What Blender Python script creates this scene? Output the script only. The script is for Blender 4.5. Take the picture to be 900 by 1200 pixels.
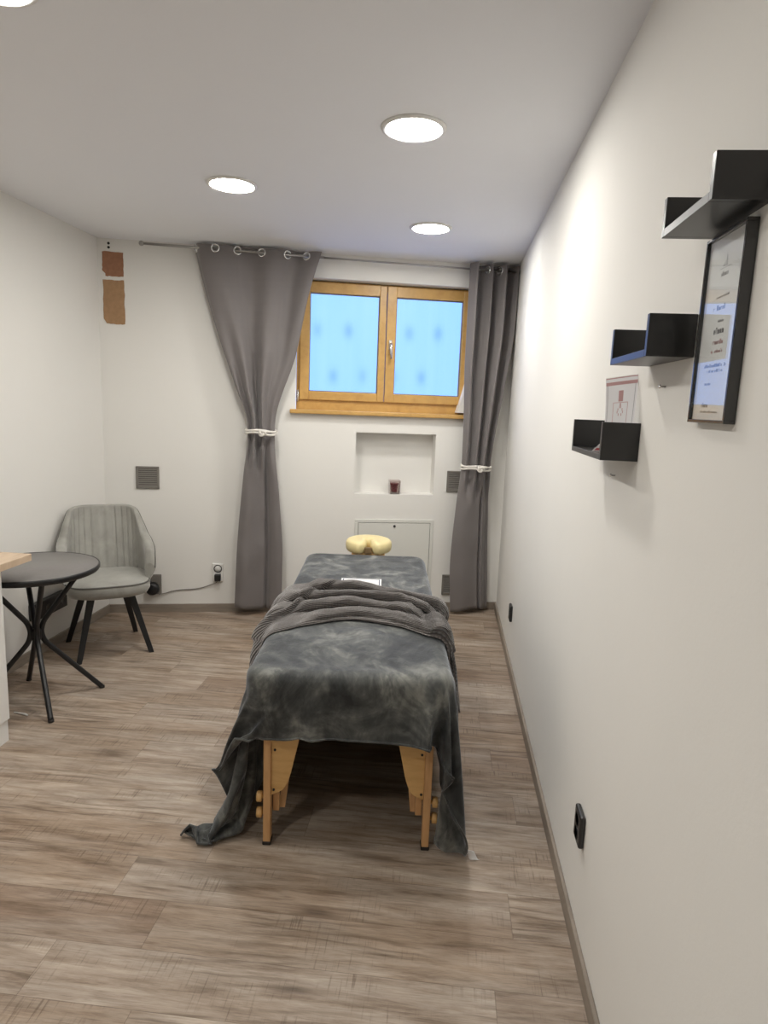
import bpy, bmesh, math, random
import numpy as np
from mathutils import Vector, Matrix, noise

for o in list(bpy.data.objects):
    bpy.data.objects.remove(o)
S = bpy.context.scene
C = S.collection
PI = math.pi
R = math.radians

# ------------------------------------------------------------------ camera
YAW, PITCH, ROLL, FPX, CAMH = 0.09099678, 0.16417862, 0.03780727, 759.846, 1.52
cy, sy, cp, sp_ = math.cos(YAW), math.sin(YAW), math.cos(PITCH), math.sin(PITCH)
fw = Vector((-sy * cp, cy * cp, -sp_))
rt = Vector((cy, sy, 0))
up = rt.cross(fw)
cr, sr = math.cos(ROLL), math.sin(ROLL)
rt, up = cr * rt + sr * up, cr * up - sr * rt
cam = bpy.data.cameras.new('camera')
camo = bpy.data.objects.new('camera', cam)
C.objects.link(camo)
camo.matrix_world = Matrix(((rt.x, up.x, -fw.x, 0), (rt.y, up.y, -fw.y, 0), (rt.z, up.z, -fw.z, CAMH), (0, 0, 0, 1)))
cam.sensor_fit = 'VERTICAL'
cam.sensor_height = 24
cam.lens = 24 * FPX / 1200
cam.clip_start = 0.02
S.camera = camo

# ------------------------------------------------------------------ world, exposure
LAMP_POWER = 138.0
LAMP_COLOR = (1.0, 0.968, 0.90)
WINDOW_POWER = 4.8
w = bpy.data.worlds.new('World')
S.world = w
w.use_nodes = True
w.node_tree.nodes['Background'].inputs[0].default_value = (0.55, 0.72, 1.0, 1)
w.node_tree.nodes['Background'].inputs[1].default_value = 0.6
vs = S.view_settings
vs.view_transform = 'Standard'
vs.look = 'None'
vs.gamma = 1
vs.use_curve_mapping = False
vs.exposure = 0.0

# ------------------------------------------------------------------ mesh helpers
class MB:
    def __init__(self):
        self.v, self.f, self.sm, self.uv = [], [], [], {}

    def add(self, vs, fs, smooth=False, uvs=None):
        b = len(self.v)
        self.v += [tuple(x) for x in vs]
        for k, f in enumerate(fs):
            self.f.append(tuple(b + i for i in f))
            self.sm.append(smooth)
            if uvs:
                self.uv[len(self.f) - 1] = [uvs[i] for i in f]
        return self

    def frombm(self, bm, smooth=False):
        bm.verts.index_update()
        self.add([v.co for v in bm.verts], [[v.index for v in f.verts] for f in bm.faces], smooth)
        bm.free()
        return self

    def box(self, x0, x1, y0, y1, z0, z1, bev=0.0, seg=2, m=None, smooth=False):
        bm = bmesh.new()
        bmesh.ops.create_cube(bm, size=1)
        for v in bm.verts:
            v.co = Vector(((x0 + x1) / 2 + v.co.x * (x1 - x0), (y0 + y1) / 2 + v.co.y * (y1 - y0), (z0 + z1) / 2 + v.co.z * (z1 - z0)))
        if bev > 0:
            bmesh.ops.bevel(bm, geom=list(bm.edges), offset=bev, segments=seg, affect='EDGES', profile=0.5)
        if m is not None:
            bmesh.ops.transform(bm, matrix=m, verts=list(bm.verts))
        return self.frombm(bm, smooth)

    def tube(self, pts, r, n=12, caps=True, closed=False, smooth=True):
        pts = [Vector(p) for p in pts]
        N = len(pts)
        rs = r if isinstance(r, (list, tuple)) else [r] * N
        tan = []
        for i in range(N):
            if closed:
                d = pts[(i + 1) % N] - pts[(i - 1) % N]
            else:
                d = pts[min(i + 1, N - 1)] - pts[max(i - 1, 0)]
            tan.append(d.normalized() if d.length > 1e-9 else Vector((0, 0, 1)))
        a = Vector((0, 0, 1)) if abs(tan[0].z) < 0.9 else Vector((1, 0, 0))
        nrm = (a - tan[0] * a.dot(tan[0])).normalized()
        V = []
        for i in range(N):
            nrm = (nrm - tan[i] * nrm.dot(tan[i]))
            nrm = nrm.normalized() if nrm.length > 1e-9 else tan[i].orthogonal().normalized()
            b = tan[i].cross(nrm)
            for k in range(n):
                t = 2 * PI * k / n
                V.append(pts[i] + (nrm * math.cos(t) + b * math.sin(t)) * rs[i])
        F = []
        M = N if closed else N - 1
        for i in range(M):
            j = (i + 1) % N
            for k in range(n):
                k2 = (k + 1) % n
                F.append((i * n + k, i * n + k2, j * n + k2, j * n + k))
        self.add(V, F, smooth)
        if caps and not closed:
            self.add(V[:n], [tuple(range(n - 1, -1, -1))])
            self.add(V[-n:], [tuple(range(n))])
        return self

    def lathe(self, prof, n=32, m=None, smooth=True):
        V, F = [], []
        for (r, z) in prof:
            for k in range(n):
                t = 2 * PI * k / n
                p = Vector((r * math.cos(t), r * math.sin(t), z))
                V.append(m @ p if m is not None else p)
        for i in range(len(prof) - 1):
            for k in range(n):
                k2 = (k + 1) % n
                F.append((i * n + k, i * n + k2, (i + 1) * n + k2, (i + 1) * n + k))
        self.add(V, F, smooth)
        if prof[0][0] > 1e-6:
            self.add(V[:n], [tuple(range(n - 1, -1, -1))])
        if prof[-1][0] > 1e-6:
            self.add(V[-n:], [tuple(range(n))])
        return self

    def prism(self, poly, fn, d0, d1):
        n = len(poly)
        A = [fn(x, y, d0) for x, y in poly]
        B = [fn(x, y, d1) for x, y in poly]
        F = [tuple(range(n - 1, -1, -1)), tuple(range(n, 2 * n))]
        F += [(i, (i + 1) % n, n + (i + 1) % n, n + i) for i in range(n)]
        return self.add(A + B, F)

    def grid(self, nu, nv, fn, smooth=True, skip=None, uvscale=(1, 1)):
        V, U = [], []
        for j in range(nv + 1):
            for i in range(nu + 1):
                V.append(fn(i / nu, j / nv))
                U.append((i / nu * uvscale[0], j / nv * uvscale[1]))
        F = []
        for j in range(nv):
            for i in range(nu):
                q = (j * (nu + 1) + i, j * (nu + 1) + i + 1, (j + 1) * (nu + 1) + i + 1, (j + 1) * (nu + 1) + i)
                if skip and skip(sum((Vector(V[k]) for k in q), Vector()) / 4):
                    continue
                F.append(q)
        return self.add(V, F, smooth, U)

    def build(self, name, mat, parent=None, fix=True, autosmooth=False):
        me = bpy.data.meshes.new(name)
        me.from_pydata(self.v, [], self.f)
        me.polygons.foreach_set('use_smooth', self.sm)
        if self.uv:
            ul = me.uv_layers.new(name='UVMap')
            for fi, uvs in self.uv.items():
                p = me.polygons[fi]
                for li, uvc in zip(p.loop_indices, uvs):
                    ul.data[li].uv = uvc
        if fix:
            bm = bmesh.new()
            bm.from_mesh(me)
            bmesh.ops.remove_doubles(bm, verts=list(bm.verts), dist=1e-6)
            bmesh.ops.recalc_face_normals(bm, faces=list(bm.faces))
            bm.to_mesh(me)
            bm.free()
        if mat:
            me.materials.append(mat)
        o = bpy.data.objects.new(name, me)
        C.objects.link(o)
        if parent:
            o.parent = parent
        return o


def thing(name, label, cat, loc=(0, 0, 0), rotz=0.0, group=None):
    o = bpy.data.objects.new(name, None)
    C.objects.link(o)
    o.empty_display_size = 0.1
    o.location = loc
    o.rotation_euler = (0, 0, rotz)
    tag(o, label, cat, group)
    return o


def tag(o, label=None, cat=None, group=None, kind=None):
    if label: o['label'] = label
    if cat: o['category'] = cat
    if group: o['group'] = group
    if kind: o['kind'] = kind
    return o


def struct(name, mb, mat, parent=None):
    o = mb.build(name, mat, parent)
    if not parent:
        o['kind'] = 'structure'
    return o


def dup(root, loc=None, rotz=None, label=None, group=None):
    r = root.copy()
    C.objects.link(r)
    if loc is not None: r.location = loc
    if rotz is not None: r.rotation_euler = (0, 0, rotz)
    if label: r['label'] = label
    if group: r['group'] = group
    for ch in list(root.children):
        c = ch.copy()
        C.objects.link(c)
        c.parent = r
        for g in list(ch.children):
            d = g.copy()
            C.objects.link(d)
            d.parent = c
    return r


def pchip(xs, ys, x):
    """smooth interpolation, xs ascending"""
    if x <= xs[0]: return ys[0]
    if x >= xs[-1]: return ys[-1]
    n = len(xs)
    for i in range(n - 1):
        if x <= xs[i + 1]:
            break
    h = xs[i + 1] - xs[i]
    d = (ys[i + 1] - ys[i]) / h
    def slope(k):
        if k == 0: return (ys[1] - ys[0]) / (xs[1] - xs[0])
        if k == n - 1: return (ys[-1] - ys[-2]) / (xs[-1] - xs[-2])
        a = (ys[k] - ys[k - 1]) / (xs[k] - xs[k - 1])
        b = (ys[k + 1] - ys[k]) / (xs[k + 1] - xs[k])
        return 0 if a * b <= 0 else 2 * a * b / (a + b)
    m0, m1 = slope(i), slope(i + 1)
    t = (x - xs[i]) / h
    return ys[i] * (2 * t**3 - 3 * t**2 + 1) + h * m0 * (t**3 - 2 * t**2 + t) + ys[i + 1] * (3 * t**2 - 2 * t**3) + h * m1 * (t**3 - t**2)


def sstep(a, b, x):
    t = min(1, max(0, (x - a) / (b - a)))
    return t * t * (3 - 2 * t)

# ------------------------------------------------------------------ materials
class NT:
    def __init__(self, name):
        self.m = bpy.data.materials.new(name)
        self.m.use_nodes = True
        self.t = self.m.node_tree
        self.b = self.t.nodes['Principled BSDF']
        self.out = self.t.nodes['Material Output']

    def n(self, typ, **kw):
        nd = self.t.nodes.new(typ)
        for k, v in kw.items():
            if k.startswith('i_'):
                key = k[2:]
                key = int(key) if key.isdigit() else key.replace('_', ' ')
                if hasattr(v, 'is_output') or isinstance(v, bpy.types.NodeSocket):
                    self.t.links.new(v, nd.inputs[key])
                else:
                    nd.inputs[key].default_value = v
            else:
                setattr(nd, k, v)
        return nd

    def math(self, op, a, b=0.0, c=None):
        nd = self.t.nodes.new('ShaderNodeMath')
        nd.operation = op
        for i, x in enumerate((a, b) if c is None else (a, b, c)):
            if isinstance(x, bpy.types.NodeSocket): self.t.links.new(x, nd.inputs[i])
            else: nd.inputs[i].default_value = x
        return nd.outputs[0]

    def mix(self, fac, a, b, blend='MIX'):
        nd = self.t.nodes.new('ShaderNodeMix')
        nd.data_type = 'RGBA'
        nd.blend_type = blend
        for key, x in ((0, fac), (6, a), (7, b)):
            if isinstance(x, bpy.types.NodeSocket): self.t.links.new(x, nd.inputs[key])
            else: nd.inputs[key].default_value = x if key == 0 else (*x, 1)
        return nd.outputs[2]

    def ramp(self, fac, stops, interp='LINEAR'):
        nd = self.t.nodes.new('ShaderNodeValToRGB')
        nd.color_ramp.interpolation = interp
        e = nd.color_ramp.elements
        while len(e) < len(stops): e.new(0.5)
        for el, (p, col) in zip(e, stops):
            el.position = p
            el.color = (*col, 1) if len(col) == 3 else col
        self.t.links.new(fac, nd.inputs[0])
        return nd.outputs[0]

    def map(self, vec, scale=(1, 1, 1), loc=(0, 0, 0)):
        nd = self.n('ShaderNodeMapping')
        self.t.links.new(vec, nd.inputs[0])
        nd.inputs['Scale'].default_value = scale
        nd.inputs['Location'].default_value = loc
        return nd.outputs[0]

    def noise(self, vec, scale=5, detail=4, rough=0.5, dist=0.0):
        nd = self.n('ShaderNodeTexNoise')
        self.t.links.new(vec, nd.inputs['Vector'])
        nd.inputs['Scale'].default_value = scale
        nd.inputs['Detail'].default_value = detail
        nd.inputs['Roughness'].default_value = rough
        nd.inputs['Distortion'].default_value = dist
        return nd.outputs['Fac']

    def set(self, **kw):
        for k, v in kw.items():
            key = k.replace('_', ' ')
            if isinstance(v, bpy.types.NodeSocket): self.t.links.new(v, self.b.inputs[key])
            else: self.b.inputs[key].default_value = (*v, 1) if isinstance(v, tuple) and len(v) == 3 else v
        return self

    def bump(self, h, strength=0.2, dist=0.01):
        nd = self.n('ShaderNodeBump')
        nd.inputs['Strength'].default_value = strength
        nd.inputs['Distance'].default_value = dist
        self.t.links.new(h, nd.inputs['Height'])
        self.t.links.new(nd.outputs[0], self.b.inputs['Normal'])
        return self

    def coord(self, which='Object'):
        return self.n('ShaderNodeTexCoord').outputs[which]


def simple(name, col, rough=0.5, metal=0.0, var=0.06, scale=40, bump=0.0, **kw):
    m = NT(name)
    c = m.coord()
    f = m.noise(c, scale, 3)
    lo = tuple(x * (1 - var) for x in col)
    hi = tuple(min(1, x * (1 + var)) for x in col)
    m.set(Base_Color=m.mix(f, lo, hi), Roughness=rough, Metallic=metal, **kw)
    if bump: m.bump(f, bump, 0.002)
    return m.m


def mat_plaster(name, col, var=0.03):
    m = NT(name)
    c = m.coord()
    big = m.noise(c, 1.6, 3)
    fine = m.noise(c, 160, 4, 0.6)
    med = m.noise(c, 22, 4, 0.55)
    m.set(Base_Color=m.mix(big, tuple(x * (1 - var) for x in col), tuple(min(1, x * (1 + var)) for x in col)), Roughness=0.82)
    m.set(Specular_IOR_Level=0.25)
    h = m.math('ADD', m.math('MULTIPLY', fine, 0.5), m.math('MULTIPLY', med, 1.0))
    m.bump(h, 0.10, 0.004)
    return m.m


def mat_floor():
    m = NT('plank_floor')
    pos = m.coord('Object')
    sep = m.n('ShaderNodeSeparateXYZ')
    m.t.links.new(pos, sep.inputs[0])
    x, y = sep.outputs[0], sep.outputs[1]
    W, L = 0.1775, 1.22
    ry = m.math('DIVIDE', m.math('SUBTRACT', y, 1.337 - 10 * W), W)
    row = m.math('FLOOR', ry)
    fy = m.math('FRACT', ry)
    wn = m.n('ShaderNodeTexWhiteNoise', noise_dimensions='1D')
    m.t.links.new(row, wn.inputs['W'])
    rx = m.math('ADD', m.math('DIVIDE', x, L), m.math('MULTIPLY', wn.outputs['Value'], 7.0))
    col = m.math('FLOOR', rx)
    fx = m.math('FRACT', rx)
    cmb = m.n('ShaderNodeCombineXYZ')
    m.t.links.new(row, cmb.inputs[0]); m.t.links.new(col, cmb.inputs[1])
    idn = m.n('ShaderNodeTexWhiteNoise', noise_dimensions='3D')
    m.t.links.new(cmb.outputs[0], idn.inputs['Vector'])
    pid = idn.outputs['Value']
    # per-plank offset of the grain
    off = m.n('ShaderNodeCombineXYZ')
    m.t.links.new(m.math('MULTIPLY', pid, 37.0), off.inputs[0])
    m.t.links.new(m.math('MULTIPLY', pid, 91.0), off.inputs[1])
    add = m.n('ShaderNodeVectorMath', operation='ADD')
    m.t.links.new(pos, add.inputs[0]); m.t.links.new(off.outputs[0], add.inputs[1])
    P = add.outputs[0]
    grain = m.noise(m.map(P, (1.0, 10, 1)), 2.6, 11, 0.72, 0.25)
    cloud = m.noise(m.map(P, (1.0, 4.6, 1)), 1.9, 10, 0.70, 0.3)
    tint = m.noise(m.map(P, (0.7, 2.4, 1), (9, 4, 0)), 2.2, 4, 0.6, 0.5)
    fine = m.noise(m.map(P, (5, 110, 1)), 2.4, 6, 0.65)
    wav = m.n('ShaderNodeTexWave', wave_type='BANDS', bands_direction='Y')
    m.t.links.new(m.map(P, (0.45, 2.6, 1)), wav.inputs['Vector'])
    wav.inputs['Scale'].default_value = 3.6; wav.inputs['Distortion'].default_value = 14.0; wav.inputs['Detail'].default_value = 3.0; wav.inputs['Detail Scale'].default_value = 0.9
    saw = m.noise(m.map(P, (130, 6, 1)), 1.0, 3, 0.6)
    base = m.ramp(pid, [(0.0, (0.265, 0.200, 0.152)), (0.15, (0.350, 0.288, 0.232)), (0.3, (0.305, 0.240, 0.186)), (0.45, (0.400, 0.335, 0.275)), (0.6, (0.325, 0.258, 0.200)), (0.75, (0.375, 0.318, 0.268)), (0.88, (0.290, 0.228, 0.180))], 'CONSTANT')
    base = m.mix(m.ramp(tint, [(0.40, (0, 0, 0)), (0.62, (0.7, 0.7, 0.7))]), base, (0.340, 0.300, 0.262))
    g2 = m.ramp(grain, [(0.31, (0.46, 0.39, 0.33)), (0.42, (0.80, 0.75, 0.70)), (0.50, (1.0, 0.98, 0.96)), (0.58, (1.10, 1.09, 1.08)), (0.69, (1.36, 1.37, 1.37))])
    c1 = m.mix(1.0, base, g2, 'MULTIPLY')
    warm = m.ramp(cloud, [(0.28, (0.50, 0.43, 0.37)), (0.41, (0.84, 0.78, 0.72)), (0.53, (1.03, 1.00, 0.97)), (0.63, (1.20, 1.19, 1.18)), (0.75, (1.40, 1.42, 1.43))])
    c2 = m.mix(0.9, c1, warm, 'MULTIPLY')
    wv = m.ramp(wav.outputs['Fac'], [(0.0, (0.55, 0.51, 0.47)), (0.35, (1, 1, 1)), (1.0, (1.06, 1.06, 1.06))])
    wmask = m.ramp(m.noise(m.map(P, (1.3, 3.5, 1), (2, 8, 0)), 1.5, 2), [(0.50, (0, 0, 0)), (0.60, (1, 1, 1))])
    c2 = m.mix(m.math('MULTIPLY', wmask, 0.7), c2, m.mix(1.0, c2, wv, 'MULTIPLY'))
    f2 = m.ramp(fine, [(0.32, (0.55, 0.52, 0.50)), (0.48, (1, 1, 1)), (0.70, (1.22, 1.22, 1.22))])
    c3 = m.mix(0.55, c2, f2, 'MULTIPLY')
    sw = m.ramp(saw, [(0.34, (0.50, 0.46, 0.43)), (0.45, (1, 1, 1))])
    sawmask = m.ramp(m.noise(m.map(P, (2.2, 5.5, 1), (5, 3, 0)), 1.4, 3), [(0.50, (0, 0, 0)), (0.62, (1, 1, 1))])
    c4 = m.mix(m.math('MULTIPLY', sawmask, 0.75), c3, m.mix(1.0, c3, sw, 'MULTIPLY'))
    # knots
    vor = m.n('ShaderNodeTexVoronoi')
    vor.inputs['Scale'].default_value = 1.0
    m.t.links.new(m.map(P, (1.5, 5.5, 1)), vor.inputs['Vector'])
    kn = m.ramp(vor.outputs['Distance'], [(0.03, (0.25, 0.21, 0.18)), (0.09, (0.70, 0.66, 0.63)), (0.17, (1, 1, 1))])
    c5 = m.mix(m.math('MULTIPLY', 0.7, 1.0), c4, m.mix(1.0, c4, kn, 'MULTIPLY'))
    # seams
    sy_ = m.math('MINIMUM', fy, m.math('SUBTRACT', 1.0, fy))
    sx_ = m.math('MINIMUM', fx, m.math('SUBTRACT', 1.0, fx))
    gap = m.math('MINIMUM', m.math('MULTIPLY', sy_, W), m.math('MULTIPLY', sx_, L))
    seam = m.ramp(m.math('MULTIPLY', gap, 100.0), [(0.05, (0.55, 0.52, 0.50)), (0.14, (1, 1, 1))])
    c6 = m.mix(0.8, c5, m.mix(1.0, c5, seam, 'MULTIPLY'))
    m.set(Base_Color=c6, Roughness=m.math('ADD', 0.44, m.math('MULTIPLY', grain, 0.16)), Specular_IOR_Level=0.42)
    h = m.math('ADD', m.math('MULTIPLY', fine, 0.5), m.math('MULTIPLY', m.math('MINIMUM', m.math('MULTIPLY', gap, 400.0), 1.0), 1.0))
    m.bump(h, 0.18, 0.0015)
    return m.m


def mat_wood(name, base, dark, scale=(3, 40, 3), rough=0.4):
    m = NT(name)
    c = m.coord()
    g = m.noise(m.map(c, scale), 2.0, 6, 0.55, 0.5)
    m.set(Base_Color=m.ramp(g, [(0.25, dark), (0.5, base), (0.8, tuple(min(1, x * 1.12) for x in base))]), Roughness=rough)
    m.bump(g, 0.05, 0.001)
    return m.m


def mat_velvet():
    m = NT('charcoal_velvet')
    c = m.coord()
    warp = m.noise(c, 3.0, 4, 0.6, 1.4)
    a = m.noise(m.map(c, (1.0, 0.7, 0.8)), 5.5, 6, 0.62, 1.1)
    b = m.noise(m.map(c, (1.6, 1.0, 1.0), (3, 1, 2)), 14.0, 4, 0.6, 0.8)
    f = m.math('ADD', m.math('MULTIPLY', a, 0.75), m.math('MULTIPLY', b, 0.25))
    col = m.ramp(f, [(0.38, (0.022, 0.024, 0.025)), (0.47, (0.050, 0.053, 0.053)), (0.54, (0.095, 0.099, 0.094)), (0.63, (0.215, 0.218, 0.200))])
    fine = m.noise(c, 420, 2)
    m.set(Base_Color=col, Roughness=0.62, Specular_IOR_Level=0.3)
    m.set(Sheen_Weight=0.55, Sheen_Roughness=0.35, Sheen_Tint=(0.8, 0.86, 0.95))
    m.bump(m.math('ADD', m.math('MULTIPLY', fine, 0.25), m.math('ADD', m.math('MULTIPLY', b, 1.2), warp)), 0.35, 0.006)
    return m.m


def mat_ribbed():
    m = NT('ribbed_plush')
    uv = m.coord('UV')
    c = m.coord()
    sep = m.n('ShaderNodeSeparateXYZ')
    m.t.links.new(uv, sep.inputs[0])
    wob = m.noise(c, 14, 3)
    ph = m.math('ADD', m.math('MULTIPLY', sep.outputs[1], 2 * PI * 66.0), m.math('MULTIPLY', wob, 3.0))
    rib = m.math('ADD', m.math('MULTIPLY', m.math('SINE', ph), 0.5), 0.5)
    bead = m.math('ADD', m.math('MULTIPLY', m.math('SINE', m.math('MULTIPLY', sep.outputs[0], 2 * PI * 90.0)), 0.5), 0.5)
    h = m.math('ADD', rib, m.math('MULTIPLY', m.math('MULTIPLY', bead, rib), m.math('ADD', 0.25, m.math('MULTIPLY', m.math('GREATER_THAN', sep.outputs[0], 0.76), 0.75))))
    n = m.noise(c, 9, 4)
    col = m.ramp(n, [(0.3, (0.160, 0.142, 0.134)), (0.7, (0.262, 0.236, 0.223))])
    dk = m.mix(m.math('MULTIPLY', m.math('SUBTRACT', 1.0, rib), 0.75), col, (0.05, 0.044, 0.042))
    m.set(Base_Color=dk, Roughness=0.85, Specular_IOR_Level=0.2, Sheen_Weight=0.45, Sheen_Roughness=0.4)
    m.bump(h, 0.9, 0.006)
    return m.m


def mat_curtain():
    m = NT('blackout_curtain')
    c = m.coord()
    weave = m.noise(m.map(c, (1, 1, 0.25)), 500, 2)
    n = m.noise(m.map(c, (1, 1, 0.5)), 3.5, 3)
    wr = m.noise(m.map(c, (2.0, 2.0, 11.0)), 1.7, 3, 0.5)
    m.set(Base_Color=m.mix(n, (0.160, 0.145, 0.143), (0.200, 0.182, 0.179)), Roughness=0.58, Specular_IOR_Level=0.35)
    m.set(Sheen_Weight=0.25, Sheen_Roughness=0.5)
    m.bump(m.math('ADD', m.math('MULTIPLY', weave, 0.05), wr), 0.30, 0.010)
    return m.m


def mat_chairvelvet():
    m = NT('grey_velvet')
    c = m.coord()
    n = m.noise(c, 7, 4, 0.6, 0.6)
    f = m.noise(c, 350, 2)
    m.set(Base_Color=m.ramp(n, [(0.3, (0.285, 0.280, 0.255)), (0.7, (0.400, 0.392, 0.360))]), Roughness=0.75, Specular_IOR_Level=0.25, Sheen_Weight=0.5, Sheen_Roughness=0.35)
    m.bump(f, 0.15, 0.001)
    return m.m


def mat_emit(name, col, strength):
    m = NT(name)
    e = m.n('ShaderNodeEmission')
    e.inputs[0].default_value = (*col, 1)
    e.inputs[1].default_value = strength
    m.t.links.new(e.outputs[0], m.out.inputs[0])
    return m.m


def mat_glass(name, ior=1.45, tint=(1, 1, 1), gain=1.0, rough=0.0):
    m = NT(name)
    tr = m.n('ShaderNodeBsdfTransparent')
    tr.inputs[0].default_value = (*tint, 1)
    gl = m.n('ShaderNodeBsdfGlossy')
    gl.inputs['Roughness'].default_value = rough
    lw = m.n('ShaderNodeLayerWeight')
    lw.inputs['Blend'].default_value = 0.5
    r0 = ((ior - 1) / (ior + 1)) ** 2
    fr = m.math('ADD', r0, m.math('MULTIPLY', m.math('POWER', lw.outputs['Facing'], 5.0), 1 - r0))
    mx = m.n('ShaderNodeMixShader')
    m.t.links.new(m.math('MULTIPLY', fr, gain), mx.inputs[0])
    m.t.links.new(tr.outputs[0], mx.inputs[1])
    m.t.links.new(gl.outputs[0], mx.inputs[2])
    m.t.links.new(mx.outputs[0], m.out.inputs[0])
    return m.m


def mat_lightwell():
    """frosted daylight outside the window: pale cyan with blurred blue spots and upright streaks"""
    m = NT('daylit_panel')
    c = m.coord()
    sep = m.n('ShaderNodeSeparateXYZ')
    m.t.links.new(c, sep.inputs[0])
    tot = None
    for (s, z, k) in [(1.449, 2.076, .7), (1.692, 2.078, 1), (2.176, 2.085, .9), (2.411, 2.092, 1), (1.579, 1.726, .9), (1.814, 1.736, .7), (2.066, 1.735, .6), (2.289, 1.744, 1)]:
        dx = m.math('DIVIDE', m.math('SUBTRACT', sep.outputs[0], s), 0.038)
        dz = m.math('DIVIDE', m.math('SUBTRACT', sep.outputs[2], z), 0.058)
        d2 = m.math('ADD', m.math('MULTIPLY', dx, dx), m.math('MULTIPLY', dz, dz))
        g = m.math('MULTIPLY', m.math('POWER', 2.718, m.math('MULTIPLY', d2, -1.0)), k)
        tot = g if tot is None else m.math('ADD', tot, g)
    streak = m.noise(m.map(c, (14, 1, 0.4)), 1.0, 3)
    haze = m.noise(m.map(c, (3, 1, 3)), 1.0, 2)
    base = m.mix(streak, (0.082, 0.162, 0.40), (0.102, 0.182, 0.43))
    base = m.mix(m.math('MULTIPLY', haze, 0.35), base, (0.080, 0.160, 0.42))
    col = m.mix(m.math('MINIMUM', m.math('MULTIPLY', tot, 0.62), 1.0), base, (0.042, 0.100, 0.30))
    e = m.n('ShaderNodeEmission')
    m.t.links.new(col, e.inputs[0])
    e.inputs[1].default_value = WINDOW_POWER
    m.t.links.new(e.outputs[0], m.out.inputs[0])
    return m.m


M = {}
M['wall'] = mat_plaster('white_plaster', (0.795, 0.782, 0.75))
M['ceil'] = mat_plaster('ceiling_paint', (0.845, 0.855, 0.885), 0.01)
M['floor'] = mat_floor()
M['skirt'] = mat_wood('taupe_skirting', (0.270, 0.228, 0.186), (0.20, 0.17, 0.14), (3, 3, 30), 0.5)
M['pine'] = mat_wood('honey_pine', (0.56, 0.335, 0.105), (0.49, 0.275, 0.080), (9, 9, 9), 0.35)
M['beech'] = mat_wood('beech_wood', (0.62, 0.36, 0.165), (0.52, 0.27, 0.11), (30, 30, 4), 0.4)
M['ply'] = mat_wood('beech_plywood', (0.66, 0.41, 0.165), (0.58, 0.33, 0.115), (4, 4, 26), 0.35)
M['oak'] = mat_wood('pale_oak_worktop', (0.60, 0.46, 0.33), (0.47, 0.34, 0.23), (30, 4, 4), 0.45)
M['white'] = simple('white_laminate', (0.78, 0.77, 0.745), 0.35, var=0.01)
M['whitemetal'] = simple('white_painted_steel', (0.70, 0.70, 0.66), 0.4, var=0.01)
M['black'] = simple('black_laminate', (0.011, 0.0105, 0.0108), 0.33, var=0.15, Specular_IOR_Level=0.6)
M['blackmetal'] = simple('black_powder_coat', (0.012, 0.012, 0.013), 0.38, var=0.15)
M['blackplastic'] = simple('black_plastic', (0.012, 0.012, 0.013), 0.35, var=0.15)
M['anthracite'] = simple('anthracite_plastic', (0.030, 0.030, 0.031), 0.32, var=0.1)
M['rubber'] = simple('dark_rubber', (0.02, 0.017, 0.015), 0.7)
M['greytop'] = simple('charcoal_tabletop', (0.185, 0.174, 0.168), 0.38, var=0.12, scale=60)
M['steel'] = simple('brushed_steel', (0.40, 0.385, 0.36), 0.3, 1.0, var=0.05)
M['chrome'] = simple('bright_chrome', (0.78, 0.78, 0.78), 0.16, 1.0, var=0.02)
M['vent'] = simple('taupe_vent_plastic', (0.20, 0.185, 0.165), 0.45)
M['ventdark'] = simple('vent_shadow_gap', (0.045, 0.040, 0.036), 0.7)
M['curtain'] = mat_curtain()
M['rope'] = simple('white_cotton_rope', (0.74, 0.71, 0.66), 0.8, var=0.12, scale=260, bump=0.5)
M['velvet'] = mat_velvet()
M['throw'] = mat_ribbed()
M['chair'] = mat_chairvelvet()
M['chairpipe'] = simple('grey_velvet_piping', (0.135, 0.132, 0.122), 0.8)
M['cream'] = simple('cream_vinyl', (0.80, 0.68, 0.36), 0.4, var=0.04, scale=14)
M['bluevinyl'] = simple('dark_vinyl', (0.04, 0.042, 0.05), 0.5)
M['brick'] = simple('terracotta_brick', (0.335, 0.165, 0.095), 0.9, var=0.28, scale=38, bump=0.5)
M['brickpale'] = simple('sandy_brick', (0.375, 0.225, 0.120), 0.9, var=0.24, scale=34, bump=0.5)
M['paper'] = simple('white_paper', (0.80, 0.79, 0.79), 0.6, var=0.01)
_p = NT('thin_paper')
_d = _p.n('ShaderNodeBsdfDiffuse'); _d.inputs[0].default_value = (0.82, 0.81, 0.82, 1)
_t = _p.n('ShaderNodeBsdfTranslucent'); _t.inputs[0].default_value = (0.82, 0.81, 0.82, 1)
_m = _p.n('ShaderNodeMixShader'); _m.inputs[0].default_value = 0.6
_p.t.links.new(_d.outputs[0], _m.inputs[1]); _p.t.links.new(_t.outputs[0], _m.inputs[2]); _p.t.links.new(_m.outputs[0], _p.out.inputs[0])
M['thinpaper'] = _p.m
M['ink'] = simple('grey_ink', (0.27, 0.26, 0.27), 0.6)
M['inkfaint'] = simple('faint_ink', (0.46, 0.45, 0.47), 0.6)
M['red'] = simple('red_ink', (0.52, 0.10, 0.11), 0.6)
M['pink'] = simple('pink_ink', (0.60, 0.36, 0.36), 0.6)
M['navy'] = simple('navy_ink', (0.05, 0.07, 0.13), 0.5)
M['wax'] = simple('dark_red_wax', (0.14, 0.008, 0.018), 0.4, var=0.1)
M['pane'] = mat_glass('window_glass', 1.45, (0.97, 0.99, 0.99), 0.5, 0.45)
M['frameglass'] = mat_glass('picture_glass', 1.5, (0.98, 0.99, 0.99), 0.8)
M['clear'] = mat_glass('clear_tumbler', 1.4, (0.90, 0.86, 0.85), 1.6)
M['well'] = mat_lightwell()
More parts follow.
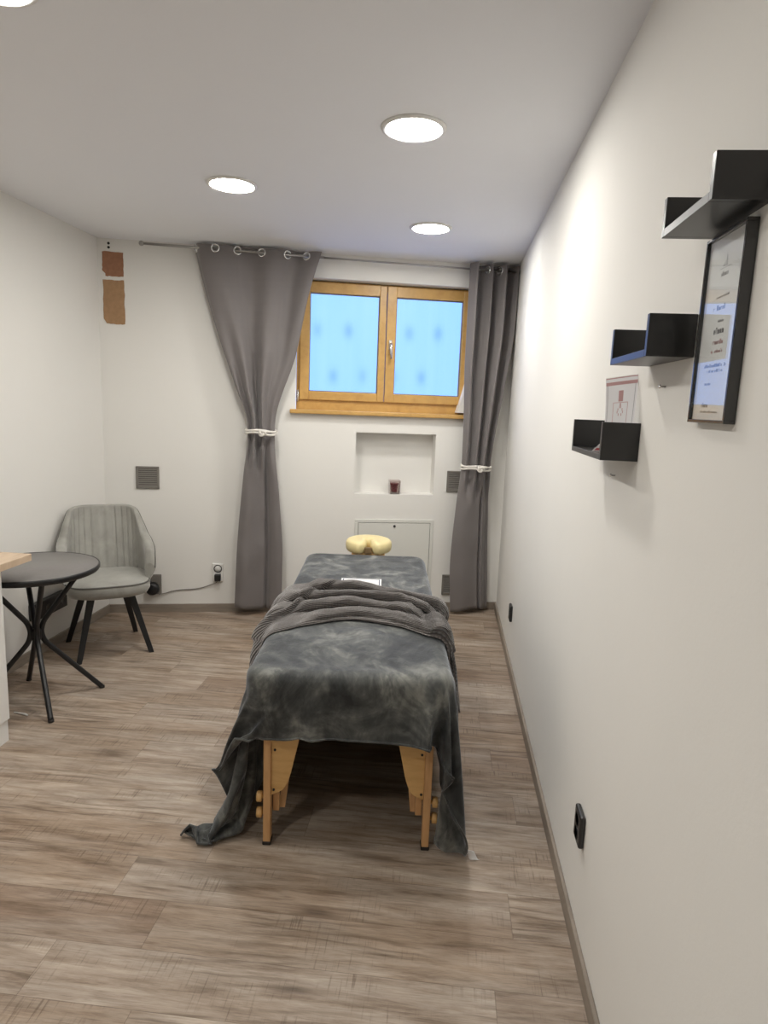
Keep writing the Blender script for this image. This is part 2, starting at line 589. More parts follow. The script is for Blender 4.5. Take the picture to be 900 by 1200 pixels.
M['lamp'] = mat_emit('lamp_diffuser', LAMP_COLOR, LAMP_POWER)

# ------------------------------------------------------------------ room shell
XR, XL, H = 0.446085, -2.308746, 2.512372
CL = Vector((XL, 4.207323))
TW = Vector((0.972347, 0.233541))
NW = Vector((0.233541, -0.972347))
WLEN = 2.8332
BA = math.atan2(TW.y, TW.x)
YF = -2.2


def W(s, z, n=0.0):
    return Vector((CL.x + TW.x * s + NW.x * n, CL.y + TW.y * s + NW.y * n, z))


def wbox(mb, s0, s1, z0, z1, n0, n1):
    P = [W(s, z, n) for n in (n0, n1) for s, z in ((s0, z0), (s1, z0), (s1, z1), (s0, z1))]
    mb.add(P, [(0, 1, 2, 3), (4, 5, 6, 7), (0, 1, 5, 4), (1, 2, 6, 5), (2, 3, 7, 6), (3, 0, 4, 7)])


WIN = (1.287, 2.561, 1.462, 2.354)          # opening s0 s1 z0 z1
NI = (1.716, 2.298, 0.875, 1.318)
TH = 0.30
mb = MB()
fl = MB().box(XL - 0.3, XR + 0.3, YF - 0.2, 5.4, -0.12, 0.0)
struct('floor', fl, M['floor'])
struct('ceiling', MB().box(XL - 0.3, XR + 0.3, YF - 0.2, 5.4, H, H + 0.12), M['ceil'])
struct('wall_right', MB().box(XR, XR + 0.2, YF, 5.3, 0, H), M['wall'])
struct('wall_left', MB().box(XL - 0.2, XL, YF, 4.6, 0, H), M['wall'])
struct('wall_front', MB().box(XL - 0.2, XR + 0.2, YF - 0.15, YF, 0, H), M['wall'])
wb = MB()
wbox(wb, 0, WIN[0], NI[3], H, 0, -TH)
wbox(wb, WIN[1], WLEN, NI[3], H, 0, -TH)
wbox(wb, WIN[0], WIN[1], WIN[3], H, 0, -TH)
wbox(wb, WIN[0], WIN[1], NI[3], WIN[2], 0, -TH)
wbox(wb, 0, NI[0], 0, NI[3], 0, -TH)
wbox(wb, NI[1], WLEN, 0, NI[3], 0, -TH)
wbox(wb, NI[0], NI[1], 0, NI[2], 0, -TH)
wbox(wb, NI[0], NI[1], NI[2], NI[3], -0.12, -TH)
struct('wall_back', wb, M['wall'])
# slanted plaster filling the lower right of the window opening
wd = MB()
P = [W(s, z, n) for n in (-0.115, -0.02) for s, z in ((2.452, 1.480), (2.5649, 1.480), (2.5649, 1.80), (2.535, 1.80))]
wd.add(P, [(0, 1, 2, 3), (4, 5, 6, 7), (0, 1, 5, 4), (1, 2, 6, 5), (2, 3, 7, 6), (3, 0, 4, 7)])
struct('trim_1', wd, M['wall'])
# skirting
sk = MB()
wbox(sk, 0.0, WLEN, 0.0, 0.058, 0.0005, 0.014)
struct('baseboard_back', sk, M['skirt'])
struct('baseboard_right', MB().box(XR - 0.013, XR - 0.0005, YF, 4.85, 0, 0.058, 0.002, 1), M['skirt'])
struct('baseboard_left', MB().box(XL + 0.0005, XL + 0.013, YF, 4.2, 0, 0.058, 0.002, 1), M['skirt'])

# ------------------------------------------------------------------ window
o_w = bpy.data.objects.new('window_1', None)
C.objects.link(o_w)
o_w.location = (CL.x, CL.y, 0)
o_w.rotation_euler = (0, 0, BA)
o_w['kind'] = 'structure'
# local: x along wall, y into wall, z up
fr = MB()
F0, F1, FZ0, FZ1 = 1.289, 2.560, 1.463, 2.352
YB, YFc = 0.17, 0.105
fr.box(F0, F1, YFc, YB, FZ1 - 0.045, FZ1, 0.004)
fr.box(F0, F1, YFc, YB, FZ0, 1.540, 0.004)
fr.box(F0, F0 + 0.045, YFc, YB, 1.5405, FZ1 - 0.0455, 0.002)
fr.box(F1 - 0.045, F1, YFc, YB, 1.5405, FZ1 - 0.0455, 0.002)
fr.build('window_frame', M['pine'], o_w)
def sash(s0, s1, g0, g1):
    m = MB()
    z0, z1, gz0, gz1 = 1.535, 2.342, 1.595, 2.270
    ya, yb = 0.085, 0.150
    m.box(g0 + 0.0004, g1 - 0.0004, ya, yb, gz1, z1, 0.003)
    m.box(g0 + 0.0004, g1 - 0.0004, ya, yb, z0, gz0, 0.003)
    m.box(s0, g0, ya, yb, z0, z1, 0.003)
    m.box(g1, s1, ya, yb, z0, z1, 0.003)
    o = m.build('sash', M['pine'], o_w)
    MB().box(g0 - 0.004, g1 + 0.004, 0.116, 0.122, gz0 - 0.004, gz1 + 0.004).build('pane', M['pane'], o)
    g = MB()
    for (a, b, c, d) in ((g0, g1, gz0, gz0 + 0.006), (g0, g1, gz1 - 0.006, gz1), (g0, g0 + 0.006, gz0, gz1), (g1 - 0.006, g1, gz0, gz1)):
        g.box(a, b, 0.106, 0.118, c, d)
    g.build('gasket', M['vent'], o)
    return o
sL = sash(1.312, 1.914, 1.376, 1.866)
sR = sash(1.920, 2.538, 1.986, 2.474)
hd = MB()
hd.box(1.937, 1.961, 0.074, 0.086, 1.905, 1.975, 0.004)
hd.tube([(1.949, 0.076, 1.945), (1.949, 0.046, 1.945), (1.949, 0.040, 1.938), (1.950, 0.040, 1.90), (1.952, 0.040, 1.84)], [0.009, 0.009, 0.0095, 0.0095, 0.008], 12)
hd.build('handle', M['chrome'], sR)
MB().tube([(1.301, 0.088, 1.52), (1.301, 0.088, 1.60)], 0.007, 10).build('hinge', M['chrome'], sL)
sl = MB().box(1.245, 2.50, -0.045, 0.16, 1.437, 1.466, 0.006)
sl.build('window_sill', M['pine'], o_w)
well = MB().box(1.0, 2.9, 0.62, 0.66, 1.0, 2.9)
ow = well.build('glowing_backdrop', M['well'])  # emissive backdrop: daylight in the light well is put into its colour
ow.location = (CL.x, CL.y, 0); ow.rotation_euler = (0, 0, BA); ow['kind'] = 'structure'

# ------------------------------------------------------------------ downlights
def downlight(x, y, label, group='round ceiling downlights'):
    t = thing('downlight', label, 'ceiling light', (x, y, H), 0, group)
    MB().lathe([(0.098, -0.003), (0.103, -0.009), (0.110, -0.010), (0.118, -0.006), (0.120, 0.0)], 40).build('rim', M['white'], t)
    MB().lathe([(0.0, -0.0075), (0.09, -0.0075), (0.099, -0.006), (0.099, -0.002), (0.0, -0.002)], 40).build('diffuser', M['lamp'], t)
    return t
d0 = downlight(-0.176, 2.542, 'large bright round downlight nearest the right wall, second from the window')
dup(d0, (-1.063, 3.166, H), label='bright round downlight left of centre, in front of the left curtain')
dup(d0, (-0.150, 3.875, H), label='small looking round downlight closest to the window')
dup(d0, (-1.175, 1.665, H), label='round downlight cut off by the top left corner of the photo')
for (x, y) in ((-1.2, 0.15),):  # assumed lamp, never in view, added to light the near room
    dup(d0, (x, y, H), label='unseen round downlight added behind the photographer to light the room', group='added unseen downlights behind the camera')

# ------------------------------------------------------------------ items on the back wall
def at_back(name, label, cat, s, z, n=0.0, group=None):
    return thing(name, label, cat, W(s, z, n), BA, group)
def brick(label, w_, h_, mat, s, z, seed):
    random.seed(seed)
    pts = []
    n = 9
    for (x0, y0, x1, y1) in ((-w_/2, -h_/2, w_/2, -h_/2), (w_/2, -h_/2, w_/2, h_/2), (w_/2, h_/2, -w_/2, h_/2), (-w_/2, h_/2, -w_/2, -h_/2)):
        for k in range(n):
            t = k / n
            j = 0.0025
            pts.append((x0 + (x1 - x0) * t + random.uniform(-j, j), y0 + (y1 - y0) * t + random.uniform(-j, j)))
    # chipped lower left corner
    pts = [(max(x, -w_/2 + 0.018) if (y < -h_/2 + 0.02 and x < -w_/2 + 0.03) else x, y) for x, y in pts]
    t = MB().prism(pts, lambda x, y, d: (x, d, y), -0.004, 0.03).build('exposed_brick', mat)
    t.location = W(s, z); t.rotation_euler = (0, 0, BA)
    tag(t, label, 'brick')
brick('upper reddish brick left exposed in the white plaster by the left corner', 0.130, 0.152, M['brick'], 0.094, 2.354, 3)
brick('lower taller sandy brown brick left exposed in the white plaster', 0.132, 0.278, M['brickpale'], 0.096, 2.116, 5)
for z, lb in ((2.482, 'upper of two tiny dark drill holes above the exposed bricks'), (2.457, 'lower of two tiny dark drill holes above the exposed bricks')):
    h_ = MB().lathe([(0.0, 0.0015), (0.0085, 0.0015), (0.0085, -0.012), (0.0, -0.012)], 12, Matrix.Rotation(R(90), 4, 'X')).build('drill_hole', M['blackplastic'])
    h_.location = W(0.071, z); h_.rotation_euler = (0, 0, BA)
    tag(h_, lb, 'hole')

def vent(label, s, z, w_=0.154, h_=0.155, bars=9):
    t = at_back('air_vent', label, 'air vent', s, z)
    f = MB()
    b = 0.015
    f.box(-w_/2, w_/2, -0.011, 0, h_/2 - b, h_/2, 0.003); f.box(-w_/2, w_/2, -0.011, 0, -h_/2, -h_/2 + b, 0.003)
    f.box(-w_/2, -w_/2 + b, -0.011, 0, -h_/2, h_/2, 0.003); f.box(w_/2 - b, w_/2, -0.011, 0, -h_/2, h_/2, 0.003)
    f.build('frame', M['vent'], t)
    MB().box(-w_/2 + 0.01, w_/2 - 0.01, -0.003, -0.0005, -h_/2 + 0.01, h_/2 - 0.01).build('backing', M['ventdark'], t)
    l = MB()
    n = bars
    for k in range(n):
        zc = -h_/2 + b + (k + 0.5) * (h_ - 2 * b) / n
        l.box(-w_/2 + b - 0.002, w_/2 - b + 0.002, -0.001, 0.001, -0.0055, 0.0055, 0.0005, 1, Matrix.Translation((0, -0.006, zc)) @ Matrix.Rotation(R(-32), 4, 'X'))
    l.build('louvre', M['vent'], t)
vent('taupe square air vent alone on the wall between the chair and the left curtain', 0.283, 0.963)
vent('upper square air vent half hidden by the right curtain', 2.470, 0.981)
vent('lower square air vent near the floor half hidden by the right curtain', 2.474, 0.196)

# access panel below the niche
t = at_back('access_panel', 'white steel access panel with a small lock under the wall niche', 'access panel', 2.018, 0.435)
pw, ph_ = 0.585, 0.512
f = MB(); b = 0.024
f.box(-pw/2, pw/2, -0.008, 0, ph_/2 - b, ph_/2, 0.002); f.box(-pw/2, pw/2, -0.008, 0, -ph_/2, -ph_/2 + b, 0.002)
f.box(-pw/2, -pw/2 + b, -0.008, 0, -ph_/2 + b, ph_/2 - b, 0.002); f.box(pw/2 - b, pw/2, -0.008, 0, -ph_/2 + b, ph_/2 - b, 0.002)
f.build('frame', M['whitemetal'], t)
MB().box(-pw/2 + b - 0.001, pw/2 - b + 0.001, -0.0015, 0, -ph_/2 + b - 0.001, ph_/2 - b + 0.001).build('backing', M['ventdark'], t)
dr = MB().box(-pw/2 + b + 0.003, pw/2 - b - 0.003, -0.006, -0.001, -ph_/2 + b + 0.003, ph_/2 - b - 0.003, 0.001, 1).build('door', M['whitemetal'], t)
lk = MB().lathe([(0.0, 0.011), (0.008, 0.0105), (0.0095, 0.009), (0.0095, 0.004), (0.0, 0.004)], 20, Matrix.Translation((0.0, 0, ph_/2 - b - 0.026)) @ Matrix.Rotation(R(90), 4, 'X'))
lk.build('lock', M['anthracite'], dr)

# candle in the niche
t = at_back('candle_glass', 'dark red candle in a clear glass standing in the wall niche', 'candle', 2.014, 0.875, -0.055)
g = MB()
def sqring(hw, z): return [(-hw, -hw, z), (hw, -hw, z), (hw, hw, z), (-hw, hw, z)]
V = sqring(0.036, 0) + sqring(0.041, 0.1) + sqring(0.037, 0.1) + sqring(0.033, 0.012)
F = [(3, 2, 1, 0)] + [(a + k, a + (k + 1) % 4, a + 4 + (k + 1) % 4, a + 4 + k) for a in (0, 4, 8) for k in range(4)] + [(12, 13, 14, 15)]
g.add(V, F)
g.build('glass', M['clear'], t)
wx = MB().lathe([(0.0, 0.014), (0.020, 0.014), (0.023, 0.022), (0.028, 0.066), (0.031, 0.068), (0.031, 0.078), (0.026, 0.078), (0.0, 0.074)], 28)
wx.build('candle', M['wax'], t)
MB().tube([(0, 0, 0.072), (0.001, 0, 0.084)], 0.0012, 6).build('wick', M['rubber'], t)

# sockets on the back wall
t = at_back('wall_socket', 'white double wall socket with a black plug, beside the left curtain', 'wall socket', 0.752, 0.291)
MB().box(-0.038, 0.038, -0.012, 0, -0.066, 0.066, 0.006, 3).build('plate', M['white'], t)
ring = MB().tube([(0.026 * math.cos(k * PI / 16), -0.0125, 0.028 + 0.026 * math.sin(k * PI / 16)) for k in range(32)], 0.003, 8, closed=True)
ring.build('outlet_ring', M['blackplastic'], t)
MB().lathe([(0.0, 0.0135), (0.0225, 0.0135), (0.0225, 0.010), (0.0, 0.010)], 28, Matrix.Translation((0, 0, 0.028)) @ Matrix.Rotation(R(90), 4, 'X')).build('outlet_face', M['white'], t)
pl = at_back('power_plug', 'black plug pushed into the lower outlet of the white wall socket', 'plug', 0.752, 0.260, 0.012)
MB().box(-0.022, 0.022, -0.036, -0.001, -0.027, 0.024, 0.007, 3).build('plug_body', M['blackplastic'], pl)
t = at_back('socket_box', 'small grey wall socket box partly hidden behind the grey chair', 'wall socket', 0.326, 0.205)
MB().box(-0.036, 0.036, -0.018, 0, -0.072, 0.072, 0.004, 2).build('box', M['vent'], t)
t = at_back('power_adapter', 'round black power adapter at the wall beside the grey chair', 'power adapter', 0.305, 0.178, 0.018)
MB().lathe([(0.0, 0.045), (0.03, 0.043), (0.042, 0.034), (0.047, 0.012), (0.047, 0.0), (0.0, 0.0)], 28, Matrix.Rotation(R(90), 4, 'X')).build('body', M['blackplastic'], t)
# the thin cable between plug and adapter
cab = [(0.752, 0.235, 0.034), (0.742, 0.222, 0.03), (0.70, 0.200, 0.012), (0.64, 0.178, 0.006), (0.57, 0.166, 0.005), (0.50, 0.163, 0.005), (0.43, 0.152, 0.005), (0.385, 0.138, 0.008), (0.345, 0.135, 0.028)]
ts = [k / (len(cab) - 1) for k in range(len(cab))]
pts = []
for k in range(41):
    u = k / 40
    pts.append(W(*(pchip(ts, [q[i] for q in cab], u) for i in (0, 1, 2))))
tag(MB().tube(pts, 0.0032, 8).build('power_cable', M['vent']), 'thin dark cable running along the wall from the black plug to the adapter', 'cable')

# ------------------------------------------------------------------ curtain rod, curtains, tiebacks
def rodz(s): return pchip([0.299, 0.593, 1.459, 2.80], [2.475, 2.474, 2.464, 2.455], s)
ROFF = 0.10
t = thing('curtain_rod', 'thin brushed steel curtain rod with a ball end under the ceiling', 'curtain rod')
MB().tube([W(0.31, rodz(0.31), ROFF), W(1.46, rodz(1.46), ROFF)], 0.0082, 14).build('rod', M['steel'], t)
MB().tube([W(1.45, rodz(1.45), ROFF), W(2.795, rodz(2.795), ROFF)], 0.0062, 14).build('inner_rod', M['steel'], t)
def ball(s):
    c = W(s, rodz(s), ROFF)
    prof = [(0.0165 * math.sin(a), -0.0165 * math.cos(a)) for a in [k * PI / 14 for k in range(15)]]
    return MB().lathe([(max(1e-7, r), z) for r, z in prof], 20, Matrix.Translation(c))
ball(0.297).build('finial', M['steel'], t)
ball(2.80).build('finial', M['steel'], t)
for s in (0.66, 2.72):
    MB().tube([W(s, rodz(s) - 0.004, 0.001), W(s, rodz(s) - 0.004, ROFF)], 0.006, 10).lathe([(0.0, 0.0), (0.022, 0.0), (0.022, 0.006), (0.0, 0.006)], 20, Matrix.Translation(W(s, rodz(s) - 0.004, 0.0)) @ Matrix.Rotation(BA, 4, 'Z') @ Matrix.Rotation(R(90), 4, 'X')).build('bracket', M['steel'], t)

def curtain(label, ztop, zbot, ztie, ZL, SL, ZR, SR, folds, ampt, eyelets, seed, nu=150, nv=130, topdip=0.01):
    """folds(u, z) gives the signed depth in metres"""
    t = thing('curtain', label, 'curtain', W((SL[-1] + SR[-1]) / 2, zbot, ROFF), BA)
    org = W((SL[-1] + SR[-1]) / 2, zbot, ROFF)
    inv = (Matrix.Translation(org) @ Matrix.Rotation(BA, 4, 'Z')).inverted()
    def fn(u, v):
        zt = ztop + topdip * noise.noise(Vector((u * 4.0, seed, 0)))
        zb = zbot + 0.012 * math.sin(u * 5 + seed)
        vv = v
        z = zb + (zt - zb) * vv
        a, b = pchip(ZL, SL, z), pchip(ZR, SR, z)
        ds, dn = folds(u, z)
        return inv @ W(a + (b - a) * u + ds, z, ROFF + dn)
    cs = []
    for u in eyelets:
        v = 0.5
        lo, hi = 0.8, 1.0
        for _ in range(40):
            mid = (lo + hi) / 2
            if fn(u, mid).z + zbot < rodz(pchip(ZL, SL, 2.47) * (1 - u) + pchip(ZR, SR, 2.47) * u): lo = mid
            else: hi = mid
        p = fn(u, lo)
        du = fn(min(1, u + 0.006), lo) - fn(max(0, u - 0.006), lo)
        dv = fn(u, lo + 0.004) - fn(u, lo - 0.004)
        cs.append((p, du.normalized(), dv.normalized()))
    def skip(q):
        return any((q - p).length < 0.0205 for p, _, _ in cs)
    # rows denser near the top so that eyelet holes come out round
    vv = [k / 84 * 0.952 for k in range(84)] + [0.952 + 0.048 * k / 40 for k in range(41)]
    nv2 = len(vv) - 1
    m = MB().grid(nu, nv2, lambda u, v: fn(u, vv[min(nv2, round(v * nv2))]), True, skip)
    o = m.build('fabric', M['curtain'], t, fix=False)
    so = o.modifiers.new('thick', 'SOLIDIFY'); so.thickness = 0.0022; so.offset = 0
    for p, du, dv in cs:
        nn = du.cross(dv).normalized()
        dv2 = nn.cross(du).normalized()
        MB().tube([p + (du * math.cos(a) + dv2 * math.sin(a)) * 0.0235 for a in [k * PI / 14 for k in range(28)]], 0.0056, 10, closed=True).build('eyelet', M['chrome'], t)
    return t

def wave(nodes, u):
    """alternating lobes between the nodes, + first"""
    for k in range(len(nodes) - 1):
        if u <= nodes[k + 1] or k == len(nodes) - 2:
            x = (u - nodes[k]) / (nodes[k + 1] - nodes[k])
            return (1 if k % 2 == 0 else -1) * math.sin(PI * min(1.2, max(-0.2, x)))
    return 0

LN = [0.012, 0.338, 0.529, 0.735, 0.888, 1.06]
def folds_left(u, z):
    top = sstep(1.75, 2.45, z)
    tie = sstep(2.25, 1.38, z) * (1 - sstep(1.25, 0.95, z))
    bot = sstep(1.30, 0.95, z)
    w_ = wave(LN, u) * (0.024 * top + 0.030 * (1 - top) * (1 - bot))
    g = math.sin(2 * PI * (3.6 * u + 0.15) + 1.2 * math.sin(3 * u)) * 0.034 * tie
    pinch = math.exp(-((z - 1.305) / 0.10) ** 2)
    b = (0.030 * math.sin(2 * PI * (1.25 * u + 0.05)) - 0.035 * math.exp(-((u - 0.66) / 0.045) ** 2)) * bot
    b += 0.010 * noise.noise(Vector((u * 3, z * 6, 3))) * bot
    n = (w_ + g + b) * (1 - 0.35 * pinch)
    ret = -0.035 * math.exp(-(u / 0.02) ** 2) * top
    round_ = 0.035 * (1 - (2 * u - 1) ** 2) * (tie * 0.8 + bot * 0.5)
    return 0.0, n + ret + round_ - 0.01 * tie
curtain('wide grey blackout curtain left of the window, tied in at the middle with white rope', 2.497, 0.058, 1.305,
        [0.058, 0.505, 0.986, 1.267, 1.337, 1.618, 1.892, 2.212, 2.497], [0.877, 0.895, 0.935, 0.963, 0.963, 0.878, 0.784, 0.687, 0.615],
        [0.10, 0.445, 0.812, 1.273, 1.343, 1.833, 2.225, 2.495], [1.206, 1.208, 1.186, 1.146, 1.146, 1.283, 1.362, 1.441],
        folds_left, 0.03, [0.012, 0.168, 0.338, 0.529, 0.735, 0.888], 2.0)

RN = [0.0, 0.20, 0.36, 0.50, 0.64, 0.80, 0.97, 1.1]
def folds_right(u, z):
    top = sstep(1.3, 2.1, z)
    bot = sstep(1.10, 0.80, z)
    mid = (1 - top) * (1 - bot)
    w_ = wave(RN, u)
    n = w_ * (0.052 * top + 0.036 * mid)
    n += (0.018 * math.sin(2 * PI * (1.0 * u + 0.1)) - 0.06 * sstep(0.78, 0.95, u) - 0.03 * math.exp(-((u - 0.73) / 0.03) ** 2)) * bot
    n += 0.008 * noise.noise(Vector((u * 3, z * 6, 8))) * bot
    round_ = 0.03 * (1 - (2 * u - 1) ** 2) * (mid + bot)
    ds = 0.012 * math.sin(2 * PI * u * 3.2) * top
    pinch = math.exp(-((z - 1.10) / 0.08) ** 2)
    return ds, n * (1 - 0.3 * pinch) + round_
curtain('narrow grey blackout curtain in the right corner, pleats tied with white rope', 2.494, 0.030, 1.10,
        [0.047, 0.386, 0.769, 1.062, 1.112, 1.386, 1.859, 2.491], [2.444, 2.425, 2.442, 2.470, 2.473, 2.470, 2.454, 2.453],
        [0.017, 0.387, 0.773, 1.067, 1.117, 1.635, 2.108, 2.496], [2.745, 2.724, 2.705, 2.684, 2.683, 2.736, 2.778, 2.782],
        folds_right, 0.05, [0.20, 0.36, 0.50, 0.64, 0.80], 5.0, nu=190)

def tieback(label, s, z, hw, hn, tilt):
    org = W(s, z, ROFF)
    t = thing('curtain_tieback', label, 'curtain tieback', org, BA)
    for k, dz in enumerate((0.0095, -0.0095)):
        pts = []
        for i in range(48):
            a = 2 * PI * i / 48
            pts.append((hw * math.cos(a), -0.008 + -hn * math.sin(a), dz + tilt * math.cos(a) + (0.006 if k else -0.004) * math.sin(3 * a + k * 2)))
        MB().tube(pts, 0.0078, 10, closed=True).build('rope', M['rope'], t)
    kn = []
    for i in range(40):
        a = 2 * PI * i / 40
        kn.append(((0.014 + 0.007 * math.cos(3 * a)) * math.cos(2 * a) + 0.01, -hn - 0.016 - 0.006 * math.sin(3 * a), (0.013 + 0.006 * math.cos(3 * a)) * math.sin(2 * a) - 0.004))
    MB().tube(kn, 0.0078, 8, closed=True).tube([(0.02, -hn - 0.013, 0.0), (0.045, -hn - 0.010, 0.006), (0.06, -hn + 0.0, 0.004)], 0.007, 8).build('knot', M['rope'], t)
tieback('white rope tied around the wide left curtain', 1.0545, 1.305, 0.102, 0.072, -0.004)
tieback('white rope tied around the narrow right curtain', 2.578, 1.098, 0.107, 0.078, -0.003)

# ------------------------------------------------------------------ right wall: shelves, pictures, sockets
RW = R(-90)
def at_right(name, label, cat, y, z, group=None):
    return thing(name, label, cat, (XR, y, z), RW, group)
def u_shelf(label, y_near, y_far, z_bot, h_, d, th=0.0135):
    # local x runs from far (-) to near (+), local -y into the room
    L = y_far - y_near
    t = at_right('wall_shelf', label, 'wall shelf', (y_near + y_far) / 2, z_bot)
    MB().box(-L/2 + th, L/2 - th, -d, -0.0005, 0, th, 0.0004, 1).build('board', M['black'], t)
    MB().box(L/2 - th, L/2, -d, -0.0005, 0, h_, 0.0008, 1).build('end_panel', M['black'], t)
    MB().box(-L/2, -L/2 + th, -d, -0.0005, 0, h_, 0.0008, 1).build('end_panel', M['black'], t)
    return t
u_shelf('largest black U shaped wall shelf, highest up, above the framed certificate', 1.028, 1.252, 1.8275, 0.0655, 0.0865)
u_shelf('middle black U shaped wall shelf, half hidden by the framed certificate', 1.274, 1.544, 1.6265, 0.0775, 0.0865)
u_shelf('lowest black U shaped wall shelf, holding a white and red voucher', 1.560, 1.912, 1.4105, 0.0885, 0.0865)

for (y, z, lb) in ((1.417, 1.578, 'small silver screw in the wall below the middle shelf'), (1.746, 1.359, 'small silver screw in the wall below the lowest shelf')):
    t = at_right('wall_screw', lb, 'screw', y, z)
    m = Matrix.Rotation(R(90), 4, 'X')
    MB().lathe([(0.0, 0.014), (0.003, 0.0138), (0.0042, 0.012), (0.0042, 0.0105), (0.002, 0.010), (0.002, -0.004), (0.0, -0.004)], 14, m).build('screw_head', M['chrome'], t)

# framed certificate
yn, yf, z0, z1, dp = 1.066, 1.221, 1.5095, 1.8155, 0.0185
t = at_right('picture_frame', 'certificate under glass in a thin black frame hanging below the highest shelf', 'picture frame', (yn + yf) / 2, z0)
L = yf - yn
Hh = z1 - z0
b = 0.0055
f = MB()
f.box(-L/2, L/2, -dp, -0.0005, 0, b, 0.0008, 2); f.box(-L/2, L/2, -dp, -0.0005, Hh - b, Hh, 0.0008, 2)
f.box(-L/2, -L/2 + b, -dp, -0.0005, b, Hh - b, 0.0008, 2); f.box(L/2 - b, L/2, -dp, -0.0005, b, Hh - b, 0.0008, 2)
f.build('frame', simple('glossy_black_frame', (0.010, 0.010, 0.011), 0.16, var=0.1, IOR=1.75, Specular_IOR_Level=0.5), t)
pp = MB().box(-L/2 + b * 0.6, L/2 - b * 0.6, -0.012, -0.002, b * 0.6, Hh - b * 0.6).build('certificate', M['paper'], t)
MB().box(-L/2 + b * 0.7, L/2 - b * 0.7, -0.0155, -0.0135, b * 0.7, Hh - b * 0.7).build('glass', M['frameglass'], t)
random.seed(8)
def textline(mat, xc, z, wid, hgt, y=-0.0123, slant=0.0):
    mb = MB()
    """an illegibly small printed line: a row of little letter marks"""
    x = xc - wid / 2
    while x < xc + wid / 2 - hgt * 0.3:
        lw = hgt * random.uniform(0.35, 0.75)
        if random.random() > 0.16:
            zz = z + slant * (x - xc)
            k = hgt * random.choice((0.62, 0.7, 1.0))
            mb.box(x, x + lw * 0.28, y, y + 0.0002, zz, zz + k)
            mb.box(x, x + lw, y, y + 0.0002, zz + (k - hgt * 0.2) * random.choice((0, 1)), zz + (k - hgt * 0.2) + hgt * 0.18)
            if random.random() > 0.4: mb.box(x + lw * 0.72, x + lw, y, y + 0.0002, zz, zz + k * 0.8)
        x += lw + hgt * 0.2
    mb.build('text_line', M[mat], pp)
fa = MB()
# emblem at the head of the sheet
fa.prism([(-0.004, 0), (0.004, 0), (0.002, 0.012), (-0.001, 0.019)], lambda x, y, d: (x + 0.002, d, y + Hh * 0.825), -0.0123, -0.0121)
fa.prism([(-0.012, 0), (-0.005, 0), (-0.003, 0.008)], lambda x, y, d: (x, d, y + Hh * 0.825), -0.0123, -0.0121)
fa.box(-0.022, 0.022, -0.0123, -0.0121, Hh * 0.815, Hh * 0.818)
textline('inkfaint', 0.0, Hh * 0.775, 0.030, 0.008)
textline('inkfaint', 0.0, Hh * 0.665, 0.052, 0.0035)
textline('ink', 0.0, Hh * 0.600, 0.062, 0.0085)
textline('inkfaint', 0.004, Hh * 0.535, 0.022, 0.004)
textline('ink', 0.002, Hh * 0.475, 0.042, 0.0105)
textline('pink', 0.002, Hh * 0.420, 0.040, 0.008)
textline('pink', 0.002, Hh * 0.375, 0.056, 0.006)
textline('ink', 0.002, Hh * 0.300, 0.088, 0.0055)
textline('ink', 0.002, Hh * 0.272, 0.062, 0.005)
textline('inkfaint', -0.020, Hh * 0.205, 0.026, 0.004)
textline('ink', -0.024, Hh * 0.085, 0.026, 0.0075)
textline('inkfaint', -0.004, Hh * 0.055, 0.070, 0.0035)
fa.build('emblem', M['inkfaint'], pp)

# voucher leaning on the wall, standing in the lowest shelf
t = thing('voucher', 'tall curled white voucher with red top border standing in the lowest shelf', 'voucher', (0.4065, 1.615, 1.4243), R(-22))
VW, VH = 0.068, 0.184
def vsheet(x, z, y=0.0):
    k = z / VH
    bend = 0.022 * k - 0.012 * math.sin(PI * k) + 0.014 * (x / VW) ** 2
    return Vector((x * (0.94 + 0.16 * k * k) + 0.004 * math.sin(PI * k) - 0.003 * k, bend + y, z + 0.012 * (x / VW) * k))
def vquad(mb, x0, x1, z0, z1, y=-0.0007, n=8):
    mb.grid(n, n, lambda u, v: vsheet(x0 + (x1 - x0) * u, z0 + (z1 - z0) * v, y), True)
pm = MB(); vquad(pm, -VW/2, VW/2, 0, VH, 0.0, 20)
ps = pm.build('sheet', M['thinpaper'], t, fix=False)
rb, tx = MB(), MB()
vquad(rb, -VW/2 + 0.001, VW/2 - 0.001, VH - 0.020, VH - 0.012)
vquad(rb, -VW/2 + 0.001, VW/2 - 0.001, VH - 0.004, VH - 0.0015)
vquad(rb, -0.005, 0.005, 0.124, 0.150)
for x in (-0.016, 0.016): vquad(rb, x - 0.0005, x + 0.0005, 0.042, 0.122)
vquad(rb, -0.016, 0.016, 0.042, 0.0435)
vquad(rb, -0.016, 0.016, 0.121, 0.1222)
for k in range(5):
    a0 = 0.004 + 0.003 * math.sin(k * 1.3)
    vquad(rb, -a0, -a0 + 0.0016, 0.090 + k * 0.006, 0.096 + k * 0.006); vquad(rb, a0 - 0.0016, a0, 0.090 + k * 0.006, 0.096 + k * 0.006)
rb.build('red_print', M['pink'], t, fix=False)
for k in range(5): vquad(tx, -0.011 + k * 0.0046, -0.008 + k * 0.0046, 0.068, 0.0735, n=2)
for k in range(6): vquad(tx, -0.014 + k * 0.0048, -0.0108 + k * 0.0048, 0.050, 0.0545, n=2)
for s in (-1, 1): vquad(tx, s * (VW/2 - 0.0045) - 0.0006, s * (VW/2 - 0.0045) + 0.0006, 0.0, VH - 0.02)
tx.build('grey_print', M['inkfaint'], t, fix=False)
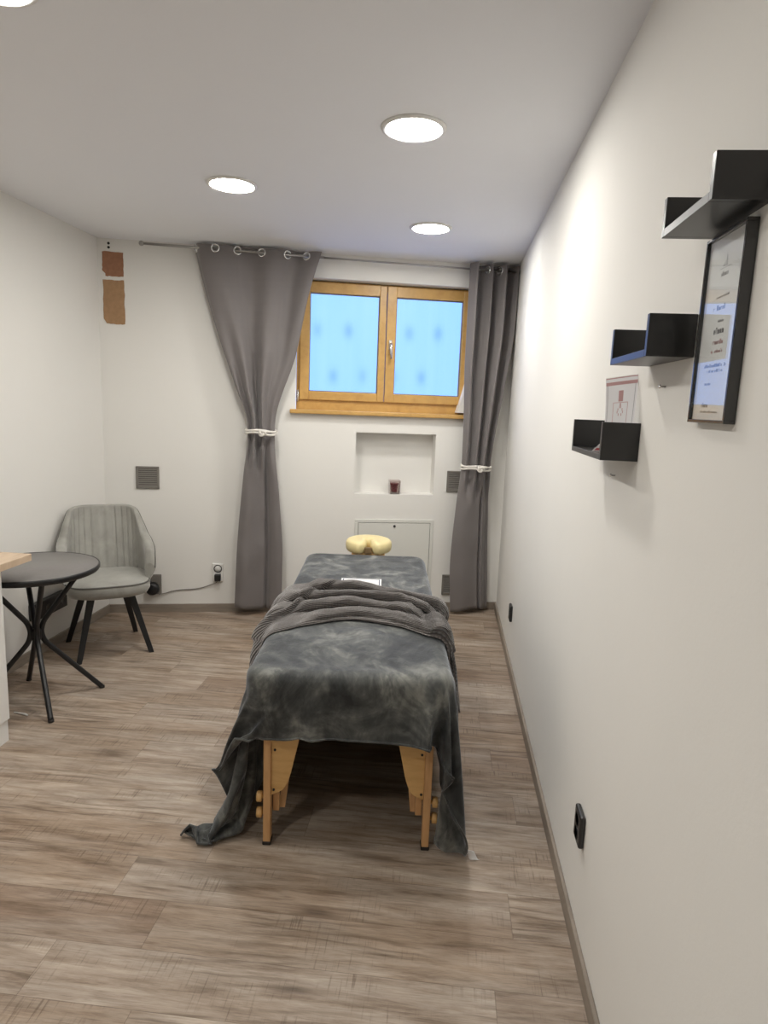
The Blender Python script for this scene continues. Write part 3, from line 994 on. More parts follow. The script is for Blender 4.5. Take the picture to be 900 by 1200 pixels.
# second card
t = at_right('folded_card', 'small white card with red edge tucked behind the near panel of the lowest shelf', 'card', 1.66, 1.4243)
t.location = (0.362, 1.665, 1.4243); t.rotation_euler = (0, 0, 0)
cd = MB().prism([(0.0, 0.0), (0.062, 0.0), (0.062, 0.050), (0.046, 0.046)], lambda x, y, d: (x, d + 0.2 * y, y), 0.0, 0.0008)
cd.build('sheet', M['paper'], t)
MB().prism([(0.007, 0.003), (0.058, 0.003), (0.058, 0.0085), (0.012, 0.0085)], lambda x, y, d: (x, d + 0.2 * y, y), -0.0004, -0.0001).prism([(0.018, 0.011), (0.030, 0.011), (0.034, 0.022), (0.026, 0.020)], lambda x, y, d: (x, d + 0.2 * y, y), -0.0004, -0.0001).build('red_print', M['red'], t)

def black_socket(label, y, z, parent_at, w_=0.076, h_=0.098, d=0.016, n=2):
    t = parent_at('wall_socket', label, 'wall socket', y, z)
    MB().box(-w_/2, w_/2, -d, -0.0005, -h_/2, h_/2, 0.006, 3).build('plate', M['anthracite'], t)
    for k in range(n):
        zz = (k - (n - 1) / 2) * 0.042
        rr = 0.0185
        MB().lathe([(rr + 0.0015, d + 0.001), (rr + 0.0015, d - 0.001), (rr - 0.001, d - 0.001), (rr - 0.001, d + 0.001)], 24, Matrix.Translation((0, 0, zz)) @ Matrix.Rotation(R(90), 4, 'X')).lathe([(0.0, d + 0.0003), (rr, d + 0.0003), (rr, d - 0.002), (0.0, d - 0.002)], 24, Matrix.Translation((0, 0, zz)) @ Matrix.Rotation(R(90), 4, 'X')).build('outlet', M['blackplastic'], t)
    return t
black_socket('black double wall socket low on the right wall, nearest the camera', 1.738, 0.350, at_right)
black_socket('black double wall socket on the right wall near the far corner', 3.80, 0.318, at_right)
def at_left(name, label, cat, y, z, group=None):
    return thing(name, label, cat, (XL, y, z), R(90), group)
t = at_left('socket_strip', 'black multiple socket strip on the left wall behind the round table', 'wall socket', 3.49, 0.275)
MB().box(-0.16, 0.16, -0.04, -0.0005, -0.05, 0.05, 0.006, 3).build('housing', M['blackplastic'], t)
for k in range(4):
    MB().lathe([(0.0, 0.0405), (0.020, 0.0405), (0.022, 0.042), (0.024, 0.040), (0.024, 0.036), (0.0, 0.036)], 24, Matrix.Translation((-0.114 + 0.076 * k, 0, 0)) @ Matrix.Rotation(R(90), 4, 'X')).build('outlet', M['anthracite'], t)

# ------------------------------------------------------------------ left foreground cabinet and worktop
t = thing('base_cabinet', 'white base cabinet at the left edge under the pale oak worktop', 'cabinet', (-2.07, 1.9, 0))
MB().box(-0.215, 0.212, -0.55, 0.592, 0.098, 0.779, 0.002, 1).build('body', M['white'], t)
MB().box(-0.215, 0.222, -0.55, 0.588, 0.0, 0.098).build('plinth', M['white'], t)
MB().box(0.2125, 0.230, -0.545, 0.592, 0.101, 0.777, 0.0015, 1).build('door', M['white'], t)
wt = MB().box(-2.295, -1.80, 1.30, 2.640, 0.7795, 0.8105, 0.0015, 1).build('worktop', M['oak'])
tag(wt, 'pale oak worktop whose corner reaches in at the left edge over the cabinet', 'worktop')
cb = MB().tube([(-1.985, 2.72, 0.004), (-1.95, 2.715, 0.005), (-1.925, 2.708, 0.007), (-1.905, 2.702, 0.006)], [0.004, 0.004, 0.005, 0.004], 8).build('white_cable', M['white'])
tag(cb, 'end of a thin white cable on the floor beside the white cabinet', 'cable')

# ------------------------------------------------------------------ bistro table
t = thing('bistro_table', 'small round dark table with crossed black metal legs', 'table', (-1.955, 2.87, 0))
zt = 0.690
MB().lathe([(0.0, zt - 0.001), (0.292, zt - 0.001), (0.2935, zt - 0.004), (0.0, zt - 0.004)], 72).build('table_surface', M['greytop'], t)
MB().lathe([(0.0, zt - 0.030), (0.288, zt - 0.030), (0.296, zt - 0.026), (0.300, zt - 0.018), (0.300, zt - 0.004), (0.297, zt), (0.2925, zt), (0.2925, zt - 0.004), (0.0, zt - 0.004)], 72).build('tabletop', M['blackmetal'], t)
for (fx, fy) in ((-1.767, 2.669), (-1.73, 3.055), (-2.146, 3.072), (-2.180, 2.690)):
    dx, dy = fx + 1.955, fy - 2.87
    l = math.hypot(dx, dy)
    ux, uy = dx / l, dy / l
    ctrl = [(0.225, zt - 0.03), (0.034, 0.405), (0.0215, 0.355), (0.034, 0.305), (l, 0.007)]
    pts = []
    tt = [0]
    for a, b_ in zip(ctrl, ctrl[1:]): tt.append(tt[-1] + math.hypot(a[0] - b_[0], a[1] - b_[1]))
    NN = 72
    rz = [(float(np.interp(tt[-1] * k / NN, tt, [c[0] for c in ctrl])), float(np.interp(tt[-1] * k / NN, tt, [c[1] for c in ctrl]))) for k in range(NN + 1)]
    for _ in range(3):
        rz = [rz[0]] + [((rz[k-1][0] + rz[k][0] * 2 + rz[k+1][0]) / 4, (rz[k-1][1] + rz[k][1] * 2 + rz[k+1][1]) / 4) for k in range(1, NN)] + [rz[-1]]
    pts = [(ux * r_, uy * r_, z_) for r_, z_ in rz]
    lg = MB().tube(pts, 0.0125, 12).build('leg', M['blackmetal'], t)
    MB().lathe([(0.0, 0.0), (0.0135, 0.0), (0.0135, 0.012), (0.0, 0.014)], 14, Matrix.Translation((dx, dy, 0.0))).build('foot_cap', M['rubber'], lg)
MB().lathe([(0.0, 0.372), (0.024, 0.372), (0.027, 0.360), (0.027, 0.330), (0.024, 0.318), (0.0, 0.318)], 20).build('leg_joint', M['blackmetal'], t)

# ------------------------------------------------------------------ tub chair
CH = (-1.980, 3.597)
CROT = R(32)
t = thing('tub_chair', 'grey velvet tub chair with channelled back and splayed black legs', 'chair', (CH[0], CH[1], 0), CROT)
def sup(a, ax, by, e=3.0):
    s_, c_ = math.sin(a), math.cos(a)
    return (ax * math.copysign(abs(s_) ** (2 / e), s_), by * math.copysign(abs(c_) ** (2 / e), c_))
def shell_top(a):
    d = abs(math.degrees(a))
    return pchip([0, 20, 38, 50, 60, 72, 90, 108, 122], [0.826, 0.826, 0.822, 0.806, 0.735, 0.655, 0.622, 0.590, 0.470], d)
AM = 118
NA = 220
def shell_pt(a, k, side):
    """k 0..1 from seat level to the rim; side +1 outer, -1 inner"""
    zt_ = shell_top(a)
    zb_ = 0.375
    z = zb_ + (zt_ - zb_) * k
    hh = (z - 0.40) / 0.42
    d = abs(math.degrees(a))
    backness = sstep(80, 45, d)
    ax = 0.268 - 0.036 * max(0, hh) * backness + 0.010 * math.sin(PI * min(1, max(0, hh * 2))) * (1 - backness)
    by = 0.245 + 0.045 * max(0, hh) * backness
    lowtuck = 0.05 * (1 - sstep(0, 0.14, z - zb_)) if side > 0 else 0
    th = (0.056 - 0.030 * max(0, hh) * backness) * (1.0 if side < 0 else 0.0)
    th2 = th + lowtuck
    x, y = sup(a, ax - th2, by - th2)
    if side < 0:
        # vertical channels on the inside of the back
        ang = d / 11.0
        gv = abs((ang + 0.5) % 1.0 - 0.5)
        g = math.exp(-(gv / 0.10) ** 2) * sstep(62, 54, d) * sstep(0.02, 0.15, k) * (1 - sstep(0.93, 1.0, k))
        n = Vector((x, y)).normalized()
        x += n.x * 0.010 * g; y += n.y * 0.010 * g
    return (x, y, z)
sh = MB()
NK = 16
prof = [('o', k / NK) for k in range(NK + 1)] + [('r', k) for k in range(1, 6)] + [('i', 1 - k / NK) for k in range(NK + 1)]
V, F = [], []
for i in range(NA + 1):
    a = R(-AM + 2 * AM * i / NA)
    po, pi_ = Vector(shell_pt(a, 1, 1)), Vector(shell_pt(a, 1, -1))
    mid, half = (po + pi_) / 2, (po - pi_) / 2
    for kind, k in prof:
        if kind == 'o': V.append(Vector(shell_pt(a, k, 1)))
        elif kind == 'i': V.append(Vector(shell_pt(a, k, -1)))
        else:
            q = k * PI / 6
            V.append(mid + half * math.cos(q) + Vector((0, 0, half.length * 0.9 * math.sin(q))))
n = len(prof)
for i in range(NA):
    for k in range(n - 1):
        F.append((i * n + k, (i + 1) * n + k, (i + 1) * n + k + 1, i * n + k + 1))
    F.append((i * n + n - 1, (i + 1) * n + n - 1, (i + 1) * n, i * n))
sh.add(V, F, True)
sh.add([V[k] for k in range(n)], [tuple(range(n))]); sh.add([V[NA * n + k] for k in range(n)], [tuple(range(n - 1, -1, -1))])
back = sh.build('backrest', M['chair'], t)
# piping along the rim
pp_ = []
for i in range(NA + 1):
    a = R(-AM + 2 * AM * i / NA)
    po = Vector(shell_pt(a, 1, 1))
    pp_.append(po + Vector((0, 0, 0.003)))
MB().tube(pp_, 0.0042, 8).build('piping', M['chairpipe'], back)
# seat cushion
def seat_out(a, grow=0.0):
    x, y = sup(a, 0.232 + grow, 0.250 + grow, 3.4)
    return x, y - 0.022
st = MB()
prof = [(-0.10, 0.360), (-0.045, 0.362), (-0.012, 0.374), (0.0, 0.395), (0.0, 0.428), (-0.004, 0.440), (-0.012, 0.449), (-0.05, 0.458), (-0.12, 0.463), (-0.2, 0.464)]
V, F = [], []
NS = 72
for g_, z_ in prof:
    for k in range(NS):
        x, y = seat_out(2 * PI * k / NS, g_)
        V.append((x, y, z_ + 0.006 * (-y / 0.25)))
for i in range(len(prof) - 1):
    for k in range(NS):
        F.append((i * NS + k, i * NS + (k + 1) % NS, (i + 1) * NS + (k + 1) % NS, (i + 1) * NS + k))
F.append(tuple(range(NS - 1, -1, -1))); F.append(tuple((len(prof) - 1) * NS + k for k in range(NS)))
st.add(V, F, True)
seat = st.build('seat', M['chair'], t)
pts = []
for k in range(NS):
    x, y = seat_out(2 * PI * k / NS, -0.002)
    pts.append((x, y, 0.4415 + 0.006 * (-y / 0.25)))
MB().tube(pts, 0.0042, 8, closed=True).build('piping', M['chairpipe'], seat)
for sx in (-1, 1):
    for sy2 in (-1, 1):
        q_ = Matrix.Rotation(R(7), 2)
        bx, by = q_ @ Vector((0.2 * sx, 0.2 * sy2))
        tx_, ty_ = q_ @ Vector((0.105 * sx, 0.105 * sy2))
        lg = MB()
        A = Vector((bx, by, 0.0)); B = Vector((tx_, ty_, 0.370))
        V = []
        for P_, hw in ((A, 0.0145), (B, 0.0205)):
            for (qx, qy) in ((-1, -1), (1, -1), (1, 1), (-1, 1)):
                V.append(P_ + Vector((qx * hw, qy * hw, 0)))
        lg.add(V, [(3, 2, 1, 0), (4, 5, 6, 7)] + [(k, (k + 1) % 4, 4 + (k + 1) % 4, 4 + k) for k in range(4)])
        o = lg.build('leg', M['blackmetal'], t)
        bv = o.modifiers.new('b', 'BEVEL'); bv.width = 0.004; bv.segments = 2
MB().box(-0.13, 0.13, -0.13, 0.13, 0.352, 0.366, 0.004).build('leg_mount', M['blackmetal'], t)

# ------------------------------------------------------------------ massage table
TA = R(5.5)
TO = Vector((-0.27, 1.98, 0))
HW, LEN, ZT = 0.335, 1.74, 0.635
t = thing('massage_table', 'portable massage table with beech legs under a charcoal velvet blanket', 'massage table', TO, TA)
bm = bmesh.new(); bmesh.ops.create_cube(bm, size=1)
for v in bm.verts: v.co = Vector((v.co.x * 2 * HW, (v.co.y + .5) * LEN, ZT - 0.03 + v.co.z * 0.06))
bmesh.ops.bevel(bm, geom=[e for e in bm.edges if abs(e.verts[0].co.z - e.verts[1].co.z) > .01], offset=.06, segments=6, affect='EDGES', profile=.5)
te = [e for e in bm.edges if all(v.co.z > ZT - 1e-4 for v in e.verts) and any(abs(f_.normal.z) < .5 for f_ in e.link_faces)]
bmesh.ops.bevel(bm, geom=te, offset=.03, segments=4, affect='EDGES', profile=.5)
MB().frombm(bm, True).build('padded_top', M['cream'], t)
rl = MB()
for sx in (-1, 1):
    rl.box(sx * 0.305 - 0.012, sx * 0.305 + 0.012, 0.05, LEN - 0.05, ZT - 0.14, ZT - 0.06, 0.003)
rl.box(-0.293, 0.293, 0.055, 0.075, ZT - 0.14, ZT - 0.06, 0.003); rl.box(-0.293, 0.293, LEN - 0.075, LEN - 0.055, ZT - 0.14, ZT - 0.06, 0.003)
rl.build('rail', M['beech'], t)
for sx in (-1, 1):
    for end in (0, 1):
        def ty(v): return v if end == 0 else LEN - v
        def bx(m, x0, x1, y0, y1, z0, z1, bev=0.002):
            a, b_ = sorted((sx * x0, sx * x1)); c, d = sorted((ty(y0), ty(y1)))
            return m.box(a, b_, c, d, z0, z1, bev, 2)
        l = bx(MB(), 0.262, 0.287, 0.030, 0.070, 0.012, ZT - 0.14).build('leg', M['beech'], t)
        bx(MB(), 0.260, 0.289, 0.028, 0.072, 0.0, 0.014, 0.003).build('rubber_foot', M['rubber'], l)
        bx(MB(), 0.238, 0.260, 0.070, 0.092, 0.105, 0.44).build('leg_extension', M['beech'], l)
        # stay that slants to the frame
        P0, P1 = Vector((sx * 0.232, ty(0.10), 0.105)), Vector((sx * 0.196, ty(0.20), 0.47))
        V = []
        for P_ in (P0, P1):
            for (qx, qy) in ((-0.011, -0.009), (0.011, -0.009), (0.011, 0.009), (-0.011, 0.009)):
                V.append(P_ + Vector((qx, qy, 0)))
        MB().add(V, [(3, 2, 1, 0), (4, 5, 6, 7)] + [(k, (k + 1) % 4, 4 + (k + 1) % 4, 4 + k) for k in range(4)]).build('stay', M['beech'], l)
        poly = [(0.2615, 0.50), (0.165, 0.50), (0.168, 0.42)]
        poly += [(pchip([0, .25, .5, .75, 1], [0.170, 0.185, 0.200, 0.222, 0.2615], q), pchip([0, .25, .5, .75, 1], [0.385, 0.315, 0.250, 0.205, 0.185], q)) for q in [k / 12 for k in range(13)]]
        gs = MB().prism([(sx * a, b_) for a, b_ in poly], lambda x, y, d: (x, ty(d), y), 0.040, 0.052).build('gusset', M['ply'], l)
        for (gx, gz) in ((0.25, 0.352), (0.253, 0.205)):
            MB().lathe([(0.0, 0.0), (0.0045, 0.0), (0.004, 0.003), (0.0, 0.0035)], 12, Matrix.Translation((sx * gx, ty(0.040), gz)) @ Matrix.Rotation(R(90 if end == 0 else -90), 4, 'X')).build('bolt', M['rubber'], gs)
        for kz in (0.172, 0.112):
            m_ = Matrix.Translation((sx * 0.287, ty(0.05), kz)) @ Matrix.Rotation(R(90) * sx, 4, 'Y')
            MB().lathe([(0.0, 0.0), (0.007, 0.0), (0.007, 0.006), (0.017, 0.007), (0.0185, 0.010), (0.0185, 0.022), (0.016, 0.025), (0.0, 0.026)], 20, m_).build('knob', M['ply'], l)
# face rest at the far end
fz = 0.665
fc = Vector((0.012, LEN + 0.17, fz))
V, F = [], []
NP, NQ = 64, 16
for i in range(NP + 1):
    a = R(-79 + 338 * i / NP)
    cx, cyy = 0.080 * math.cos(a), 0.086 * math.sin(a)
    endf = min(1, i / 4, (NP - i) / 4)
    rr = 0.062 * math.sqrt(max(0.02, 1 - (1 - endf) ** 2))
    dx, dy = math.cos(a), math.sin(a)
    for k in range(NQ):
        q = 2 * PI * k / NQ
        ca, sa = math.cos(q), math.sin(q)
        ex = math.copysign(abs(ca) ** 0.6, ca) * rr; ez = math.copysign(abs(sa) ** 0.6, sa) * rr * 0.66
        V.append((fc.x + cx + dx * ex, fc.y + cyy + dy * ex, fc.z + ez))
for i in range(NP):
    for k in range(NQ):
        F.append((i * NQ + k, i * NQ + (k + 1) % NQ, (i + 1) * NQ + (k + 1) % NQ, (i + 1) * NQ + k))
F.append(tuple(range(NQ - 1, -1, -1))); F.append(tuple(NP * NQ + k for k in range(NQ)))
frp = thing('face_rest', 'cream padded horseshoe face rest at the far end of the massage table', 'face rest', TO, TA)
MB().add(V, F, True).build('cushion', M['cream'], frp)
bar = MB()
bar.box(fc.x - 0.10, fc.x + 0.10, fc.y - 0.10, fc.y + 0.11, fz - 0.045, fz - 0.032, 0.004)
for sx in (-0.07, 0.07):
    bar.tube([(fc.x + sx, fc.y + 0.05, fz - 0.052), (fc.x + sx, fc.y - 0.09, fz - 0.056), (fc.x + sx, fc.y - 0.16, fz - 0.075), (fc.x + sx, LEN - 0.03, ZT - 0.045)], 0.008, 10)
bar.build('cradle', M['ply'], frp)
MB().box(fc.x - 0.022, fc.x + 0.022, fc.y - 0.115, fc.y - 0.092, fz - 0.032, fz + 0.006, 0.004).build('strap', simple('brown_webbing', (0.20, 0.13, 0.06), 0.7), frp)

# velvet blanket: draped cloth surface
# grid of cloth points in half millimetres, each axis stored as running second differences along the rows
BX = [
-1150,1177,7,16,-42,7,35,-5,-66,42,-19,17,7,19,-56,-7,-2,-2,-2,1,68,-11,-13,-1,0,3,4,18,3,-6,6,2,-1,0,1,-2,-5,1,3,0,3,0,0,0,1,-1,0,1,-1,0,-1,-2,-8,-2,-25,-6,-10,44,-15,-14,2,12,13,-47,-13,5,9,37,-11,-1,7,3,-1,-6,-6,-5,-8,-7,15,
-1150,1178,20,-55,27,30,-5,-8,-12,-27,11,3,2,31,-24,-37,-1,-5,-2,-2,41,17,7,-10,-3,-3,0,-1,-1,30,-2,1,0,-1,1,-2,-3,0,3,0,2,0,0,0,0,1,-1,1,-1,0,0,-3,-10,1,-25,-12,15,28,-31,-1,9,17,-38,-23,2,26,22,-7,-3,9,1,-5,-6,-8,-6,-6,-11,-5,25,
-1117,1136,22,-33,15,1,23,1,-21,-9,-25,22,-19,27,7,-10,-40,3,-6,-1,5,38,13,3,2,-2,6,-9,-13,-16,48,-3,2,0,0,-1,-2,-2,4,-1,2,0,0,1,-1,1,-1,0,1,-1,0,-2,-8,-6,-21,-5,22,7,-29,8,20,-26,-33,-1,40,10,-4,-5,11,-3,-8,-7,-8,-5,-6,-3,-2,-3,0,
-1074,1093,-6,8,6,2,-23,41,1,-26,-3,-32,12,12,-5,23,-8,-42,3,-4,3,6,25,27,-9,8,-3,5,0,-10,-17,32,4,2,-1,0,-1,-3,3,-1,3,-1,0,1,-1,0,1,-1,1,-1,0,-1,-6,-14,-18,20,2,-17,0,16,-14,-41,0,47,0,-4,6,1,-8,-8,-8,-8,-4,-4,-2,-1,1,1,-1,
-1030,1046,0,1,12,-11,1,-8,17,11,-16,0,-36,6,14,-10,29,-4,-39,-4,4,5,5,12,32,-4,4,-5,8,2,2,-18,15,9,0,0,1,-4,2,1,0,1,-1,0,1,-1,1,-1,0,1,-1,0,-5,-20,10,-2,2,-23,2,13,-50,3,50,-10,5,4,-7,-9,-11,-7,-5,-4,-2,1,0,0,-1,2,1,
-988,1004,4,-6,11,-5,-1,-11,13,-27,26,5,13,-40,-11,11,-6,27,4,-34,-12,8,16,0,-1,27,12,-5,-1,5,9,2,-11,6,6,0,0,-1,1,0,1,-1,1,-1,1,-1,0,1,-1,1,-1,0,-3,-16,-2,0,17,-43,34,-58,6,47,-11,8,-3,-11,-11,-10,-5,-4,-1,1,0,-1,2,0,2,2,1,
-938,953,1,-1,2,7,-36,57,-36,-6,-1,3,7,26,-27,-25,2,1,19,12,-22,-20,5,27,3,-10,13,23,-4,-4,11,11,-3,-5,4,1,1,-1,0,1,-1,1,-1,1,-1,1,-1,1,-1,0,1,-1,-1,-13,-1,-2,-12,18,-49,2,33,3,1,-10,-14,-11,-7,-2,-1,1,0,1,1,3,2,3,2,2,2,
-900,911,8,3,-2,-8,-47,82,-34,8,-7,-11,-2,-10,30,4,-30,-10,1,9,12,1,-23,-5,28,19,-8,-13,25,4,0,17,6,-11,3,1,0,0,0,0,0,-1,1,0,-1,1,0,-1,0,1,-1,-1,-2,1,-23,23,-16,-35,10,16,7,-5,-18,-13,-7,-3,0,2,1,2,4,2,3,2,3,1,1,2,-1,
-894,941,-28,2,-7,-3,-51,76,-61,45,3,-5,-1,-9,2,-2,-4,0,-9,-4,-1,-1,12,-5,-14,18,30,2,-16,5,13,16,8,-5,-2,1,0,-1,1,-1,0,0,0,0,0,-1,1,-1,1,-1,0,0,0,-3,-6,1,-30,-2,20,0,-17,-19,-6,-4,1,4,2,4,4,2,3,1,1,1,0,0,0,0,-1,
-889,935,0,-20,-11,-31,16,0,-24,17,13,7,3,5,-12,2,-1,-1,2,-5,-2,-7,-7,-5,4,9,-3,26,9,-20,25,23,8,-17,4,-1,0,0,-1,1,-1,0,0,0,0,0,-1,1,-1,1,-1,1,-1,0,-1,-19,-10,12,-6,-28,-15,6,1,5,5,2,2,3,0,0,1,-1,0,0,0,0,-1,1,0,
-882,931,0,-2,-25,-51,23,16,-31,23,-14,5,4,6,5,2,1,0,2,-1,-2,1,-3,-3,-9,-5,3,8,-4,16,22,27,13,-29,5,0,0,0,-1,1,-1,0,0,0,0,-1,1,0,-1,1,0,-1,1,2,-2,-9,-13,-9,-35,8,9,1,2,2,0,0,1,0,-1,0,0,1,-1,0,0,0,-1,1,0,
-872,920,-9,2,-47,48,-37,-15,3,0,2,4,-9,1,6,1,3,2,3,1,2,0,1,-2,-1,-10,12,-17,2,16,45,13,-8,-7,-1,0,0,-1,1,-1,0,0,0,-1,1,0,-1,1,-1,1,-1,1,0,-1,6,-8,-20,-30,7,10,-3,-5,1,0,-1,0,0,0,-1,0,-1,0,0,-1,1,-1,0,-1,1,
-874,923,-27,10,8,-54,32,1,10,-30,-4,-3,1,1,-1,3,0,0,1,0,2,2,1,1,1,2,0,5,-7,14,45,3,-16,1,-1,0,1,-1,1,-1,0,1,-1,1,-1,0,1,-1,0,1,-1,1,-1,0,4,-4,-19,-14,-4,-6,-1,-1,-2,0,0,-1,0,0,0,0,0,0,-1,1,0,0,0,1,-1,
-877,924,-15,13,-55,59,-36,0,-7,0,0,-1,-2,-1,-7,1,0,0,0,0,1,1,0,1,0,1,0,-4,8,21,36,-1,-10,1,-1,0,1,-1,1,-1,0,1,-1,1,-1,0,1,-1,0,1,-1,1,-1,0,3,-5,-14,-35,1,0,1,1,0,0,1,-1,0,0,1,-1,0,0,0,0,0,0,-1,1,0,
-875,909,15,-53,50,-34,-7,0,0,1,-1,0,0,1,-1,0,0,-2,-2,0,-2,-1,-2,-2,0,7,-1,-3,10,24,25,-1,-5,1,-1,0,1,-1,1,-1,0,1,-1,1,-1,0,1,-1,0,1,-1,1,-1,0,2,-4,-17,-27,-5,1,0,-4,1,0,1,1,-1,2,-1,1,0,0,0,1,0,0,0,0,1,
-881,926,-44,39,2,-72,33,2,0,1,-1,1,-1,0,0,0,0,0,-1,1,0,-1,0,0,-2,-1,-1,-2,9,27,21,-3,-2,1,-1,0,1,-1,1,-1,0,1,-1,1,-1,0,1,-1,0,1,-1,1,-1,0,2,-4,-18,-23,-5,-2,-1,0,-2,1,0,-1,1,0,0,0,0,1,-1,1,-1,1,-1,1,0,
-893,923,-15,34,-5,-55,3,1,2,2,1,1,3,1,0,1,0,1,0,0,-1,1,-1,1,-1,2,5,11,-10,23,18,-1,-2,1,-1,0,1,-1,1,-1,0,1,-1,1,-1,0,1,-1,0,1,-1,1,-1,0,1,-2,-18,-26,-7,2,0,0,0,-1,1,0,0,0,0,0,-1,0,0,0,-1,1,-1,1,-1,
-914,935,27,2,-27,18,-48,-1,1,-1,1,0,-3,14,0,-1,0,1,0,0,0,0,1,-1,2,-1,2,3,17,9,16,-1,-1,1,-1,0,1,-1,1,-1,0,1,-1,1,-1,0,1,-1,0,1,-1,1,-1,0,1,-2,-18,-25,-3,-1,0,-1,0,-1,1,-1,1,-1,-1,1,0,-1,0,1,-1,0,0,0,0,
-932,973,9,0,-10,-19,-37,2,7,2,3,2,5,1,0,0,0,0,-1,0,1,-1,0,1,-1,0,-2,-4,8,31,13,0,-1,1,-1,0,1,-1,1,-1,0,1,-1,1,-1,0,1,-1,0,1,-1,1,-1,0,1,-2,-18,-27,-5,2,0,0,0,0,1,-1,0,0,0,0,0,0,0,-1,1,-1,0,0,0,
-935,983,2,0,-4,-55,0,5,4,4,1,2,0,0,-2,1,-1,-1,1,-1,0,-1,0,-2,-2,1,-1,-2,14,28,11,0,0,1,-1,0,1,-1,1,-1,0,1,-1,1,-1,0,1,-1,0,1,-1,1,-1,0,1,-2,-18,-27,-4,0,0,0,1,-1,0,1,-1,1,0,0,0,0,0,0,1,-1,0,0,0,
-932,982,0,0,-3,-59,7,10,3,-1,0,-1,-1,-1,0,0,-1,1,-1,-1,-1,-1,-1,-1,-1,0,2,2,11,25,13,1,-1,1,-1,0,1,-1,1,-1,0,1,-1,1,-1,0,1,-1,0,1,-1,1,-1,0,1,-2,-18,-27,-4,0,1,-1,0,1,-1,0,1,-1,0,1,0,-1,1,0,0,0,0,0,0,
-928,979,-1,0,-3,-48,-4,18,-7,0,-2,0,-1,0,1,0,-1,-1,-2,0,-2,0,-1,1,1,1,0,-3,14,26,13,1,-1,1,-1,0,1,-1,1,-1,0,1,-1,1,-1,0,1,-1,0,1,-1,1,-1,0,1,-2,-18,-27,-4,1,-1,1,0,-1,1,0,-1,1,-1,1,-1,1,0,-1,1,0,-1,1,0,
-923,974,-1,0,-2,-51,16,-7,-1,-2,-1,1,1,1,-1,-1,-2,-2,-1,-1,0,1,0,0,1,1,0,-3,14,26,13,1,-1,1,-1,0,1,-1,1,-1,0,1,-1,1,-1,0,1,-1,0,1,-1,1,-1,0,1,-2,-18,-27,-4,1,0,-1,1,0,-1,1,0,0,0,-1,1,0,0,-1,1,0,0,0,0,
-917,967,0,-1,1,-40,-6,1,-5,2,4,0,1,-3,-2,-3,-2,-1,0,1,-1,1,1,0,1,0,1,2,10,25,13,1,-1,1,-1,0,1,-1,1,-1,0,1,-1,1,-1,0,1,-1,0,1,-1,1,-1,0,1,-2,-18,-26,-6,2,0,-1,1,-1,1,0,-1,1,0,0,-1,1,0,0,0,0,0,0,1,
-912,963,-1,0,-4,-33,-8,-7,6,5,-1,-1,-3,-5,-2,-1,-1,1,0,1,1,1,1,0,0,0,0,-3,14,26,13,1,-1,1,-1,0,1,-1,1,-1,0,1,-1,1,-1,0,1,-1,0,1,-1,1,-1,0,1,-2,-18,-26,-5,0,1,-1,1,0,-1,1,-1,1,-1,1,-1,1,0,-1,1,0,0,0,0,
-906,956,0,1,-6,-31,-15,7,3,1,-3,-4,-6,-2,0,0,0,2,1,1,0,1,0,-1,0,0,1,-2,13,26,13,1,-1,1,-1,0,1,-1,1,-1,0,1,-1,1,-1,0,1,-1,0,1,-1,1,-1,0,1,-2,-18,-26,-5,1,-1,1,0,-1,1,-1,1,-1,1,-1,1,-1,1,-1,1,-1,1,0,-1,
-900,950,0,0,-4,-34,-9,3,9,-7,-7,-5,-2,0,1,1,1,1,1,1,-1,0,1,-1,0,1,0,-3,14,26,13,1,-1,1,-1,0,1,-1,1,-1,0,1,-1,1,-1,0,1,-1,0,1,-1,1,-1,0,1,-2,-18,-26,-5,1,0,0,-1,1,0,0,-1,1,0,-1,1,-1,1,-1,1,-1,1,-1,1,
-895,946,-1,0,-5,-40,7,4,-7,-7,-9,0,1,1,1,2,0,0,1,0,-1,1,0,0,1,-1,2,-1,11,26,13,1,-1,1,-1,0,1,-1,1,-1,0,1,-1,1,-1,0,1,-1,0,1,-1,1,-1,0,1,-2,-18,-26,-5,1,0,0,0,0,0,0,0,0,0,0,0,0,0,0,0,-1,1,0,0,
-889,940,-1,0,-5,-29,-3,-4,-6,-11,1,0,2,1,1,1,0,0,1,0,0,1,0,1,-1,0,0,-3,14,25,15,0,-1,1,-1,0,1,-1,1,-1,0,1,-1,1,-1,0,1,-1,0,1,-1,1,-1,0,1,-2,-18,-26,-4,0,0,0,0,0,0,0,1,-1,0,1,-1,0,1,-1,0,0,1,-1,0,
-883,933,1,-1,-7,-20,-11,-6,-14,1,-2,3,2,0,2,0,1,0,0,1,0,0,0,-1,1,0,-1,-1,13,26,13,1,-1,1,-1,0,1,-1,1,-1,0,1,-1,1,-1,0,1,-1,0,1,-1,1,-1,0,1,-2,-18,-26,-4,0,0,0,0,0,0,1,-1,1,-1,1,-1,1,-1,1,-1,1,-1,1,-1,
-877,927,1,-1,-9,-12,-19,-15,-1,-6,5,2,1,1,1,1,1,-1,1,0,0,-1,1,-1,1,-1,1,-2,13,26,13,1,-1,1,-1,0,1,-1,1,-1,0,1,-1,1,-1,0,1,-1,0,1,-1,1,-1,0,1,-2,-18,-26,-4,0,0,0,0,0,1,-1,0,1,-1,1,-1,1,-1,1,-1,1,0,-1,1,
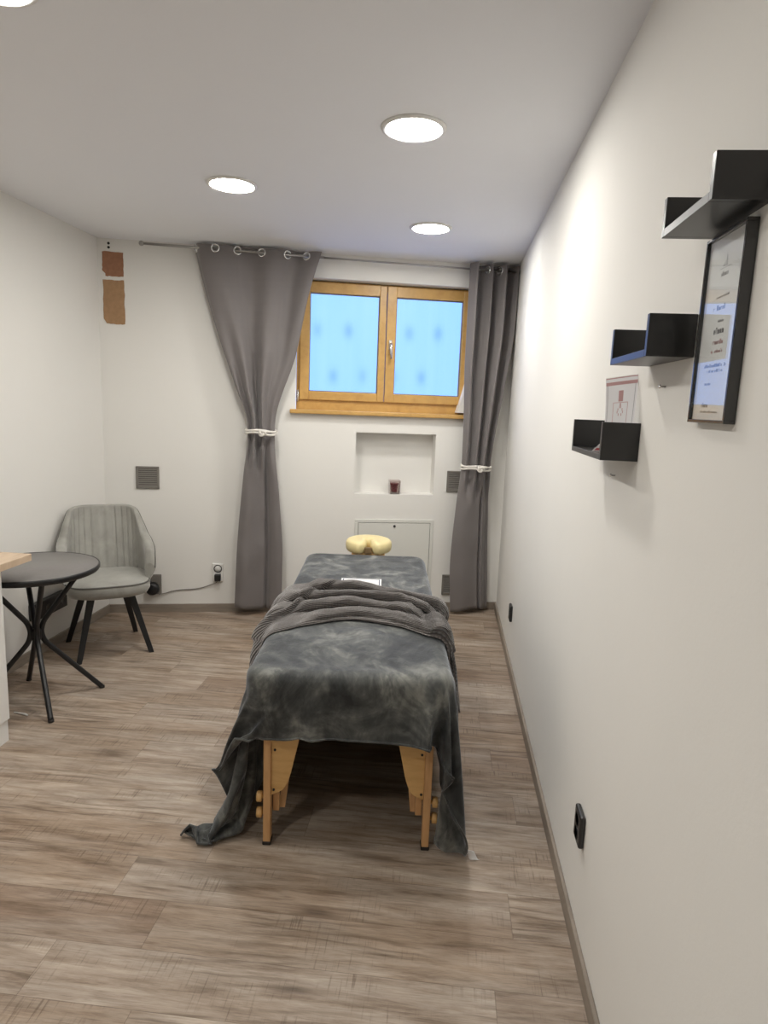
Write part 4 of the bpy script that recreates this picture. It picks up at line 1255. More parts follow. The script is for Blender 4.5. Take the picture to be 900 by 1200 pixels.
-869,918,0,1,-14,1,-34,-8,-9,4,4,2,1,1,1,1,-1,1,0,-1,1,-1,1,-1,1,0,-1,-1,13,26,13,1,-1,1,-1,0,1,-1,1,-1,0,1,-1,1,-1,0,1,-1,0,1,-1,1,-1,0,1,-2,-18,-26,-4,0,0,0,0,0,0,1,-1,0,1,-1,1,-1,0,1,-1,0,1,-1,1,
-863,911,2,-4,4,-26,-22,-16,1,5,3,2,1,1,1,0,-1,1,-1,0,1,-1,1,-1,1,-1,1,-2,13,26,13,1,-1,1,-1,0,1,-1,1,-1,0,1,-1,1,-1,0,1,-1,0,1,-1,1,-1,0,1,-2,-18,-26,-4,0,0,0,0,0,0,1,-1,0,0,0,1,-1,0,0,0,0,0,1,-1,
-854,903,-9,10,-1,-24,-29,-13,5,5,3,2,2,-1,0,0,0,0,0,0,0,1,-1,1,0,0,0,-1,12,26,13,1,-1,1,-1,0,1,-1,1,-1,0,1,-1,1,-1,0,1,-1,0,1,-1,1,-1,0,1,-2,-18,-26,-5,2,-1,0,0,0,0,1,-1,0,0,0,0,0,0,0,0,0,0,0,1,
-843,891,-1,-17,19,-19,-39,-11,10,5,2,2,0,0,-1,0,1,-1,2,-1,1,0,0,0,1,-1,0,-1,12,26,13,1,-1,1,-1,0,1,-1,1,-1,0,1,-1,1,-1,0,1,-1,0,1,-1,1,-1,0,1,-2,-18,-26,-5,2,-1,0,0,0,0,1,-1,0,0,0,0,0,0,0,0,0,0,1,-1,
-830,879,-3,-32,35,-14,-55,5,6,6,1,0,0,-1,1,1,0,1,1,-1,0,1,-1,1,-1,-1,1,-2,13,26,13,1,-1,1,-1,0,1,-1,1,-1,0,1,-1,1,-1,0,1,-1,0,1,-1,1,-1,0,1,-2,-18,-26,-4,0,0,0,0,0,1,-1,0,0,1,-1,0,1,-1,0,0,0,0,0,0,
-816,863,2,-54,55,-11,-65,12,8,3,1,-2,1,2,2,-1,1,0,0,-1,0,-1,1,-1,0,1,-1,-1,13,26,13,1,-1,1,-1,0,1,-1,1,-1,0,1,-1,1,-1,0,1,-1,0,1,-1,1,-1,0,1,-2,-18,-26,-4,0,0,0,0,0,1,-1,0,1,-1,0,0,1,-1,0,0,0,1,-1,0,
-800,844,5,-71,72,-7,-73,18,8,1,-1,2,3,1,0,-1,-1,-1,1,-2,1,0,-1,1,0,0,1,-2,13,26,13,1,-1,1,-1,0,1,-1,1,-1,0,1,-1,1,-1,0,1,-1,0,1,-1,1,-1,0,1,-2,-18,-26,-5,2,-1,0,0,0,1,-1,0,1,-1,1,-1,0,0,1,-1,0,1,-1,0,
-786,828,8,-81,64,17,-78,19,6,1,0,8,-5,0,-3,0,0,0,1,-1,0,1,0,0,0,1,0,-2,13,26,13,1,-1,1,-1,0,1,-1,1,-1,0,1,-1,1,-1,0,1,-1,0,1,-1,1,-1,0,1,-2,-18,-26,-5,1,1,-1,0,0,1,-1,1,-1,1,-1,1,0,-1,1,-1,0,0,1,-1,
-777,823,3,-83,52,30,-70,16,6,-3,11,-8,-4,0,1,0,1,0,1,0,0,0,1,0,0,0,0,-2,13,26,14,-1,0,1,-1,0,1,-1,1,-1,0,1,-1,1,-1,0,1,-1,0,1,-1,1,-1,0,1,-2,-18,-26,-5,1,1,-1,0,0,1,-1,1,-1,1,-1,1,0,0,-1,1,-1,1,-1,0,
-766,813,2,-85,38,44,-46,-14,11,11,-14,-2,4,1,1,0,1,0,0,1,0,0,0,0,0,0,0,-2,13,26,14,-1,0,1,-1,0,1,-1,1,-1,0,1,-1,1,-1,0,1,-1,0,1,-1,1,-1,0,1,-2,-18,-26,-5,1,1,-1,0,0,1,-1,0,1,-1,1,0,-1,1,0,-1,1,0,0,-1,
-753,800,1,-84,19,64,-35,-26,18,-18,7,4,0,1,1,0,1,0,-1,1,0,0,0,0,0,-1,1,-2,13,26,14,-1,0,1,-1,0,1,-1,1,-1,0,1,-1,1,-1,0,1,-1,0,1,-1,1,-1,0,1,-2,-18,-26,-5,1,0,1,-1,0,0,1,-1,1,-1,1,-1,1,-1,1,0,-1,1,0,0,
-737,780,4,-75,-19,97,-27,-30,-11,10,4,2,0,1,1,-1,1,0,0,0,-1,1,0,-1,1,-1,1,-2,13,26,14,-1,0,1,-1,0,1,-1,1,-1,0,1,-1,1,-1,0,1,-1,0,1,-1,1,-1,0,1,-3,-16,-27,-5,1,1,-1,0,0,0,1,-1,1,-1,1,-1,1,-1,1,-1,1,-1,1,0,
-723,765,3,-90,-2,84,3,-57,6,5,3,2,0,0,1,-1,1,0,0,-1,1,0,-1,1,0,-1,1,-2,13,26,14,-1,0,1,-1,0,1,-1,1,-1,0,1,-1,1,-1,0,1,-1,0,1,-1,1,-1,0,1,-3,-17,-25,-6,1,1,-1,0,0,1,-1,0,1,-1,1,-1,1,-1,1,-1,0,1,-1,0,
-712,755,-5,-83,-5,89,-11,-44,7,5,2,1,0,0,1,-1,1,0,-1,1,0,0,0,0,0,0,0,-2,13,26,14,-1,0,1,-1,0,1,-1,1,-1,0,1,-1,1,-1,0,1,-1,0,1,-1,1,-1,0,1,-2,-19,-24,-6,2,-1,0,0,0,1,-1,1,-1,1,-1,1,-1,1,-1,1,-1,0,1,-1,
-700,745,-16,-78,-1,79,0,-43,8,3,1,1,0,1,-1,1,-1,1,0,-1,1,1,-1,0,0,0,1,-3,14,24,15,-1,0,1,-1,0,1,-1,1,-1,0,1,-1,1,-1,0,1,-1,0,1,-1,1,-1,0,1,-2,-19,-24,-6,2,-1,0,0,1,-1,0,1,-1,1,0,-1,1,0,-1,1,0,0,0,-1,
-688,735,-30,-67,1,69,9,-41,7,4,0,0,1,-1,1,0,-1,1,0,0,0,0,0,0,1,-1,0,-2,14,24,15,-1,0,1,-1,0,1,-1,1,-1,0,1,-1,1,-1,0,1,-1,0,1,-1,1,-1,0,1,-2,-19,-24,-5,0,0,0,0,1,-1,1,-1,1,-1,1,0,0,-1,1,0,0,0,1,-1,
-675,724,-46,-52,0,63,11,-34,9,-1,1,0,0,-1,1,0,0,0,-1,1,0,0,0,0,0,-1,1,-2,14,24,15,-1,0,1,-1,0,1,-1,1,-1,0,1,-1,1,-1,0,1,-1,0,1,-1,1,-1,0,1,-2,-19,-24,-5,0,0,0,1,-1,0,1,-1,1,0,-1,1,0,0,0,0,0,0,0,1,
-662,711,-61,-32,-6,55,19,-24,0,0,0,0,0,0,0,0,-1,1,0,0,-1,1,-1,0,1,0,-1,-1,14,24,15,-1,0,1,-1,0,1,-1,1,-1,0,1,-1,1,-1,0,1,-1,0,1,-1,1,-1,0,1,-2,-19,-24,-5,0,0,0,1,-1,0,1,-1,1,0,-1,1,0,0,0,0,0,0,0,1,
-649,696,-74,-11,-12,47,22,-14,-3,-1,0,-1,1,-1,0,0,0,0,0,-1,1,0,-1,0,1,-1,1,-2,14,24,14,1,-1,1,-1,0,1,-1,1,-1,0,1,-1,1,-1,0,1,-1,0,1,-1,1,-1,0,1,-3,-17,-25,-5,0,0,0,1,-1,0,1,0,-1,1,0,-1,1,0,0,0,0,0,0,1,
-634,676,-80,4,-16,40,22,-8,-1,-1,-1,1,-1,-1,1,-1,1,-1,1,-1,0,0,0,0,1,-1,0,-2,14,24,14,1,-1,1,-1,0,1,-1,1,-1,0,1,-1,1,-1,0,1,-1,0,1,-1,1,-1,0,1,-2,-19,-24,-5,0,0,0,1,-1,0,1,0,-1,1,0,-1,1,0,0,0,0,0,0,1,
-619,655,-82,13,-16,40,5,7,-1,1,-1,0,0,-1,1,-1,0,0,0,0,0,0,0,0,-1,1,0,-2,13,24,14,1,-1,1,-1,0,1,-1,1,-1,0,1,-1,1,-1,0,1,-1,0,1,-1,1,-1,0,1,-2,-19,-24,-5,0,0,0,1,-1,1,-1,1,-1,1,0,-1,1,0,0,0,0,0,0,0,
-602,628,-76,17,-16,41,9,-4,3,1,0,0,0,0,1,-1,0,0,1,-1,0,0,0,1,-1,0,0,-1,12,24,14,1,-1,1,-1,0,1,-1,1,-1,0,1,-1,1,-1,0,1,-1,0,1,-1,1,-1,0,1,-3,-17,-25,-5,0,0,0,1,-1,1,-1,1,-1,1,0,0,-1,1,0,0,0,0,0,0,
-583,595,-62,15,-14,41,9,2,-3,0,0,1,-1,1,-1,1,0,-1,1,0,0,-1,1,0,1,-1,0,-2,13,24,14,1,-1,1,-1,0,1,-1,1,-1,0,1,-1,1,-1,0,1,-1,0,1,-1,1,-1,0,1,-2,-19,-24,-5,0,0,0,1,-1,1,-1,1,0,-1,1,0,0,0,0,-1,1,0,1,-1,
-566,565,-45,5,-7,40,7,3,1,-1,-1,0,0,0,-1,1,-1,1,-1,0,1,-1,0,0,1,-1,0,-1,13,24,14,1,-1,1,-1,0,1,-1,1,-1,0,1,-1,1,-1,0,1,-1,0,1,-1,1,-1,0,1,-3,-17,-25,-5,0,0,0,1,-1,1,-1,1,0,-1,1,0,0,0,0,0,0,-1,1,1,
-531,501,-13,-4,0,39,5,3,1,1,0,0,0,-1,0,0,0,-1,1,-1,1,-1,0,0,-1,1,0,-2,14,24,14,1,-1,1,-1,0,1,-1,1,-1,0,1,-1,1,-1,0,1,-1,0,1,-1,1,-1,0,1,-2,-19,-24,-5,0,0,0,1,-1,1,-1,1,-1,1,0,-1,1,0,0,0,0,0,0,0,
-519,483,-7,-6,2,38,7,0,1,2,0,0,1,-1,0,0,1,-1,-1,1,0,-1,0,0,0,0,0,-2,13,26,13,1,-1,1,-1,0,1,-1,1,-1,0,1,-1,1,-1,0,1,-1,0,1,-1,1,-1,0,1,-2,-19,-24,-5,0,0,0,1,-1,1,-1,0,1,-1,0,1,-1,1,0,1,-1,0,1,-1,
-509,469,-4,-6,3,38,6,1,1,0,1,0,1,0,-1,1,0,0,0,0,0,-1,1,0,-1,0,1,-3,13,26,13,1,-1,1,-1,0,1,-1,1,-1,0,1,-1,1,-1,0,1,-1,0,1,-1,1,-1,0,1,-3,-17,-25,-5,0,0,1,-1,0,1,0,-1,1,0,-1,1,0,0,0,0,0,0,0,1,
-499,455,-1,-5,3,37,6,2,1,0,1,-1,1,0,0,1,-1,1,-1,1,0,0,-1,1,0,0,-1,-1,12,26,13,1,-1,1,-1,0,1,-1,1,-1,0,1,-1,1,-1,0,1,-1,0,1,-1,1,-1,0,1,-3,-17,-25,-5,0,0,1,-1,1,-1,1,0,1,-1,1,-1,1,-1,0,0,-1,1,-1,1,
-490,443,0,-3,3,36,7,2,1,0,1,-1,1,0,0,0,0,0,1,-1,0,1,0,-1,1,0,-1,-1,12,26,13,1,-1,1,-1,0,1,-1,1,-1,0,1,-1,1,-1,0,1,-1,0,1,-1,1,-1,0,1,-3,-17,-25,-5,0,0,1,-1,1,-1,1,0,0,1,-1,0,1,-1,1,-1,0,-1,1,0,
-482,434,-1,-1,3,35,7,3,1,0,0,1,-1,1,0,0,0,1,-1,0,0,0,1,-1,1,-1,0,-1,12,26,13,1,-1,1,-1,0,1,-1,1,-1,0,1,-1,1,-1,0,1,-1,0,1,-1,1,-1,0,1,-3,-17,-25,-5,0,0,0,1,-1,1,-1,1,0,0,0,0,0,0,0,1,-1,0,0,0,
-475,425,0,1,2,34,7,4,0,1,0,0,1,0,0,0,0,0,0,0,0,0,1,-1,0,0,1,-3,13,26,13,1,-1,1,-1,0,1,-1,1,-1,0,1,-1,1,-1,0,1,-1,0,1,-1,1,-1,0,1,-3,-17,-25,-6,2,-1,0,1,-1,1,-1,1,-1,1,0,0,0,0,0,0,0,0,0,0,
-470,420,0,1,2,33,7,4,2,-1,1,1,-1,0,1,0,-1,1,0,1,-1,0,0,0,0,1,-1,-2,13,26,13,1,-1,1,-1,0,1,-1,1,-1,0,1,-1,1,-1,0,1,-1,0,1,-1,1,-1,0,1,-3,-17,-25,-5,0,0,0,1,-1,1,-1,1,0,-1,1,0,0,0,0,0,0,0,-1,1,
-465,416,-1,0,3,32,8,3,2,1,0,0,0,1,-1,1,-1,1,0,0,-1,1,1,-1,0,0,0,-2,13,26,13,1,-1,1,-1,0,1,-1,1,-1,0,1,-1,1,-1,0,1,-1,0,1,-1,1,-1,0,1,-3,-17,-25,-5,0,0,1,-1,0,1,0,-1,1,0,0,0,0,0,0,0,0,0,0,-1,
-459,409,0,0,4,29,9,4,1,1,1,1,-1,1,-1,1,-1,1,-1,1,0,0,-1,1,0,0,0,-2,13,26,13,1,-1,1,-1,0,1,-1,1,-1,0,1,-1,1,-1,0,1,-1,0,1,-1,1,-1,0,1,-3,-17,-25,-5,0,1,-1,1,-1,1,-1,1,0,0,0,1,-1,0,0,0,0,0,0,0,
-454,404,0,0,4,29,8,4,1,2,0,2,-1,1,-1,1,0,-1,1,-1,1,-1,1,0,0,0,-1,-1,13,26,13,1,-1,1,-1,0,1,-1,1,-1,0,1,-1,1,-1,0,1,-1,0,1,-1,1,-1,0,1,-3,-17,-25,-5,1,-1,1,0,-1,1,0,0,0,0,1,-1,0,1,-1,0,0,1,-1,0,
-449,399,0,0,4,28,9,4,0,2,1,0,1,0,1,0,0,-1,1,0,-1,1,0,-1,1,0,0,-3,14,26,13,1,-1,1,-1,0,1,-1,1,-1,0,1,-1,1,-1,0,1,-1,0,1,-1,1,-1,0,1,-3,-17,-25,-5,1,0,0,0,0,0,1,-1,0,1,-1,1,-1,1,-1,1,-1,1,-1,0,
-444,394,0,1,3,27,9,4,2,1,0,0,1,1,0,0,0,1,0,0,0,0,-1,1,0,0,0,-3,14,26,13,1,-1,1,-1,0,1,-1,1,-1,0,1,-1,1,-1,0,1,-1,0,1,-1,1,-1,0,1,-3,-17,-25,-4,0,0,1,-1,1,-1,1,-1,1,0,0,-1,1,0,0,-1,1,0,-1,1,
-439,389,1,-1,4,27,8,5,1,2,0,1,0,0,1,0,-1,2,-1,0,1,0,-1,1,0,0,0,-3,14,26,13,1,-1,1,-1,0,1,-1,1,-1,0,1,-1,1,-1,0,1,-1,0,1,-1,1,-1,0,1,-3,-16,-27,-3,1,-1,1,-1,1,0,0,0,0,0,0,0,0,0,0,0,0,0,-1,1,
-434,385,-1,0,4,26,11,1,2,2,1,1,0,0,1,0,0,0,0,0,0,0,1,-1,1,0,0,-3,14,26,13,1,-1,1,-1,0,1,-1,1,-1,0,1,-1,1,-1,0,1,-1,0,1,-1,1,-1,0,1,-3,-16,-27,-3,1,-1,1,-1,1,0,0,0,0,0,0,0,1,-1,0,0,0,0,-1,1,
-428,378,0,0,4,32,-4,11,2,1,0,1,0,1,0,1,0,0,0,0,1,-1,0,1,-1,1,0,-3,14,26,13,1,-1,1,-1,0,1,-1,1,-1,0,1,-1,1,-1,0,1,-1,0,1,-1,1,-1,0,1,-3,-16,-27,-4,1,0,1,-1,0,1,0,-1,1,0,0,0,0,0,0,0,0,0,0,0,
-423,373,0,0,4,23,14,3,1,0,1,0,1,0,0,1,1,-1,1,0,0,1,-1,0,1,0,0,-1,10,28,13,1,-1,1,-1,0,1,-1,1,-1,0,1,-1,1,-1,0,1,-1,0,1,-1,1,-1,0,1,-3,-16,-28,-3,1,0,-1,1,0,0,0,1,-1,1,-1,1,0,-1,1,0,0,0,0,0,
-418,368,1,-1,2,23,26,-6,-1,0,1,0,1,0,1,0,0,1,0,0,1,-1,1,1,-1,1,0,-1,11,26,14,1,-1,1,-1,0,1,-1,1,-1,0,1,-1,1,-1,0,1,-1,0,1,-1,1,-1,0,1,-3,-16,-28,-4,2,0,0,-1,1,0,0,0,0,1,-1,1,0,-1,1,0,-1,1,0,0,
-412,362,1,-1,1,20,20,9,-2,0,-1,0,-1,1,0,-1,1,0,0,0,0,1,0,0,1,1,0,-2,13,25,14,1,-1,1,-1,0,1,-1,1,-1,0,1,-1,1,-1,0,1,-1,0,1,-1,1,-1,0,1,-3,-16,-26,-4,0,-1,1,0,1,-1,0,0,0,0,1,-1,0,1,-1,1,0,-1,1,0,
-431,405,-20,-4,1,18,11,10,4,4,1,0,0,0,0,0,0,0,0,0,-1,0,-1,0,0,3,0,-2,12,26,15,0,-1,1,-1,0,1,-1,1,-1,0,1,-1,1,-1,0,1,-1,0,1,-1,1,-1,0,1,-2,-18,-27,-4,2,0,0,0,1,0,0,0,0,0,0,0,-1,1,-1,1,-1,0,0,0,
-472,466,-12,-31,-1,20,5,11,1,2,7,0,2,0,1,1,-1,2,-1,2,-1,0,0,0,-1,1,-1,-2,12,26,15,0,-1,1,-1,0,1,-1,1,-1,0,1,-1,1,-1,0,1,-1,0,1,-1,1,-1,0,1,-2,-18,-24,-3,-1,-2,1,0,-1,1,-1,1,-1,1,-1,0,1,-1,0,1,-1,1,0,-1,
-520,515,0,-3,-15,-9,-6,26,0,15,-19,6,1,2,2,1,0,1,1,0,0,1,0,1,2,0,3,6,0,26,14,0,-1,1,-1,0,1,-1,1,-1,0,1,-1,1,-1,0,1,-1,0,1,-1,1,-1,0,2,-4,-17,-27,-5,1,0,0,0,1,0,-1,1,1,-1,0,0,1,-1,0,1,-1,1,0,-1,
-568,563,0,0,8,1,-13,-3,-7,19,-16,3,0,4,12,-5,0,-1,0,0,0,1,-2,0,0,4,0,-4,14,27,14,1,-2,1,-1,0,1,-1,1,-1,0,1,-1,1,-1,0,1,-1,0,1,-1,1,-1,0,2,-4,-17,-27,-3,-1,-1,1,1,-1,0,1,0,0,0,0,0,0,0,0,0,0,0,0,0,
-616,611,0,1,6,5,13,-6,-3,-15,-7,-2,-5,4,2,1,0,0,1,1,6,3,7,-5,-2,0,0,-1,7,28,24,-9,1,1,-1,0,1,-1,1,-1,0,1,-1,1,-1,0,1,-1,0,1,-1,1,-1,0,4,-6,-17,-28,-4,4,1,0,0,0,-1,0,0,0,-1,0,0,-1,1,-1,0,0,0,0,-1,
-664,659,0,3,10,9,-11,6,5,-3,1,-6,-14,-6,0,-1,0,0,-2,-2,-7,12,2,1,5,7,4,6,-8,28,29,-15,2,1,-1,0,1,-1,1,-1,0,1,-1,1,-1,0,1,-1,0,1,-1,1,-1,0,5,-6,-18,-15,-4,-4,-1,-1,-1,-1,0,0,-1,0,-1,0,0,0,0,-1,0,0,0,0,-1,
-711,706,8,-10,25,-11,11,-1,-6,14,-26,1,12,-16,-1,0,-1,0,1,0,3,-6,-1,-4,-9,33,-9,-1,-4,38,15,9,-10,2,-1,1,0,-1,1,-1,0,1,-1,1,-1,0,1,-1,0,1,0,-1,2,1,2,-9,-16,-33,4,4,7,-17,9,3,0,0,-1,1,-1,1,-1,0,0,0,0,-1,0,0,0,
-752,752,-3,-4,24,-2,0,0,0,1,1,-20,-2,0,1,0,3,-5,0,-2,4,13,14,-28,-7,-1,-7,28,26,-9,17,11,3,-6,1,-1,1,-1,1,-1,0,1,-1,0,1,-1,0,1,-1,1,-1,1,0,4,-1,-11,-15,-2,-41,6,5,-10,13,3,2,1,0,2,-1,0,1,0,-1,1,0,-1,1,-1,1,
-784,774,1,3,28,-6,2,10,15,-35,-32,25,-2,-5,0,-2,4,3,7,6,13,-21,-21,-3,8,5,30,9,-7,-8,21,12,2,-2,-1,1,0,1,-1,0,1,-1,0,0,1,-1,0,1,-1,0,0,1,-1,3,-4,-9,-26,18,4,-32,-10,-12,2,3,3,3,3,3,3,0,3,0,1,0,1,-1,1,0,-1,
-800,846,-62,7,21,2,21,-9,-44,7,0,1,6,2,5,3,7,0,11,-19,-20,-6,3,11,18,19,-4,-1,5,-39,52,7,-2,2,-2,0,2,0,0,0,0,1,-1,0,1,-1,0,0,0,0,0,-1,1,-2,1,-30,19,-33,32,0,-15,-24,-14,2,-1,0,1,2,2,3,2,3,1,3,0,3,0,1,0,
-818,865,-3,-53,26,-4,0,-40,-9,25,14,3,2,6,1,5,-9,-8,-18,-6,1,5,21,17,9,-11,8,0,-59,62,2,13,2,1,-5,0,6,-1,0,0,0,1,-1,0,0,1,-1,0,0,0,1,-3,0,-6,-1,2,-42,38,-40,38,0,-5,-21,-25,-3,7,-3,-2,0,1,0,3,1,2,2,2,3,0,2,
-833,879,0,0,-32,-21,-18,-18,41,12,1,1,6,-4,-4,-17,-9,-5,2,-2,20,20,10,0,-7,10,-7,-61,42,38,-22,25,1,2,-9,3,6,1,-1,0,0,1,-1,0,0,1,-1,0,0,0,1,-5,3,-8,-13,6,6,-47,44,-40,40,-1,0,-13,-27,-12,-1,4,4,-3,-1,-2,0,1,1,1,3,1,3,
-848,896,-8,4,0,-92,31,28,3,-3,0,0,-9,-14,-8,-1,2,-3,12,23,13,5,-5,-4,9,-4,-64,25,37,21,-34,35,1,2,-13,6,7,0,1,-1,0,0,1,-1,0,1,-1,0,0,0,1,-8,7,-8,-22,28,-32,10,-34,44,-40,41,-1,1,-7,-22,-19,-7,3,2,2,2,-2,-2,-2,0,0,1,0,
-861,909,0,-19,2,-26,4,2,3,-8,-19,-5,-2,-1,0,0,7,18,18,7,1,-5,-5,11,-1,-67,16,26,33,3,-35,40,2,2,-17,9,8,0,0,1,-1,0,1,-1,0,1,-1,0,0,1,-1,-9,9,-6,-30,35,-48,34,-22,-19,42,-40,40,1,0,-2,-17,-21,-12,-2,1,4,1,1,0,-1,-2,-2,1,
-873,921,-4,-8,13,-7,-32,-15,-17,-6,13,-5,-1,0,3,16,18,10,4,0,-6,-7,13,2,-65,5,20,28,26,-15,-27,41,3,0,-18,13,6,1,0,1,-1,0,1,-1,0,1,-1,0,0,1,-1,-12,12,-3,-36,32,-19,-33,48,-36,-4,36,-38,39,1,1,-1,-11,-20,-17,-5,-1,3,1,3,-1,0,1,-2,
-879,920,2,8,-1,-5,-37,-39,-10,15,7,-1,3,5,24,10,6,2,-1,-5,-10,15,4,-58,-9,17,22,28,13,-27,-14,40,3,-2,-18,14,7,1,0,1,-1,0,1,-1,0,1,-1,0,0,1,-1,-14,14,-1,-39,24,4,-60,40,16,-36,5,32,-37,38,2,-1,1,-6,-16,-21,-9,-3,1,3,2,0,1,1,
-889,939,0,-3,0,1,-57,-38,11,11,2,8,8,34,-1,-4,6,0,-2,-16,17,6,-50,-19,11,21,19,27,-2,-37,12,30,3,-5,-17,17,5,2,0,0,1,-1,1,-1,0,1,-1,0,0,1,-2,-15,17,-2,-37,13,22,-66,10,43,-8,-31,13,25,-32,35,2,-1,1,-2,-12,-21,-13,-6,-1,3,3,2,1,
-889,940,-4,4,-7,6,-75,-23,8,12,15,24,10,6,-10,5,8,-1,-23,20,7,-42,-27,6,17,17,22,21,-19,-34,28,24,3,-11,-12,16,6,2,0,0,1,-1,0,1,-1,0,1,-1,0,1,-2,-16,16,1,-33,-2,35,-48,-33,39,30,-19,-25,18,21,-29,31,2,1,-1,1,-6,-20,-19,-6,-4,2,8,1,
-888,938,1,-6,-1,8,-95,-3,3,43,21,-26,40,-22,4,14,0,-26,18,9,-32,-36,3,12,28,-7,39,5,-27,-27,37,20,3,-18,-6,17,4,3,0,0,1,-1,0,1,-1,0,1,-1,0,1,-3,-16,17,1,-31,-10,40,-30,-52,16,40,16,-27,-18,22,15,-23,26,2,2,0,0,-1,-12,-29,-5,-7,6,5,
-886,936,-3,1,-4,5,-81,-16,8,67,-39,33,7,-12,13,2,-27,17,11,-25,-41,-1,8,34,-18,28,29,-8,-32,-17,42,17,2,-25,4,14,3,4,0,0,1,-1,0,1,-1,0,1,-1,0,1,-4,-15,16,1,-28,-14,36,-11,-50,-19,37,32,3,-29,-9,22,11,-18,22,1,2,1,0,0,-1,-32,-10,-6,6,
-884,933,1,-1,-2,-10,-59,-8,9,9,37,-10,11,-8,14,-29,16,13,-18,-47,-2,3,35,0,-19,48,15,-19,-30,-7,43,15,-1,-27,9,14,1,4,2,-1,1,-1,0,1,-1,0,1,-1,0,1,-5,-15,17,0,-24,-20,33,3,-43,-36,15,39,22,-7,-29,-1,22,8,-14,18,-1,3,1,1,0,2,-12,-26,-7,
-881,931,0,1,-1,-46,-40,6,42,25,-16,-13,18,-3,-20,14,15,-11,-53,-2,-1,28,21,-37,26,40,0,-24,-31,9,41,11,-4,-27,14,11,2,4,2,-1,0,1,-1,1,-1,0,1,-1,0,0,-4,-15,16,-1,-19,-22,23,17,-34,-41,-11,36,29,14,-14,-26,7,19,5,-7,12,-1,2,0,2,2,10,-36,28,
-877,927,1,-1,0,-82,24,9,24,5,-45,49,-10,-12,3,17,-6,-57,-2,-2,20,34,-38,1,39,26,-11,-25,-27,16,41,9,-9,-25,17,11,0,5,2,-1,0,1,-1,0,1,-1,1,-1,0,0,-5,-15,17,-2,-17,-16,1,36,-26,-42,-25,18,34,21,10,-23,-18,13,14,4,-2,8,0,2,2,5,5,-22,-35,
-872,922,0,0,-4,-41,-3,-4,24,-34,30,9,14,-50,40,-1,-60,-1,-3,10,43,-19,-21,2,56,9,-17,-27,-20,23,38,6,-12,-23,21,10,-2,6,2,-1,0,1,-1,0,1,-1,1,-1,0,0,-6,-15,18,-3,-16,-12,-12,46,-20,-33,-41,7,26,28,17,1,-25,-10,17,10,4,2,4,3,4,5,-8,-48,-1,
-868,918,1,-4,-19,-31,35,-9,-35,35,3,2,-26,26,2,-62,3,0,4,22,27,-50,0,34,37,-4,-20,-25,-15,28,36,4,-16,-20,24,8,-3,7,2,-1,0,1,-1,0,1,-1,1,-1,0,0,-8,-13,18,-5,-14,-11,-18,50,-14,-24,-45,-11,19,28,21,13,-6,-26,2,17,9,2,6,4,5,1,-51,-7,0,
-855,896,9,-28,13,6,-15,-8,-22,43,-13,0,-24,24,-28,-42,8,12,7,42,-34,-28,24,39,21,-12,-21,-24,-8,31,34,0,-17,-18,26,7,-3,7,2,-1,0,1,-1,0,1,-1,0,1,-1,0,-9,-14,22,-9,-12,-11,-21,50,-8,-16,-42,-26,7,27,23,15,13,-17,-22,16,16,5,8,4,1,-35,-25,2,0,
-842,883,1,-2,0,-12,-30,21,12,-5,3,0,-2,-8,-65,7,1,22,35,-18,-32,-8,42,36,5,-16,-19,-25,0,34,29,-1,-21,-11,24,8,-4,6,2,1,-1,1,-1,0,1,-1,0,1,-1,0,-11,-12,22,-11,-10,-10,-25,49,-3,-7,-37,-37,-4,19,27,17,11,10,-25,-9,29,9,7,1,-17,-42,-1,1,1,
-817,861,-2,-1,-40,30,2,-2,-1,-3,2,0,-1,-32,-42,10,-13,63,-10,-35,-13,25,32,33,-8,-15,-19,-23,4,37,27,-5,-24,-5,25,6,-5,7,2,1,-1,0,1,-1,1,-1,0,1,-1,-1,-11,-11,22,-12,-9,-11,-25,44,4,-3,-25,-46,-13,7,27,22,11,10,2,-29,32,13,2,-6,-48,-3,-5,4,-1,
-788,827,1,-16,8,1,-1,0,-2,-1,0,1,-9,-46,-23,9,0,64,-48,-26,23,6,47,20,-16,-11,-21,-20,7,40,23,-7,-26,0,25,5,-5,7,2,1,-1,0,1,-1,1,-1,0,1,-1,-1,-13,-9,22,-13,-9,-10,-24,35,12,-1,-11,-50,-24,1,16,28,16,8,9,-18,27,9,0,-46,-11,1,0,-1,-8,
-756,794,0,-6,1,0,-2,1,-1,-1,0,-1,-30,-46,23,-20,35,10,-42,-9,28,1,62,-1,-13,-9,-24,-16,9,43,20,-12,-23,1,26,4,-6,8,2,1,-1,0,1,-1,1,-1,0,1,-1,-2,-13,-9,24,-15,-8,-10,-24,26,25,-10,5,-40,-44,-2,7,25,26,5,7,15,1,9,-26,-30,1,1,0,0,52,
-725,765,-2,-1,-4,-1,1,-1,-1,-1,0,-3,-69,-2,-6,39,-24,50,-53,1,19,-10,76,-13,-10,-10,-26,-11,11,44,17,-15,-21,1,28,3,-6,8,2,1,-1,0,1,-1,1,-1,0,1,-1,-2,-15,-7,24,-16,-8,-9,-21,12,38,-12,5,-14,-67,-5,2,14,35,12,7,27,-17,-1,-38,-2,1,1,0,51,5,]
